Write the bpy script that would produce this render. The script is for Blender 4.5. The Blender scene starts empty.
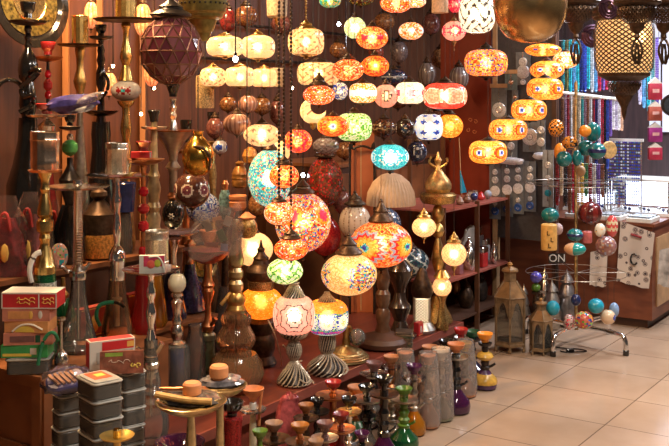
import bpy, math, random
from mathutils import Vector, Matrix
S = bpy.context.scene
COL = S.collection
PI = math.pi
F, CX, HY, CH = 1000.0, 334.5, 95.0, 1.55        # focal length (px), principal point, eye height
rnd = random.Random(7)

# ------------------------------------------------------------ shop frame
ANG = math.radians(33.5)
D1 = (math.sin(ANG), math.cos(ANG))               # along the shop front, away from the camera
D2 = (-math.cos(ANG), math.sin(ANG))              # into the shop
E0 = (0.1367, 4.796)
ROT = PI / 2 - ANG                                # z rotation whose local x runs along D1
def uv(u, v, z=0.0):
    return Vector((E0[0] + u * D1[0] + v * D2[0], E0[1] + u * D1[1] + v * D2[1], z))
def D(px, v):
    k = (px - CX) / F
    x0, y0 = E0[0] + v * D2[0], E0[1] + v * D2[1]
    t = (k * y0 - x0) / (D1[0] - k * D1[1])
    return y0 + t * D1[1]
def at(px, py, d):
    return Vector(((px - CX) * d / F, d, CH - (py - HY) * d / F))
def ysup(d, z):
    return HY + (CH - z) * F / d

# ------------------------------------------------------------ materials
MATS = {}
def nodes(name):
    m = bpy.data.materials.new(name); m.use_nodes = True
    nt = m.node_tree; nt.nodes.clear()
    out = nt.nodes.new('ShaderNodeOutputMaterial')
    return m, nt, out
def lk(nt, a, b): nt.links.new(a, b)
def pbr(name, col, rough=0.5, metal=0.0, var=0.25, scale=40, bump=0.0, coat=0.0, spec=0.5):
    if name in MATS: return MATS[name]
    m, nt, out = nodes(name)
    b = nt.nodes.new('ShaderNodeBsdfPrincipled')
    tc = nt.nodes.new('ShaderNodeTexCoord'); n = nt.nodes.new('ShaderNodeTexNoise')
    n.inputs['Scale'].default_value = scale; n.inputs['Detail'].default_value = 3
    lk(nt, tc.outputs['Object'], n.inputs['Vector'])
    r = nt.nodes.new('ShaderNodeValToRGB')
    r.color_ramp.elements[0].position = 0.3; r.color_ramp.elements[1].position = 0.7
    r.color_ramp.elements[0].color = [c * (1 - var) for c in col] + [1]
    r.color_ramp.elements[1].color = [min(1, c * (1 + var * .6)) for c in col] + [1]
    lk(nt, n.outputs['Fac'], r.inputs['Fac']); lk(nt, r.outputs['Color'], b.inputs['Base Color'])
    b.inputs['Roughness'].default_value = rough; b.inputs['Metallic'].default_value = metal
    b.inputs['Coat Weight'].default_value = coat
    b.inputs['Specular IOR Level'].default_value = spec
    if bump:
        bp = nt.nodes.new('ShaderNodeBump'); bp.inputs['Strength'].default_value = bump
        lk(nt, n.outputs['Fac'], bp.inputs['Height']); lk(nt, bp.outputs['Normal'], b.inputs['Normal'])
    lk(nt, b.outputs[0], out.inputs[0]); MATS[name] = m
    return m
def glass(name, col, opac=0.35, rough=0.06, body=None):
    """thin-walled coloured glass: tinted see-through, a little body colour, fresnel gloss"""
    if name in MATS: return MATS[name]
    m, nt, out = nodes(name)
    t = nt.nodes.new('ShaderNodeBsdfTransparent'); t.inputs[0].default_value = (*col, 1)
    p = nt.nodes.new('ShaderNodeBsdfPrincipled')
    p.inputs['Base Color'].default_value = (*(body or [c * .8 for c in col]), 1)
    p.inputs['Roughness'].default_value = rough; p.inputs['Coat Weight'].default_value = .5
    mx = nt.nodes.new('ShaderNodeMixShader'); mx.inputs[0].default_value = opac
    lk(nt, t.outputs[0], mx.inputs[1]); lk(nt, p.outputs[0], mx.inputs[2])
    g = nt.nodes.new('ShaderNodeBsdfGlossy'); g.inputs['Roughness'].default_value = rough
    fr = nt.nodes.new('ShaderNodeFresnel'); fr.inputs['IOR'].default_value = 1.5
    m2 = nt.nodes.new('ShaderNodeMixShader')
    lk(nt, fr.outputs[0], m2.inputs[0]); lk(nt, mx.outputs[0], m2.inputs[1]); lk(nt, g.outputs[0], m2.inputs[2])
    lk(nt, m2.outputs[0], out.inputs[0]); MATS[name] = m
    return m
def emit(name, col, s):
    if name in MATS: return MATS[name]
    m, nt, out = nodes(name)
    e = nt.nodes.new('ShaderNodeEmission'); e.inputs[0].default_value = (*col, 1); e.inputs[1].default_value = s
    lk(nt, e.outputs[0], out.inputs[0]); MATS[name] = m
    return m
def lit_glass(name, s, see=0.20):
    """mosaic glass of a burning lamp: tile colours come from the mesh, the bulb shows through"""
    m, nt, out = nodes(name)
    a = nt.nodes.new('ShaderNodeAttribute'); a.attribute_name = 'col'
    e = nt.nodes.new('ShaderNodeEmission'); e.inputs[1].default_value = s
    lk(nt, a.outputs['Color'], e.inputs[0])
    p = nt.nodes.new('ShaderNodeBsdfPrincipled'); p.inputs['Roughness'].default_value = .25
    lk(nt, a.outputs['Color'], p.inputs['Base Color'])
    r = nt.nodes.new('ShaderNodeBsdfRefraction'); r.inputs['Roughness'].default_value = .62; r.inputs['IOR'].default_value = 1.22
    mc = nt.nodes.new('ShaderNodeMix'); mc.data_type = 'RGBA'; mc.inputs[0].default_value = .12
    lk(nt, a.outputs['Color'], mc.inputs[6]); mc.inputs[7].default_value = (1, 1, 1, 1)
    lk(nt, mc.outputs[2], r.inputs[0])
    mx = nt.nodes.new('ShaderNodeMixShader'); mx.inputs[0].default_value = see
    lk(nt, p.outputs[0], mx.inputs[1]); lk(nt, r.outputs[0], mx.inputs[2])
    ad = nt.nodes.new('ShaderNodeAddShader')
    lk(nt, mx.outputs[0], ad.inputs[0]); lk(nt, e.outputs[0], ad.inputs[1])
    lk(nt, ad.outputs[0], out.inputs[0]); MATS[name] = m
    return m
def col_gloss(name, rough=.2, metal=0.0):
    m, nt, out = nodes(name)
    a = nt.nodes.new('ShaderNodeAttribute'); a.attribute_name = 'col'
    p = nt.nodes.new('ShaderNodeBsdfPrincipled'); p.inputs['Roughness'].default_value = rough
    p.inputs['Metallic'].default_value = metal; p.inputs['Coat Weight'].default_value = .4
    lk(nt, a.outputs['Color'], p.inputs['Base Color']); lk(nt, p.outputs[0], out.inputs[0]); MATS[name] = m
    return m
LIT = {1: lit_glass('lit_soft', .34), 2: lit_glass('lit_mid', .58), 3: lit_glass('lit_strong', .76)}
UNLIT = col_gloss('unlit_mosaic'); MATTE = col_gloss('painted', .5); SATIN = col_gloss('patterned_metal', .35, .7)

gold = pbr('gold_metal', (.68, .47, .17), .27, 1, .35)
brass = pbr('brass_metal', (.62, .40, .14), .33, 1, .4)
agedbrass = pbr('aged_brass', (.40, .26, .11), .45, .9, .5, 60, .2)
bronze = pbr('dark_bronze', (.075, .042, .024), .42, .7, .5, 60, .1)
copper = pbr('copper_metal', (.62, .28, .13), .28, 1, .3)
silver = pbr('silver_metal', (.72, .70, .66), .2, 1, .2)
chrome = pbr('chrome_metal', (.85, .85, .85), .1, 1, .05)
pewter = pbr('pewter_metal', (.42, .38, .33), .35, 1, .3)
darkmetal = pbr('dark_metal', (.05, .04, .035), .35, .6, .4)
black = pbr('black_gloss', (.010, .009, .009), .14, 0, .3, coat=.4)
terra = pbr('terracotta', (.62, .22, .08), .6, 0, .2)
terral = pbr('pale_terracotta', (.56, .24, .11), .55, 0, .2)
redc = pbr('red_ceramic', (.50, .03, .03), .25, 0, .2, coat=.3)
dred = pbr('dark_red_ceramic', (.2, .02, .02), .25, 0, .3, coat=.3)
redgl = pbr('red_bead', (.55, .01, .02), .12, 0, .2, coat=.6)
orangec = pbr('orange_ceramic', (.85, .30, .03), .3, 0, .2)
yellowc = pbr('yellow_ceramic', (.85, .5, .05), .3, 0, .2)
greenc = pbr('green_ceramic', (.085, .19, .02), .3, 0, .3)
dgreenc = pbr('dark_green_ceramic', (.02, .10, .05), .25, 0, .3)
greenb = pbr('green_ball', (.13, .48, .12), .3, 0, .2)
purplec = pbr('purple_ceramic', (.08, .012, .075), .2, 0, .3, coat=.3)
mauvec = pbr('mauve_ceramic', (.20, .09, .085), .35, 0, .3)
navy = pbr('navy_gloss', (.02, .03, .12), .2, 0, .3, coat=.3)
tealc = pbr('teal_gloss', (.01, .17, .18), .22, 0, .25, coat=.4)
turqc = pbr('turquoise_gloss', (.02, .35, .50), .25, 0, .2, coat=.3)
whitec = pbr('white_gloss', (.75, .72, .66), .35, 0, .1)
traygold = pbr('tray_metal', (.66, .55, .33), .28, 1, .3)
peach = pbr('peach_cloth', (.80, .42, .27), .8, 0, .25, 30, .3)
woodred = pbr('red_wood', (.24, .045, .028), .4, 0, .25, 12)
woodbrown = pbr('brown_wood', (.24, .085, .03), .45, 0, .3, 9)
wooddark = pbr('dark_wood', (.07, .028, .014), .5, 0, .3, 9)
woodpale = pbr('pale_wood', (.50, .30, .15), .5, 0, .2, 14)
woodlip = pbr('lip_wood', (.36, .10, .07), .4, 0, .25, 14)
blackcord = pbr('cord_black', (.02, .015, .012), .6)
whitecord = pbr('cord_white', (.6, .5, .38), .5)
rope = pbr('rope', (.45, .27, .10), .8, 0, .3, 80, .3)
clear = glass('clear_glass', (.93, .92, .88), .15, .05, (.6, .56, .5))
smoke = glass('smoke_glass', (.55, .5, .45), .2)
clearp = glass('clear_plastic', (.97, .94, .92), .20, .09, (1, .88, .82))
bagf = glass('bag_film', (.97, .93, .9), .12, .12, (.85, .72, .66))
cello = glass('cellophane', (.97, .93, .92), .08, .10, (.7, .5, .48))
tubp = glass('tub_plastic', (.62, .62, .58), .30, .22, (.26, .26, .25))
lidp = pbr('tub_lid', (.39, .38, .35), .4, 0, .15)
tobac = pbr('dark_tobacco', (.045, .03, .02), .7, 0, .5, 60, .4)
ambg = glass('amber_glass', (.95, .66, .42), .26, .08, (.62, .33, .16))
orang = glass('orange_glass', (1, .45, .06), .4, .1, (.8, .30, .02))
redg = glass('red_glass', (.75, .06, .05), .5, .1, (.45, .02, .02))
blueg = glass('blue_glass', (.05, .07, .45), .55, .08, (.02, .03, .22))
nblueg = glass('dark_blue_glass', (.06, .06, .2), .65, .08, (.02, .02, .09))
greeng = glass('green_glass', (.05, .35, .12), .6, .08, (.01, .12, .04))
purpg = glass('purple_glass', (.2, .03, .2), .7, .08, (.07, .01, .06))
peachg = glass('peach_glass', (.95, .55, .32), .55, .15, (.85, .35, .16))
pinkg = glass('pink_glass', (.95, .72, .65), .35, .1, (.7, .42, .36))
mauveg = glass('mauve_glass', (.62, .25, .27), .62, .12, (.36, .10, .12))
bulbw = emit('bulb_warm', (1, .66, .30), 18)
bulbh = emit('bulb_hot', (1, .76, .45), 34)
bulbc = emit('bulb_cool', (.85, .9, 1), 22)

# ------------------------------------------------------------ mesh builder
class MB:
    def __init__(s): s.v = []; s.f = []; s.c = []; s.usec = False
    def add(s, vs, fs, cols=None):
        n = len(s.v); s.v += [tuple(p) for p in vs]; s.f += [tuple(i + n for i in f) for f in fs]
        if cols is None: cols = [(.5, .5, .5)] * len(fs)
        else: s.usec = True
        s.c += cols; return s
    def lathe(s, prof, seg=20, c=(0, 0, 0), col=None, wob=0.0, axis=None, flute=0, fl=0.0):
        vs, fs = [], []
        n = len(prof)
        R = axis.to_track_quat('Z', 'Y').to_matrix() if axis is not None else None
        for r, z in prof:
            for k in range(seg):
                a = 2 * PI * k / seg
                rr = max(r, 1e-5) * (1 + (rnd.uniform(-wob, wob) if wob else 0))
                if flute: rr *= 1 + fl * math.cos(flute * a)
                p = Vector((rr * math.cos(a), rr * math.sin(a), z))
                if R is not None: p = R @ p
                vs.append((p.x + c[0], p.y + c[1], p.z + c[2]))
        for i in range(n - 1):
            for k in range(seg):
                k2 = (k + 1) % seg
                fs.append((i * seg + k, i * seg + k2, (i + 1) * seg + k2, (i + 1) * seg + k))
        if prof[0][0] > 1e-4: fs.append(tuple(range(seg - 1, -1, -1)))
        if prof[-1][0] > 1e-4: fs.append(tuple((n - 1) * seg + k for k in range(seg)))
        return s.add(vs, fs, [col] * len(fs) if col else None)
    def box(s, c, size, rot=None, col=None, taper=1.0):
        x, y, z = [q / 2 for q in size]
        P = [(-x, -y, -z), (x, -y, -z), (x, y, -z), (-x, y, -z)] + [(a * taper, b * taper, z) for a, b in ((-x, -y), (x, -y), (x, y), (-x, y))]
        if rot is not None: P = [tuple(rot @ Vector(p)) for p in P]
        P = [(p[0] + c[0], p[1] + c[1], p[2] + c[2]) for p in P]
        F_ = [(3, 2, 1, 0), (4, 5, 6, 7), (0, 1, 5, 4), (1, 2, 6, 5), (2, 3, 7, 6), (3, 0, 4, 7)]
        return s.add(P, F_, [col] * 6 if col else None)
    def prism(s, poly, z0, z1, ch=0.0, col=None, M=None):
        n = len(poly); cx = sum(p[0] for p in poly) / n; cy = sum(p[1] for p in poly) / n
        def ring(z, k):
            out = []
            for x, y in poly:
                l = math.hypot(x - cx, y - cy) or 1
                q = max(0, 1 - k / l); out.append((cx + (x - cx) * q, cy + (y - cy) * q, z))
            return out
        rings = [ring(z0, ch), ring(z0 + ch, 0), ring(z1 - ch, 0), ring(z1, ch)] if ch else [ring(z0, 0), ring(z1, 0)]
        vs = [p for r in rings for p in r]
        if M is not None: vs = [tuple(M @ Vector(p)) for p in vs]
        fs = [tuple(range(n - 1, -1, -1)), tuple((len(rings) - 1) * n + k for k in range(n))]
        for i in range(len(rings) - 1):
            for k in range(n):
                k2 = (k + 1) % n; fs.append((i * n + k, i * n + k2, (i + 1) * n + k2, (i + 1) * n + k))
        return s.add(vs, fs, [col] * len(fs) if col else None)
    def tube(s, pts, r, seg=8, smooth=True, col=None, r2=None):
        P = [Vector(p) for p in pts]
        if smooth and len(P) > 2:
            Q = []
            for i in range(len(P) - 1):
                a, b, c, d = P[max(i - 1, 0)], P[i], P[i + 1], P[min(i + 2, len(P) - 1)]
                for k in range(5):
                    t = k / 5
                    Q.append(.5 * ((2 * b) + (c - a) * t + (2 * a - 5 * b + 4 * c - d) * t * t + (3 * b - a - 3 * c + d) * t ** 3))
            P = Q + [P[-1]]
        vs, fs = [], []
        for i, p in enumerate(P):
            t = (P[min(i + 1, len(P) - 1)] - P[max(i - 1, 0)]).normalized()
            up = Vector((0, 0, 1)) if abs(t.z) < .9 else Vector((1, 0, 0))
            a = t.cross(up).normalized(); b = t.cross(a)
            rr = r if r2 is None else r + (r2 - r) * i / (len(P) - 1)
            for k in range(seg):
                w = 2 * PI * k / seg; vs.append(tuple(p + a * rr * math.cos(w) + b * rr * math.sin(w)))
        for i in range(len(P) - 1):
            for k in range(seg):
                k2 = (k + 1) % seg; fs.append((i * seg + k, (i + 1) * seg + k, (i + 1) * seg + k2, i * seg + k2))
        fs.append(tuple(range(seg))); fs.append(tuple((len(P) - 1) * seg + k for k in range(seg - 1, -1, -1)))
        return s.add(vs, fs, [col] * len(fs) if col else None)
    def ball(s, c, r, seg=14, col=None):
        if not isinstance(r, tuple): r = (r, r, r)
        vs, fs = [], []; m = seg // 2
        for i in range(m + 1):
            la = -PI / 2 + PI * i / m
            for k in range(seg):
                lo = 2 * PI * k / seg
                cl = max(math.cos(la), 1e-4)
                vs.append((c[0] + r[0] * cl * math.cos(lo), c[1] + r[1] * cl * math.sin(lo), c[2] + r[2] * math.sin(la)))
        for i in range(m):
            for k in range(seg):
                k2 = (k + 1) % seg; fs.append((i * seg + k, i * seg + k2, (i + 1) * seg + k2, (i + 1) * seg + k))
        return s.add(vs, fs, [col] * len(fs) if col else None)
    def build(s, name, mat, parent=None, loc=None, ang=30):
        me = bpy.data.meshes.new(name); me.from_pydata(s.v, [], s.f)
        me.polygons.foreach_set('use_smooth', [True] * len(s.f))
        if s.usec:
            at_ = me.attributes.new('col', 'FLOAT_COLOR', 'FACE')
            at_.data.foreach_set('color', [q for c in s.c for q in (*c[:3], 1.0)])
        me.update()
        me.set_sharp_from_angle(angle=math.radians(ang))
        me.materials.append(mat)
        o = bpy.data.objects.new(name, me); COL.objects.link(o)
        if parent is not None: o.parent = parent
        if loc is not None: o.location = loc
        return o

LABELS = {}
def tag(o, label, cat, group=None, kind=None):
    n = len(label.split())
    if n < 4 or n > 16: print('LABEL LEN', n, label)
    if label in LABELS: print('LABEL DUP', label)
    LABELS[label] = 1
    o['label'] = label; o['category'] = cat
    if group: o['group'] = group
    if kind: o['kind'] = kind
    return o
def thing(name, label, cat, loc, rotz=0.0, group=None):
    o = bpy.data.objects.new(name, None); COL.objects.link(o); o.empty_display_size = .05
    o.location = loc; o.rotation_euler = (0, 0, rotz)
    return tag(o, label, cat, group)
def struct(o):
    o['kind'] = 'structure'; return o
def rrect(sx, sy, r, n=4):
    P = []
    for qx, qy, a0 in ((1, 1, 0), (-1, 1, 90), (-1, -1, 180), (1, -1, 270)):
        for i in range(n + 1):
            a = math.radians(a0 + 90 * i / n)
            P.append((qx * (sx / 2 - r) + r * math.cos(a), qy * (sy / 2 - r) + r * math.sin(a)))
    return P
# ============================================================ SETTING
def wood_mat(name, c1, c2, sc=(1, 1, 6), rough=.45):
    m, nt, out = nodes(name)
    b = nt.nodes.new('ShaderNodeBsdfPrincipled'); b.inputs['Roughness'].default_value = rough
    tc = nt.nodes.new('ShaderNodeTexCoord'); mp = nt.nodes.new('ShaderNodeMapping'); mp.inputs['Scale'].default_value = sc
    n = nt.nodes.new('ShaderNodeTexNoise'); n.inputs['Scale'].default_value = 3; n.inputs['Detail'].default_value = 6
    r = nt.nodes.new('ShaderNodeValToRGB'); r.color_ramp.elements[0].position = .3; r.color_ramp.elements[1].position = .7
    r.color_ramp.elements[0].color = (*c1, 1); r.color_ramp.elements[1].color = (*c2, 1)
    lk(nt, tc.outputs['Object'], mp.inputs[0]); lk(nt, mp.outputs[0], n.inputs['Vector']); lk(nt, n.outputs['Fac'], r.inputs[0])
    lk(nt, r.outputs[0], b.inputs['Base Color']); lk(nt, b.outputs[0], out.inputs[0])
    return m
wallm = wood_mat('wall_boards', (.07, .021, .008), (.155, .052, .019), (9, 9, .8))
wallr = wood_mat('wall_far_boards', (.035, .022, .025), (.09, .05, .05), (9, 9, .8))
cabm = wood_mat('cabinet_wood', (.15, .045, .016), (.25, .085, .03), (2, 2, 2))
cntm = wood_mat('counter_wood', (.125, .032, .014), (.20, .06, .025), (2, 2, 8))
platm = wood_mat('platform_wood', (.11, .024, .015), (.19, .042, .025), (1, 8, 8), .35)
lipm = wood_mat('platform_lip', (.20, .05, .038), (.31, .085, .06), (1, 8, 8), .35)

# floor: ceramic tiles with thin grout, laid square to the shop front
def floor_mat():
    m, nt, out = nodes('floor_tiles')
    b = nt.nodes.new('ShaderNodeBsdfPrincipled')
    tc = nt.nodes.new('ShaderNodeTexCoord')
    sx = nt.nodes.new('ShaderNodeSeparateXYZ'); lk(nt, tc.outputs['Object'], sx.inputs[0])
    def line(sock, off, size):
        a = nt.nodes.new('ShaderNodeMath'); a.operation = 'SUBTRACT'; a.inputs[1].default_value = off; lk(nt, sock, a.inputs[0])
        d = nt.nodes.new('ShaderNodeMath'); d.operation = 'DIVIDE'; d.inputs[1].default_value = size; lk(nt, a.outputs[0], d.inputs[0])
        f = nt.nodes.new('ShaderNodeMath'); f.operation = 'PINGPONG'; f.inputs[1].default_value = .5; lk(nt, d.outputs[0], f.inputs[0])
        l = nt.nodes.new('ShaderNodeMath'); l.operation = 'LESS_THAN'; l.inputs[1].default_value = .0065; lk(nt, f.outputs[0], l.inputs[0])
        fl = nt.nodes.new('ShaderNodeMath'); fl.operation = 'FLOOR'; lk(nt, d.outputs[0], fl.inputs[0])
        return l.outputs[0], fl.outputs[0]
    l1, f1 = line(sx.outputs['X'], 4.60, .45)       # across
    l2, f2 = line(sx.outputs['Y'], 2.085, .487)     # along
    mx = nt.nodes.new('ShaderNodeMath'); mx.operation = 'MAXIMUM'; lk(nt, l1, mx.inputs[0]); lk(nt, l2, mx.inputs[1])
    cb = nt.nodes.new('ShaderNodeCombineXYZ'); lk(nt, f1, cb.inputs[0]); lk(nt, f2, cb.inputs[1])
    wn = nt.nodes.new('ShaderNodeTexWhiteNoise'); lk(nt, cb.outputs[0], wn.inputs['Vector'])
    n = nt.nodes.new('ShaderNodeTexNoise'); n.inputs['Scale'].default_value = 3.5; n.inputs['Detail'].default_value = 7
    lk(nt, tc.outputs['Object'], n.inputs['Vector'])
    ad = nt.nodes.new('ShaderNodeMath'); ad.operation = 'MULTIPLY_ADD'; ad.inputs[1].default_value = .25
    lk(nt, wn.outputs['Value'], ad.inputs[0]); lk(nt, n.outputs['Fac'], ad.inputs[2])
    r = nt.nodes.new('ShaderNodeValToRGB'); r.color_ramp.elements[0].position = .35; r.color_ramp.elements[1].position = .9
    r.color_ramp.elements[0].color = (.36, .238, .155, 1); r.color_ramp.elements[1].color = (.47, .33, .228, 1)
    lk(nt, ad.outputs[0], r.inputs[0])
    mc = nt.nodes.new('ShaderNodeMix'); mc.data_type = 'RGBA'
    lk(nt, mx.outputs[0], mc.inputs[0]); lk(nt, r.outputs[0], mc.inputs[6]); mc.inputs[7].default_value = (.16, .10, .065, 1)
    lk(nt, mc.outputs[2], b.inputs['Base Color'])
    rr = nt.nodes.new('ShaderNodeMapRange'); rr.inputs[3].default_value = .10; rr.inputs[4].default_value = .26
    lk(nt, n.outputs['Fac'], rr.inputs[0]); lk(nt, rr.outputs[0], b.inputs['Roughness'])
    lk(nt, b.outputs[0], out.inputs[0]); return m
fl = MB().box((6, 0, -.05), (16, 14, .1)).build('floor', floor_mat())
fl.rotation_euler = (0, 0, math.radians(90 - 34.3)); struct(fl)
# tile axes: local x along the shop front
def wall(name, u0, u1, v0, v1, z0, z1, m):
    c = uv((u0 + u1) / 2, (v0 + v1) / 2, (z0 + z1) / 2)
    o = MB().box((0, 0, 0), (abs(u1 - u0), abs(v1 - v0), z1 - z0)).build(name, m, loc=c)
    o.rotation_euler = (0, 0, ROT); return struct(o)
ZC = 2.8
wall('wall_back', -4.5, 4.2, 1.45, 1.6, 0, ZC, wallm)
wall('wall_right', 4.2, 4.35, -4.5, 1.6, 0, ZC, wallr)
ceilm = pbr('ceiling_paint', (.30, .22, .16), .8, 0, .1, 3)
wall('ceiling', -5.5, 4.35, -4.5, 1.6, ZC, ZC + .1, ceilm)

# boarded battens on the back wall (left, the part seen between the water pipes)
tm = MB()
for px in (66, 100, 143):
    d = D(px, 1.43); p = at(px, 95, d)
    tm.box((p.x, p.y, 1.6), (.03, .03, 2.3))
struct(tm.build('trim_1', wood_mat('batten', (.3, .12, .05), (.5, .22, .09), (9, 9, 1))))

def ubox(mb, u0, u1, v0, v1, z0, z1, org):
    """box given in shop coordinates, local to a thing rotated by ROT at uv(org)"""
    mb.box(((u0 + u1) / 2 - org[0], (v0 + v1) / 2 - org[1], (z0 + z1) / 2 - org[2]), (u1 - u0, v1 - v0, z1 - z0)); return mb

# display platform
org = (-.6, .5, 0)
t = thing('display_platform', 'low red-brown wooden display platform under the lamps and glass water pipes', 'platform', uv(*org), ROT)
ubox(MB(), -1.64, 1.03, 0.03, 1.40, 0, .235, org).build('body', platm, t)
ubox(MB(), -1.66, 1.05, 0.0, 1.40, .2351, .26, org).build('top', platm, t)
ubox(MB(), -1.66, 1.05, -.012, -.0005, .222, .262, org).build('edge_strip', lipm, t); ubox(MB(), 1.0505, 1.062, -.012, 1.38, .222, .262, org).build('edge_strip', lipm, t)
# brown end cabinet; its panelled end looks at the camera
org = (-1.2, .45, .261)
t = thing('cabinet', 'brown panelled wooden cabinet in the lower left corner carrying stacked tobacco cartons', 'cabinet', uv(*org), ROT)
ubox(MB(), -1.68, -1.04, .30, .62, .261, .535, org).build('body', cabm, t); ubox(MB(), -1.0399, -.57, .46, .62, .261, .535, org).build('narrow_end', cabm, t)
ubox(MB(), -1.70, -1.02, .285, .625, .5351, .55, org).build('top', woodbrown, t); ubox(MB(), -1.0199, -.55, .44, .625, .5351, .55, org).build('narrow_top', woodbrown, t)
f = MB()
for (a, b, c, dd) in ((.30, .345, .262, .534), (.575, .62, .262, .534), (.345, .575, .262, .29), (.345, .575, .505, .534)):
    ubox(f, -1.69, -1.6805, a, b, c, dd, org)
f.build('face_frame', woodbrown, t)
f = MB()
for (a, b, c, dd) in ((-1.68, -1.62, .262, .534), (-1.10, -1.04, .262, .534), (-1.62, -1.10, .505, .534), (-1.62, -1.10, .262, .29)):
    ubox(f, a, b, .2895, .2995, c, dd, org)
f.build('front_frame', woodbrown, t)
# upper step behind
org = (-1.4, .9, .262)
t = thing('shelf_unit', 'upper wooden display step carrying the red wrapped gift bags', 'shelf', uv(*org), ROT)
ubox(MB(), -2.6, -.55, .66, 1.42, .262, .82, org).build('body', wooddark, t)
ubox(MB(), -2.62, -.53, .63, 1.43, .8201, .84, org).build('top', woodbrown, t)

# counter at the right with its panelled end towards us
org = (3.1, -.2, 0)
t = thing('counter', 'reddish-brown wooden shop counter with cloths hung on its end', 'counter', uv(*org), ROT)
ubox(MB(), 2.62, 4.1, -.60, .62, 0, .06, org).build('plinth', wooddark, t)
ubox(MB(), 2.58, 4.12, -.64, .66, .0601, .68, org).build('body', cntm, t)
ubox(MB(), 2.56, 4.13, -.66, .67, .6801, .70, org).build('worktop', cntm, t)
m = MB()
for a, b in ((2.66, 3.1), (3.18, 3.7)):
    ubox(m, a, b, -.652, -.6405, .14, .60, org)
m.build('door', woodpale, t)

# shelf unit past the platform end
org = (1.85, .55, 0)
t = thing('shelf_unit', 'wooden shelf rack of silver knick-knacks behind the two standing lanterns', 'shelf', uv(*org), ROT)
for z, u0 in ((.14, 1.38), (.40, 1.38), (.84, 1.38)):
    ubox(MB(), u0, 2.40 if z < .8 else 2.37, .28, .80, z - .012, z, org).build('shelf_board', woodlip if z > .3 else wooddark, t)
for u in (1.392, 1.87, 2.36):
    for v in (.285, .785):
        ubox(MB(), u - .012, u + .0, v - .015, v + .015, 0, .86 if v < .5 else 1.25, org).build('upright', pbr('upright_wood', (.13, .055, .025), .5, 0, .3, 9), t)
# dark display board behind the amulets and the red-brown door panel beside it
org = (2.5, .2, 0)
t = thing('display_board', 'dark upright board on which silver amulets hang', 'display board', uv(*org), ROT)
ubox(MB(), 2.42, 2.45, -.04, .42, .55, 2.5, org).build('panel', pbr('board_dark', (.055, .05, .055), .6), t)
for v in (-.03, .405):
    ubox(MB(), 2.40, 2.455, v - .015, v + .015, 0, 2.55, org).build('post', woodpale if v > 0 else wooddark, t)
org = (2.5, .7, 0)
t = thing('wooden_panel', 'tall reddish-brown wooden panel with small carved curls left of the amulets', 'panel', uv(*org), ROT)
ubox(MB(), 2.42, 2.46, .44, .84, 0, 2.5, org).build('board', pbr('panel_red', (.22, .03, .012), .4, 0, .2, 6), t)
for k, (v, z) in enumerate(((.60, 1.37), (.56, 1.36), (.62, 1.30), (.57, 1.29))):
    q = Vector((2.419 - org[0], v - org[1], z))
    MB().tube([q + Vector((0, .016 * (1 - i * .09) * math.cos(i * .9 + k), .016 * (1 - i * .09) * math.sin(i * .9 + k))) for i in range(8)], .003, 5).build('carving', terra, t)

org = (1.75, 1.13, 0)
t = thing('cabinet', 'dark wooden cabinet standing behind the rack of silver pots', 'cabinet', uv(*org), ROT)
ubox(MB(), 1.09, 2.40, .86, 1.42, .0, 1.10, org).build('body', wooddark, t)
ubox(MB(), 1.08, 2.41, .85, 1.43, 1.1001, 1.12, org).build('top', woodbrown, t)
for a, b in ((1.11, 1.50), (1.53, 1.94), (1.97, 2.38)): ubox(MB(), a, b, .845, .8595, .05, 1.06, org).build('door', woodbrown, t)
# lamp rails under the ceiling from which the lamps are strung
t = thing('lamp_rail', 'dark iron rails strung between the hanging lamps', 'rail', uv(0, .6, 1.6))
for v, z, u0, u1 in ((1.38, 1.985, -.1, 2.9), (1.40, 1.77, .1, 2.8)):
    a, b = uv(u0, v, z) - t.location, uv(u1, v, z) - t.location
    MB().tube([a, b], .011, 6, False).build('rail', darkmetal, t)
for u in (0, 1.1, 2.1):
    for v, z in ((1.38, 1.985), (1.40, 1.77)):
        p = uv(max(u, .15), v, z) - t.location
        MB().tube([p + Vector((0, 0, .011)), (p.x, p.y, ZC - t.location.z)], .005, 6, False).build('hanger', darkmetal, t)
# ============================================================ MOSAIC PATTERNS
RED = [(.92, .045, .012), (.95, .10, .015), (1, .22, .02), (.75, .02, .012), (1, .38, .06)]
REDM = RED + [(1, .42, .06), (1, .62, .25)]
ORG = [(1, .26, .012), (1, .34, .02), (1, .18, .01), (1, .44, .05)]
YEL = [(1, .50, .06), (1, .62, .14), (.95, .42, .04)]
CRM = [(1, .66, .30), (1, .72, .38), (.95, .60, .25), (1, .64, .28)]
WHT = [(1, .86, .62), (1, .9, .72), (.95, .8, .6)]
TRQ = [(.02, .40, .46), (.04, .52, .52), (.10, .62, .60), (.02, .30, .42)]
GRN = [(.12, .42, .04), (.25, .55, .08), (.06, .30, .03), (.45, .65, .15)]
PGR = [(.55, .75, .28), (.7, .85, .4), (.8, .9, .6)]
BLU = [(.02, .05, .35), (.03, .10, .50), (.02, .03, .22)]
LBL = [(.45, .65, .85), (.65, .8, .95), (.8, .9, 1)]
BLK = [(.02, .012, .01), (.03, .02, .015)]
PNK = [(1, .45, .30), (1, .52, .38), (.95, .40, .28)]
ROSE = [(.9, .05, .12), (.8, .03, .08)]
MUL = [(.9, .05, .02), (1, .35, .03), (1, .65, .15), (.1, .4, .1), (.03, .08, .4), (.05, .45, .5), (1, .85, .6)]
SAND = [(.85, .48, .14), (.95, .60, .20), (.75, .38, .10), (1, .70, .35)]
GRY = [(.30, .36, .40), (.38, .42, .45)]
DBL = [(.015, .02, .05), (.02, .03, .08), (.012, .015, .03)]
PURP = [(.17, .04, .05), (.22, .06, .07), (.14, .03, .04)]
SMK = [(.16, .12, .12), (.22, .17, .16), (.12, .09, .09)]
BRN = [(.10, .03, .015), (.14, .05, .02), (.07, .02, .01)]
def P(pal): return rnd.choice(pal)
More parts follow.
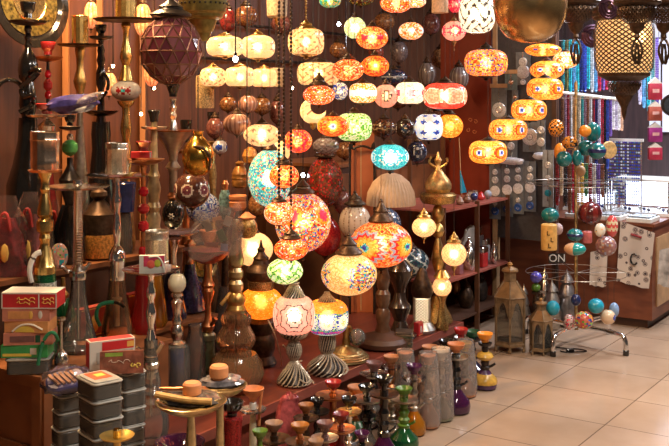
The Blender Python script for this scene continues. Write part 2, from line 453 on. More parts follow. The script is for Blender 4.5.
def tiles(pal, extra=None, k=.15):
    def f(lo, la): return P(extra) if extra and rnd.random() < k else P(pal)
    return f
def med(rings, bg, m=5, k=8, amp=.12, la0=0.0, off=0.0, star=0.0, bands=()):
    """round medallions repeated m times about the globe; rings = [(radius, palette)], zigzag edges; bands = [(lat0, lat1, palette)]"""
    def f(lo, la):
        for b in bands:
            if b[0] <= la < b[1]: return P(b[2])
        w = 2 * PI / m
        l = ((lo - off + w / 2) % w) - w / 2
        x, y = l * math.cos(la), la - la0
        r, ph = math.hypot(x, y), math.atan2(y, x)
        r *= 1 + amp * (abs(((ph * k / PI) % 2) - 1) - .5) + star * math.cos(k * ph)
        for R_, pal in rings:
            if r < R_: return P(pal)
        return P(bg) if isinstance(bg, list) else bg(lo, la)
    return f
def curls(base, line, fr=5.0, w=.22):
    def f(lo, la):
        x, y = lo * fr, la * fr
        q = math.sin(x + 1.6 * math.sin(y)) * math.sin(y * 1.0 + 1.6 * math.sin(x))
        return P(line) if abs(q) < w else P(base)
    return f
def diamonds(base, line, n=9, la_n=3.0, w=.45):
    def f(lo, la):
        a, b = ((lo * n / PI / 2 * 2) % 2) - 1, ((la * la_n) % 2) - 1
        return P(line) if abs(a) + abs(b) < w else P(base)
    return f
def stripes(a, b, n=12, w=.5):
    def f(lo, la): return P(a) if ((lo * n / (2 * PI)) % 1) < w else P(b)
    return f
def bandz(rows, default):
    def f(lo, la):
        for b in rows:
            z = la + .09 * (abs(((lo * 8 / PI) % 2) - 1) - .5)
            if b[0] <= z < b[1]: return P(b[2])
        return P(default) if isinstance(default, list) else default(lo, la)
    return f
EYE = lambda bg: med([(.10, BLU), (.18, TRQ), (.26, YEL), (.40, ORG), (.52, [(.8, .03, .02)])], bg, m=5, k=11, amp=.3, off=.62)

def globe_mb(rx, ry, pat, shape='o', res=None, facet=0, cut=(0.0, 0.0), bite=None):
    """tile-coloured shell; rx, ry metres. lon 0 looks at the camera (-Y)"""
    mb = MB()
    nl = res or 48; nm = max(10, int(nl * .5 * (ry / rx) ** .5))
    e = {'o': 1.0, 'drum': .55, 'box': .32, 'egg': 1.15, 'round': 1.0}[shape]
    a0, a1 = -PI / 2 + .22 + cut[0], PI / 2 - .22 - cut[1]
    prof = []
    for i in range(nm + 1):
        la = a0 + (a1 - a0) * i / nm
        c, s_ = math.cos(la), math.sin(la)
        prof.append((rx * abs(c) ** e, ry * math.copysign(abs(s_) ** (1.0 if e >= 1 else .8), s_)))
    vs, fs, cols = [], [], []
    for r, z in prof:
        for k in range(nl):
            lo = 2 * PI * k / nl
            rr = r
            if facet: rr = r / max(.85, math.cos(((lo + PI / facet) % (2 * PI / facet)) - PI / facet)) * .96
            vs.append((rr * math.sin(lo), -rr * math.cos(lo), z))
    for i in range(nm):
        la = a0 + (a1 - a0) * (i + .5) / nm
        for k in range(nl):
            k2 = (k + 1) % nl
            lo = 2 * PI * (k + .5) / nl
            if lo > PI: lo -= 2 * PI
            fs.append((i * nl + k, i * nl + k2, (i + 1) * nl + k2, (i + 1) * nl + k)); cols.append(pat(lo, la))
    mb.add(vs, fs, cols); mb.top, mb.bot = prof[-1], prof[0]
    return mb

# ============================================================ HANGING LAMPS
PLACED = []            # (x, y, z, rx, rz) of every globe, used to keep lamps from passing through each other
def hits(c, rx, rz, r2=.0):
    for (q, qx, qz) in PLACED:
        dx, dy, dz = (c.x - q.x), (c.y - q.y), (c.z - q.z)
        if (dx * dx + dy * dy) / (rx + qx) ** 2 + (dz / (rz + qz)) ** 2 < 1.0: return True
        h = math.hypot(dx, dy)
        if dz < 0 and h < qx + .012: return True              # my cord would run through q
        if dz > 0 and h < rx + .012: return True              # q's cord would run through me
    return False
CAPM = {'b': brass, 'd': bronze, 'a': agedbrass, 'p': pewter, 'k': darkmetal}
def seat(px, py, rx, ry, v, extra=.01):
    for k in range(90):
        vv = v + k * .02
        d = D(px, vv); s = d / F
        c = at(px, py, d)
        if not hits(c, rx * s + extra, ry * s * 1.25 + extra): break
    else: print('NO ROOM', px, py)
    PLACED.append((c, rx * s, ry * s * 1.3))
    return c, s, d
def lamp(px, py, rx, ry, v, pat, lit, label, shape='o', cap='d', group=None, bulb=.30, capw=.5, caph=.55, drop=.35, chain=False,
         name='mosaic_lamp', cat='lamp', facet=0, res=None, mat=None, cut=(0, 0), fin=True, hot=False):
    c, s, d = seat(px, py, rx, ry, v)
    t = thing(name, label, cat, c, 0, group or ('burning hanging lamps' if lit else 'unlit hanging lamps'))
    X, Y = rx * s, ry * s
    res = res or int(min(132, max(32, rx * 4.2)))
    g = globe_mb(X, Y, pat, shape, res, facet, cut)
    g.build('glass_globe', mat or (LIT[lit] if lit else UNLIT), t, ang=60 if not facet else 20)
    zt, zb, rt, rb = g.top[1], g.bot[1], g.top[0], g.bot[0]
    cm = CAPM.get(cap, bronze)
    w, h = max(X * capw, rt * 1.05), Y * caph
    MB().lathe([(w * .94, zt - .002), (w, zt + h * .06), (w * .9, zt + h * .15), (w * .62, zt + h * .3), (w * .55, zt + h * .42), (w * .6, zt + h * .47),
                (w * .3, zt + h * .68), (w * .13, zt + h * .85), (w * .16, zt + h * .9), (.004, zt + h)], 18).build('cap', cm, t)
    top = ZC - c.z
    if chain:
        m = MB(); z = zt + h; n = int((top - z) / .016)
        for i in range(n):
            zz = z + .016 * (i + .5)
            m.lathe([(.0015, zz - .008), (.0055, zz - .003), (.0055, zz + .003), (.0015, zz + .008)], 6)
        m.build('chain', cm, t)
    else:
        MB().lathe([(.0012, zt + h * .98), (.0012, top)], 6).build('cord', blackcord, t)
    if fin:
        q = Y * drop
        MB().lathe([(.001, zb - q), (rb * .25 + .001, zb - q * .8), (rb * .12 + .001, zb - q * .6), (rb * .5, zb - q * .35), (rb * 1.1, zb - q * .1), (rb * 1.12, zb + .002)], 14).build('finial', cm, t)
    if lit:
        b = min(X, Y) * bulb
        lh = MB().lathe([(b * .5, b * 1.1), (b * .5, zt + .004)], 10).build('lamp_holder', cm, t)
        MB().ball((0, 0, 0), (b, b, b * 1.15), 14).build('bulb', bulbh if hot else bulbw, lh)
    return t

# big ones first so that the small ones settle around them
lamp(381, 244, 31, 23, -.02, med([(.10, BLU), (.15, TRQ), (.22, GRN + YEL), (.34, YEL), (.46, ORG), (.58, [(.75, .02, .02)]), (.70, GRY)], REDM, m=4, k=13, amp=.26, off=-.6),
     2, 'large egg-shaped red lamp with rainbow eye medallions and a stepped brown cap', cap='d', capw=.42, caph=1.0, bulb=.24)
lamp(349, 274, 28, 21, -.08, med([(.22, MUL), (.45, YEL + MUL + BLK), (.62, MUL + BLK + BLU)], SAND, m=3, k=9, amp=.35, off=.6),
     2, 'large sandy yellow mosaic lamp with a multicoloured flower below the red egg lamp', cap='d', capw=.5, caph=1.0, drop=.2, bulb=.26)
lamp(303, 222, 28, 30, .14, med([(.2, ROSE), (.33, ORG), (.5, REDM + WHT)], tiles(REDM + [(.25, .03, .02), (.1, .12, .04)], MUL + BLU, .45), m=5, k=8, off=.9, la0=.3, amp=.3),
     2, 'large round multicoloured mosaic globe with orange speckles and a brown cap', shape='round', capw=.42, caph=.5, bulb=.25)
lamp(270, 178, 22, 29, .42, tiles(TRQ + [(.4, .7, .6)], MUL, .45), 2, 'tall turquoise speckled mosaic globe behind the string of red lamps', shape='round', hot=True, capw=.35)
lamp(325, 182, 18, 26, .62, tiles(BRN + [(.2, .01, .01)], [(.5, .02, .02)], .15), 0, 'dark red unlit globe with a pointed black cap', capw=.6, caph=.8, facet=10)
lamp(325, 236, 16, 20, .75, tiles([(.35, .01, .015), (.5, .02, .02)]), 0, 'deep crimson unlit globe half hidden behind the large multicoloured globe', capw=.5)
lamp(355, 222, 16, 18, .34, stripes([(.62, .50, .40)], [(.28, .17, .11), (.5, .38, .28), (.62, .5, .4)], 16, .75), 0,
     'white ribbed dome shade with a brown cap above the red egg lamp', capw=.72, caph=.75, cut=(.5, 0))
lamp(410, 262, 19, 15, .40, curls([(.02, .06, .09), (.02, .12, .14), (.03, .04, .09)], [(.6, .65, .62)], 4, .2), 0, 'dark teal globe with pale looping lines behind the red egg lamp', capw=.4)
lamp(386, 224, 15, 16, .62, tiles([(.10, .16, .28), (.05, .08, .14)], WHT, .12), 0, 'blue glass globe with a pale shine behind the stepped brown cap', capw=.4)
lamp(285, 271, 18, 13, .05, curls(PGR + WHT, GRN + [(.02, .15, .03)], 5, .3), 2, 'pale green leaf patterned globe below the lowest red string lamp', capw=.4, hot=True)
lamp(253, 249, 20, 17, .66, tiles(CRM), 2, 'plain cream globe glowing behind the bronze dome lid', capw=.35, hot=True)
lamp(291, 249, 17, 11, -.22, tiles(RED, WHT, .08), 3, 'red speckled lamp hanging lowest of the red string', cap='d', capw=.6, caph=1.0, chain=True)
lamp(279, 213, 15, 12, -.26, tiles(REDM, WHT, .15), 3, 'orange-red speckled lamp in the middle of the red string', cap='d', capw=.55, caph=.6, chain=True)
lamp(284, 176, 15, 12, -.12, tiles(REDM, BLK, .1), 3, 'orange-red lamp with dark flecks topmost of the red string', cap='d', capw=.6, caph=.8, chain=True)
lamp(390, 157, 19, 13, .18, med([(.3, WHT), (.42, LBL), (.55, TRQ), (.62, WHT)], TRQ, m=4, k=10, amp=.25), 3, 'turquoise mosaic lamp with a white starburst', capw=.3, caph=.4, hot=True)
lamp(417, 152, 10, 11, .36, med([(.3, DBL), (.42, [(.35, .35, .38)])], DBL, m=4, k=6, star=.15), 0, 'small navy globe with a pale flower outline right of the turquoise lamp', capw=.4)
lamp(445, 96, 22, 13, .02, med([(.5, [(1, .5, .3), (1, .3, .15)]), (.56, WHT)], [(.95, .05, .03), (.9, .035, .02), (1, .1, .05)], m=6, k=5, star=.05, off=.35), 3, 'wide bright red lamp with pale oval flowers', shape='drum', hot=True, capw=.4)
lamp(429, 127, 14, 13, .22, diamonds(LBL + WHT, BLU, 6, 3.0, .62), 2, 'white lamp with blue diamonds below the wide red lamp', capw=.45, shape='drum')
lamp(450, 126, 13, 12, .40, tiles(ORG, YEL, .25), 3, 'plain orange lamp right of the blue diamond lamp', capw=.45)
lamp(405, 128, 10, 10, .30, med([(.12, WHT), (.42, DBL), (.5, [(.4, .4, .42)])], BLK, m=4, k=4, amp=0), 0, 'dark navy disc patterned globe with one pale dot', capw=.4)
lamp(384, 128, 13, 10, .5, bandz([(-.12, .02, [(.3, .22, .12)]), (.3, .38, [(.3, .22, .12)])], BRN + BLK), 0, 'dark brown globe with thin pale wavy lines', capw=.4)
lamp(354, 127, 18, 14, .24, tiles(PGR + WHT, GRN + GRN, .55), 2, 'green and white leafy mosaic lamp right of the red eye lamp', capw=.35, shape='drum')
lamp(333, 126, 16, 10.5, .02, med([(.14, BLU), (.22, LBL), (.34, YEL), (.55, ORG)], RED, m=4, k=11, amp=.3), 3, 'red lamp with one blue and yellow eye beside the green leafy lamp', capw=.4)
lamp(298, 141, 14, 12, .22, med([(.4, REDM)], tiles(RED, ROSE, .3), m=5, k=7), 3, 'red speckled globe under the crescent moon lamp', capw=.4)
lamp(319, 95, 16, 10, .0, tiles(RED, WHT, .12), 3, 'red oval lamp with a black cone cap above the crescent moon', cap='d', capw=.62, caph=1.3)
lamp(363, 93, 14, 10, .05, bandz([(-.25, .25, WHT + LBL)], WHT + YEL + ORG), 3, 'white lamp with yellow, orange and blue bands', shape='drum', hot=True)
lamp(386, 96, 12, 12, .12, med([(.2, PNK), (.30, BLK), (.42, PNK + BLK), (.5, BLK)], PNK, m=4, k=12, amp=.25), 1, 'pink lamp with a dark round rosette', capw=.4)
lamp(410, 93, 15, 11, .25, med([(.25, ROSE), (.4, WHT)], WHT + WHT + PGR + [(1, .6, .7)], m=6, k=5, star=.2), 3, 'white lamp with pink and green blossoms right of the pink rosette lamp', shape='drum', hot=True)
lamp(340, 91, 8, 9, .4, tiles(WHT, BLU, .4), 1, 'small white lamp with blue leaves between two red lamps', capw=.5)
lamp(394, 77, 13, 8, .36, bandz([(-.1, .05, [(.35, .35, .4)])], DBL), 0, 'dark navy oval globe with a pale wavy band', capw=.4)
lamp(348, 70, 16, 11, .14, tiles(RED, [(1, .7, .3)], .18), 3, 'red star speckled lamp left of the orange eye lamp', capw=.5, cap='d', caph=.7)
lamp(375, 66, 14, 10.5, .30, med([(.14, GRY), (.24, YEL), (.5, ORG)], RED, m=4, k=14, amp=.25), 3, 'orange lamp with a grey-blue eye under the red star lamp', capw=.4)
lamp(372, 38, 16, 11.5, .12, med([(.28, [(.8, .03, .05)]), (.36, ORG)], REDM, m=6, k=6, star=.25, off=.52), 3, 'red lamp with crimson stars above the orange eye lamp', hot=True, capw=.4)
lamp(355, 28, 11, 11, .50, tiles(PGR, WHT, .3), 2, 'pale yellow-green globe at the top left of the red star lamps', capw=.4, hot=True)
lamp(396, 3, 16, 10, .2, tiles(RED, WHT + YEL, .2), 3, 'red speckled lamp cut off by the top edge of the picture', hot=True, capw=.4)
lamp(411, 31, 12.5, 9, .30, med([(.18, LBL), (.3, WHT), (.42, [(.9, .2, .12)])], WHT + ORG, m=5, k=7, star=.2), 2, 'small cream lamp with red stars hanging alone above centre', capw=.4)
lamp(415, 2, 11, 6, .5, tiles(YEL + WHT, ROSE, .2), 2, 'pale yellow lamp at the top edge right of the red speckled lamp', capw=.4)
lamp(330, 1, 11, 7, .3, tiles(TRQ + GRN, YEL, .15), 1, 'green and turquoise lamp at the top edge of the picture', capw=.4)
lamp(361, -1, 13, 7, .6, tiles(BRN, YEL + GRN, .3), 0, 'dark lamp with golden leaves at the top edge of the picture', capw=.4)
lamp(454, 31, 12, 10, .28, med([(.3, WHT + PNK), (.55, ROSE)], PNK, m=4, k=12, amp=.5), 2, 'pink lamp with a crimson star flower and pointed pale base', cap='a', capw=.35, drop=1.1)
lamp(455, 4, 7, 9, .55, tiles(ROSE, PNK, .2), 1, 'small crimson lamp above the pink star flower lamp', capw=.5)
lamp(477, 14, 18, 19, .02, curls(WHT + [(1, .95, .85)], BLK, 5.4, .13), 3, 'white globe with black scrollwork beside the big brass dome', shape='drum', hot=True, capw=.45, fin=False)
lamp(486, 63, 21.5, 13.5, .04, tiles(REDM + ORG, BLK + BLU + YEL, .4), 3, 'red and yellow speckled lamp with black flecks under the black scrollwork globe', shape='drum', hot=True, capw=.4)
lamp(459, 78, 10, 12, .55, stripes([(.24, .2, .18)], [(.12, .08, .07)], 14, .5), 0, 'clear ribbed glass globe above the wide red lamp', capw=.5, mat=None)
lamp(427, 74, 9, 12, .75, stripes([(.16, .13, .12)], [(.07, .05, .045)], 10, .6), 0, 'grey ribbed glass globe above the white blossom lamp', capw=.5)
lamp(306, 42, 16.5, 13, .10, curls(CRM, [(.50, .24, .08)], 6, .13), 2, 'cream six-sided lamp on chains with a brass cone cap', shape='box', cap='b', capw=.6, caph=.8, facet=6, chain=True, hot=True)
lamp(318, 74, 21, 11.5, .30, curls(CRM, [(.48, .23, .08)], 6, .13), 2, 'wide cream lamp with faint scrolls left of the red star lamp', shape='box', capw=.4, hot=True)
lamp(225, 46.5, 18.5, 9.5, .22, med([(.18, WHT), (.26, [(.45, .28, .14)])], CRM, m=5, k=6, star=.18), 2, 'cream lamp with a star outline, upper left of the cream row', shape='box', capw=.35, hot=True, cap='b')
lamp(258, 47, 17, 11.5, .20, med([(.2, WHT), (.29, [(.4, .25, .14)])], CRM, m=5, k=6, star=.2), 2, 'cream lamp with a star outline, right of the other star lamp', shape='drum', capw=.35, hot=True, cap='b')
lamp(213, 77, 13, 9.5, .36, curls(CRM, [(.42, .22, .08)], 6, .13), 2, 'cream patterned lamp at the left end of the lower cream row', shape='drum', hot=True, cap='b')
lamp(240, 77, 15, 9.5, .25, med([(.14, CRM), (.22, [(.45, .28, .14)])], CRM, m=7, k=4, star=.1, la0=.22), 2, 'cream lamp with grey diamonds in the middle of the lower cream row', shape='box', hot=True, cap='b')
lamp(264, 78, 13, 9, .40, tiles(CRM), 2, 'plain cream lamp at the right of the lower cream row', shape='box', cap='b', hot=True)
lamp(262, 135, 18.5, 11.5, .15, med([(.07, WHT)], curls(CRM, [(.3, .18, .08)], 3.2, .05), m=3), 2, 'cream oval lamp with fine dark swirls above the turquoise globe', hot=True, capw=.4)
lamp(279, 152, 11, 12, .5, tiles(CRM), 2, 'small cream globe tucked behind the cream swirl lamp', capw=.4)
lamp(237, 124, 14, 11, .38, stripes([(.42, .24, .18)], [(.22, .10, .07)], 18, .6), 0, 'twisted pinkish glass globe left of the cream swirl lamp', capw=.4)
lamp(248, 104, 10, 9, .62, stripes([(.5, .28, .22)], [(.3, .14, .1)], 14, .5), 0, 'pink crackled glass globe above the twisted glass globe', capw=.4)
lamp(220, 147, 7.5, 7.5, .3, med([(.45, BLU), (.6, [(.6, .62, .65)])], [(.3, .28, .3)], m=4, k=5, star=.15), 0, 'tiny blue flower globe rimmed in white', capw=.5)
lamp(326, 146, 13.5, 9, .42, curls(SMK, [(.28, .24, .26)], 6, .25), 0, 'smoky grey glass globe under the red eye lamp', capw=.4)
lamp(192, 190, 18, 18, .34, med([(.05, WHT), (.27, PURP), (.36, [(.62, .5, .4)])], [(.06, .02, .015), (.08, .03, .02)], m=6, k=4, amp=0, off=-.15, la0=.05), 0,
     'dark brown globe with cream ringed discs', shape='round', capw=.4)
lamp(203, 208, 17, 16, .72, tiles([(.12, .22, .5), (.5, .62, .8), (.7, .75, .8)], BLU, .3), 0, 'blue and white mosaic globe behind the dark disc globe', capw=.4)
lamp(171, 50, 31, 35, -.02, bandz([], PURP), 0, 'large purple faceted glass lamp with a black cone cap', shape='round', facet=0, cap='k', capw=.68, caph=.55, res=16, drop=.12)
# orange lamps in a slanting column at the right
eyeo = lambda: med([(.12, BLU), (.18, LBL), (.34, ORG), (.44, [(.8, .05, .015)]), (.54, YEL), (.60, [(.85, .10, .02)])], YEL + ORG, m=5, k=16, amp=.16, off=.63)
for i, (x, y, rx, ry, v, lab) in enumerate((
        (488, 152, 19, 11.5, -.40, 'lowest orange eye lamp, left end of the slanting orange row'),
        (508, 129.5, 19, 10.5, -.36, 'orange lamp with two blue eyes, second from the left of the slanting row'),
        (529, 110, 17.5, 10.5, -.34, 'orange lamp with two blue eyes, third from the left of the slanting row'),
        (545, 89, 18, 11, -.32, 'orange eye lamp fourth from the left of the slanting row'),
        (547, 70, 17, 9.5, -.2, 'orange lamp second from the top of the orange stack'),
        (543, 50, 18, 6.5, -.2, 'topmost orange lamp just under the big brass dome'),
        (566, 60, 13, 8.5, -.35, 'pale orange speckled lamp right of the orange stack'))):
    lamp(x, y, rx, ry, v, eyeo() if i < 6 else tiles(WHT + YEL, ORG + RED, .35), 3, lab, shape='drum' if i < 4 else 'o', hot=True, capw=.4, caph=.4, drop=.25, group='orange eye lamps in a slanting row')
# cream lamps on brass at the right of the platform
for x, y, rx, ry, v, lab, dr in ((424, 227, 12, 10, -.12, 'small cream glowing lamp left of the tall brass lamp stand', .7),
                            (454, 254, 12.5, 12, -.16, 'small cream glowing lamp with a pointed brass drop right of the brass stand', .9)):
    lamp(x, y, rx, ry, v, curls(CRM, [(.8, .45, .2)], 8, .15), 2, lab, cap='b', capw=.62, caph=.9, drop=dr, hot=True)

# bare bulbs burning among the lamps
for x, y, v, m_, lab in ((339, 24, .62, bulbc, 'bare white bulb shining left of the pale green globe'),
                         (235.5, 59, .12, bulbc, 'bare white bulb between the two rows of cream lamps'),
                         (303, 175, .75, bulbc, 'tiny bare bulb shining left of the dark red globe'),
                         (113, 66, 1.25, bulbh, 'bare warm bulb glowing behind the gold water pipe'),
                         (141, 114, 1.2, bulbh, 'bare warm bulb low behind the white medallion pipe'),
                         (346, 178, 1.1, bulbh, 'bare warm bulb glowing beside the brown arch board'),
                         (154, 88, 1.2, bulbh, 'bare warm bulb under the purple faceted lamp'),
                         (292, 88, .7, bulbh, 'bare warm bulb glowing left of the crescent moon')):
    c, s, d = seat(x, y, 4, 4, v)
    t = thing('light_bulb', lab, 'bulb', c, 0, 'bare burning bulbs')
    r = .011 if m_ is bulbc else .008
    MB().ball((0, 0, 0), (r, r, r * 1.2), 12).build('bulb', m_, t)
    MB().lathe([(r * .55, r * .9), (r * .6, r * 2.2), (.003, r * 2.6), (.0025, ZC - c.z)], 10).build('socket', black, t)

PEA = [(1, .45, .20), (1, .55, .28), (.95, .36, .14)]
for x, y, rx, ry, lab in ((143, 20, 9, 17, 'tall peach glass lamp glowing between the gold windshield and purple lamp'), (152, 74, 8, 13, 'small peach glass lamp glowing below the purple faceted lamp on its left'), (109, 84, 8, 12, 'small peach glass lamp glowing behind the looped black pipe'), (91, 15, 7, 14, 'narrow peach glass lamp glowing right of the first gold windshield')):
    lamp(x, y, rx, ry, 1.05, stripes(PEA, [(.5, .18, .06)], 12, .7), 1, lab, capw=.5, group='peach lamps by the left wall')
# dim unlit lamps deeper in the shop
AMB = [(.20, .08, .025), (.12, .045, .018), (.30, .13, .05)]; ROS = [(.20, .07, .06), (.12, .04, .035)]
for x, y, rx, ry, v, pal, lab in ((384, 22, 11, 9, .95, AMB, 'dim amber glass lamp below the red speckled lamp at the top edge'), (399, 52, 9, 11, 1.0, SMK, 'dim smoky lamp below the small cream lamp with red stars'),
        (431, 24, 9, 11, .95, ROS, 'dim rosy glass lamp left of the pink star flower lamp'), (441, 58, 10, 10, 1.05, AMB, 'dim amber lamp between the pink star lamp and wide red lamp'), (436, 118, 9, 8, 1.05, BRN, 'dim brown lamp behind the blue diamond lamp'),
        (281, 24, 10, 9, .9, ROS, 'dim rosy lamp behind the two cream chains'), (246, 16, 12, 11, .8, AMB + ROS, 'dim amber and rose lamp above the right cream star lamp'), (228, 20, 9, 12, .95, [(.25, .03, .03), (.12, .02, .02)], 'dim red lamp above the left cream star lamp'),
        (228, 104, 9, 8, .95, AMB, 'dim amber lamp under the lower cream row'), (262, 106, 10, 9, 1.0, AMB, 'dim amber lamp below the right end of the lower cream row'), (277, 112, 8, 12, .9, ROS, 'dim rosy lamp left of the crescent moon'),
        (338, 50, 9, 8, .95, AMB, 'dim amber lamp between the pale green and red star lamps'), (345, 150, 10, 9, 1.0, AMB, 'dim amber lamp below the green leafy lamp'), (301, 196, 10, 9, .95, BRN, 'dim brown lamp behind the large multicoloured globe'),
        (215, 128, 9, 11, .9, ROS, 'dim rosy lamp above the tiny blue flower globe'), (258, 205, 10, 11, .8, AMB, 'dim amber lamp left of the orange-red string lamps'), (342, 202, 9, 12, .55, ROS, 'dim rosy lamp behind the white ribbed dome'),
        (398, 100, 10, 9, 1.0, BRN, 'dim brown lamp behind the pink rosette lamp'), (376, 52, 8, 7, 1.0, [(.25, .05, .03)], 'dim red lamp between the two red star lamps')):
    lamp(x, y, rx, ry, v, tiles(pal), 0, lab, capw=.5, caph=.6, group='dim lamps deep in the shop')
# crescent moon lamp
c, s, d = seat(313, 111, 14, 12, .0)
t = thing('moon_lamp', 'cream glowing crescent moon lamp under the red oval lamp', 'lamp', c, 0, 'burning hanging lamps')
Rm = 13 * s; th = .03
P1 = [(Rm * math.cos(a), Rm * math.sin(a)) for a in [math.radians(q) for q in range(15, 316, 10)]]
# outer arc from upper right round the left to lower right, inner arc back
out_ = [(Rm * math.cos(math.radians(a)), Rm * math.sin(math.radians(a))) for a in range(76, 369, 9)]
cx_, cy_ = Rm * .42, Rm * .38
a0 = math.atan2(out_[-1][1] - cy_, out_[-1][0] - cx_); a1 = math.atan2(out_[0][1] - cy_, out_[0][0] - cx_)
r0 = math.hypot(out_[-1][0] - cx_, out_[-1][1] - cy_); r1 = math.hypot(out_[0][0] - cx_, out_[0][1] - cy_)
if a1 > a0: a1 -= 2 * PI
inn = [((r0 + (r1 - r0) * k / 20) * math.cos(a0 + (a1 - a0) * k / 20) + cx_, (r0 + (r1 - r0) * k / 20) * math.sin(a0 + (a1 - a0) * k / 20) + cy_) for k in range(1, 20)]
m = MB(); n = len(out_); q = []
for k in range(n):
    f_ = k / (n - 1) * (len(inn) + 1) - 1
    i = min(max(int(round(len(inn) - 1 - f_)), 0), len(inn) - 1)
    q.append(inn[i])
vs, fs, cols = [], [], []
for k in range(n):
    o, i_ = out_[k], q[k]; mid = ((o[0] + i_[0]) / 2, (o[1] + i_[1]) / 2)
    w = min(th, math.hypot(o[0] - i_[0], o[1] - i_[1]) * .5)
    vs += [(o[0], 0, o[1]), (mid[0], -w, mid[1]), (i_[0], 0, i_[1]), (mid[0], w, mid[1])]
for k in range(n - 1):
    for j in range(4):
        j2 = (j + 1) % 4; fs.append((k * 4 + j, k * 4 + j2, k * 4 + 4 + j2, k * 4 + 4 + j)); cols.append(P(CRM) if rnd.random() > .06 else (.35, .2, .08))
m.add(vs, fs, cols); m.build('glass_crescent', LIT[3], t)
MB().lathe([(.0022, Rm * .9), (.0022, ZC - c.z)], 6, (0, 0, 0)).build('cord', blackcord, t)
MB().lathe([(.001, -Rm - .03), (.012, -Rm - .02), (.018, -Rm + .004), (.016, -Rm * .9)], 12).build('finial', brass, t)
# ============================================================ TURNED THINGS (profiles measured in photo pixels at depth d)
def tray(y, hw, dp=4, foot=2.5): return [(y + dp, foot), (y + dp * .8, hw * .55), (y + 1, hw * .9), (y - 1.2, hw), (y - .6, hw * .92), (y + dp * .5, hw * .5), (y + dp * .5, foot * .5)]
def bowl(y0, y1, hw): 
    h = y1 - y0
    return [(y1, hw * .55), (y1 - h * .25, hw * .5), (y1 - h * .45, hw * .8), (y0 + h * .1, hw), (y0, hw * .96), (y0 + h * .12, hw * .8), (y0 + h * .4, hw * .3)]
def turned(t, name, mat, prof, s, y0, dx=0, seg=22, dy=0, **kw):
    if name == 'windshield': seg, kw = 84, dict(kw, flute=14, fl=.014)
    if mat.name == 'amber_glass' and prof and max(w for y, w in prof) > 20: seg, kw = 96, dict(kw, flute=32, fl=.012)
    """prof: (y, half width) px, listed bottom to top or top to bottom"""
    if prof[0][0] < prof[-1][0] and not kw.pop('keep', False): prof = prof[::-1]
    kw.pop('keep', None)
    pr = [(max(hw, .15) * s, (y0 - y) * s) for y, hw in prof]
    if mat.name == 'glass_beads':
        m = MB(); n = 20
        for k in range(n):
            a = 2 * PI * k / n
            m.tube([(r * math.cos(a + .25 * i), r * math.sin(a + .25 * i), max(z, .0045)) for i, (r, z) in enumerate(pr)], .0034, 5)
        o = m.build(name, mat, t)
        MB().lathe([(r * .86, z) for r, z in pr], 24).build('core', darkmetal, o)
        return o
    return MB().lathe(pr, seg, (dx * s, dy, 0), **kw).build(name, mat, t)
PIPES = []
def hk(x, d, zs, label, parts, name='water_pipe', cat='water pipe', group='water pipes on the display', hoses=(), ybase=None):
    """parts: (name, material, profile, dx?); y above 1500 is measured from the support (2000 = on it)"""
    yb = ysup(d, zs); s = d / F
    p = at(x, yb, d); p.z = zs + .001
    t = thing(name, label, cat, p, 0, group)
    fix = lambda y: yb - (2000 - y) if y > 1500 else y
    for q in parts:
        slim = .6 if (zs == .84 and q[0] == 'vase' and q[1] is not black) else 1
        prof = [(fix(y), w * slim) for y, w in q[2]]
        turned(t, q[0], q[1], prof, s, yb, q[3] if len(q) > 3 else 0, keep=(q[0] in ('tray', 'bowl', 'plate')))
    for q in hoses:
        pts = [((a - x) * s, dd, (yb - fix(b)) * s) for a, b, dd in q[2]]
        MB().tube(pts, q[3] * s, 8).build(q[0], q[1], t)
    PIPES.append(t)
    return t
Z0, Z1, Z2 = .26, .55, .84

# ---- left, against the wall
hk(28, D(28, .88), Z2, 'tall black water pipe with a big round tray in the upper left corner',
   [('vase', black, [(2000, 17), (1995, 22), (185, 21), (165, 15), (140, 10), (118, 9)]), ('stem', black, [(118, 6), (105, 9), (92, 8), (82, 6), (78, 9), (70, 10), (60, 9), (52, 5), (48, 3), (45, 4), (41, 2.6), (37, 4), (33, 2.6), (29, 4), (25, 3)]),
    ('tray', darkmetal, tray(22, 19)), ('bowl', black, bowl(2, 18, 8))],
   hoses=[('hose', black, [(30, 74, -.02), (38, 70, -.06), (44, 72, -.07), (36, 80, -.07), (26, 88, -.06), (28, 97, -.06), (38, 96, -.07), (36, 105, -.06), (24, 112, -.06)], 2.6),
          ('hose', black, [(22, 100, .03), (18, 85, .03), (8, 80, .02), (0, 84, .0), (-6, 95, 0)], 2.2)])
hk(48, D(48, 1.02), Z2, 'slim red water pipe with red beads on a dark stem near the left wall',
   [('vase', dred, [(2000, 14), (210, 16), (180, 10), (150, 5)]), ('stem', darkmetal, [(150, 3), (110, 2), (65, 1.6), (52, 2)]),
    ('bead', redgl, [(91, 1.5), (93, 3), (96, 3.4), (99, 2)]), ('bead', redc, [(79, 2), (83, 4.4), (88, 4.4), (91, 2)]), ('bead', redgl, [(70, 1.5), (73, 3), (76, 3.2), (78, 2)]),
    ('tray', copper, tray(58, 15, 4)), ('bowl', redc, bowl(42, 55, 7.5))])
hk(47, D(47, .76), Z2, 'silver water pipe topped by a red scalloped clay bowl behind the copper windshield',
   [('vase', smoke, [(2000, 13), (1990, 15), (220, 10), (200, 5)]), ('stem', silver, [(200, 3), (160, 3), (130, 8), (126, 9), (122, 5), (120, 3)]), ('tray', silver, tray(116, 21, 3)),
    ('bowl', redc, [(114, 5), (111, 5.5), (109, 9), (104, 11), (103.6, 10.4), (108, 7), (110, 3)])])
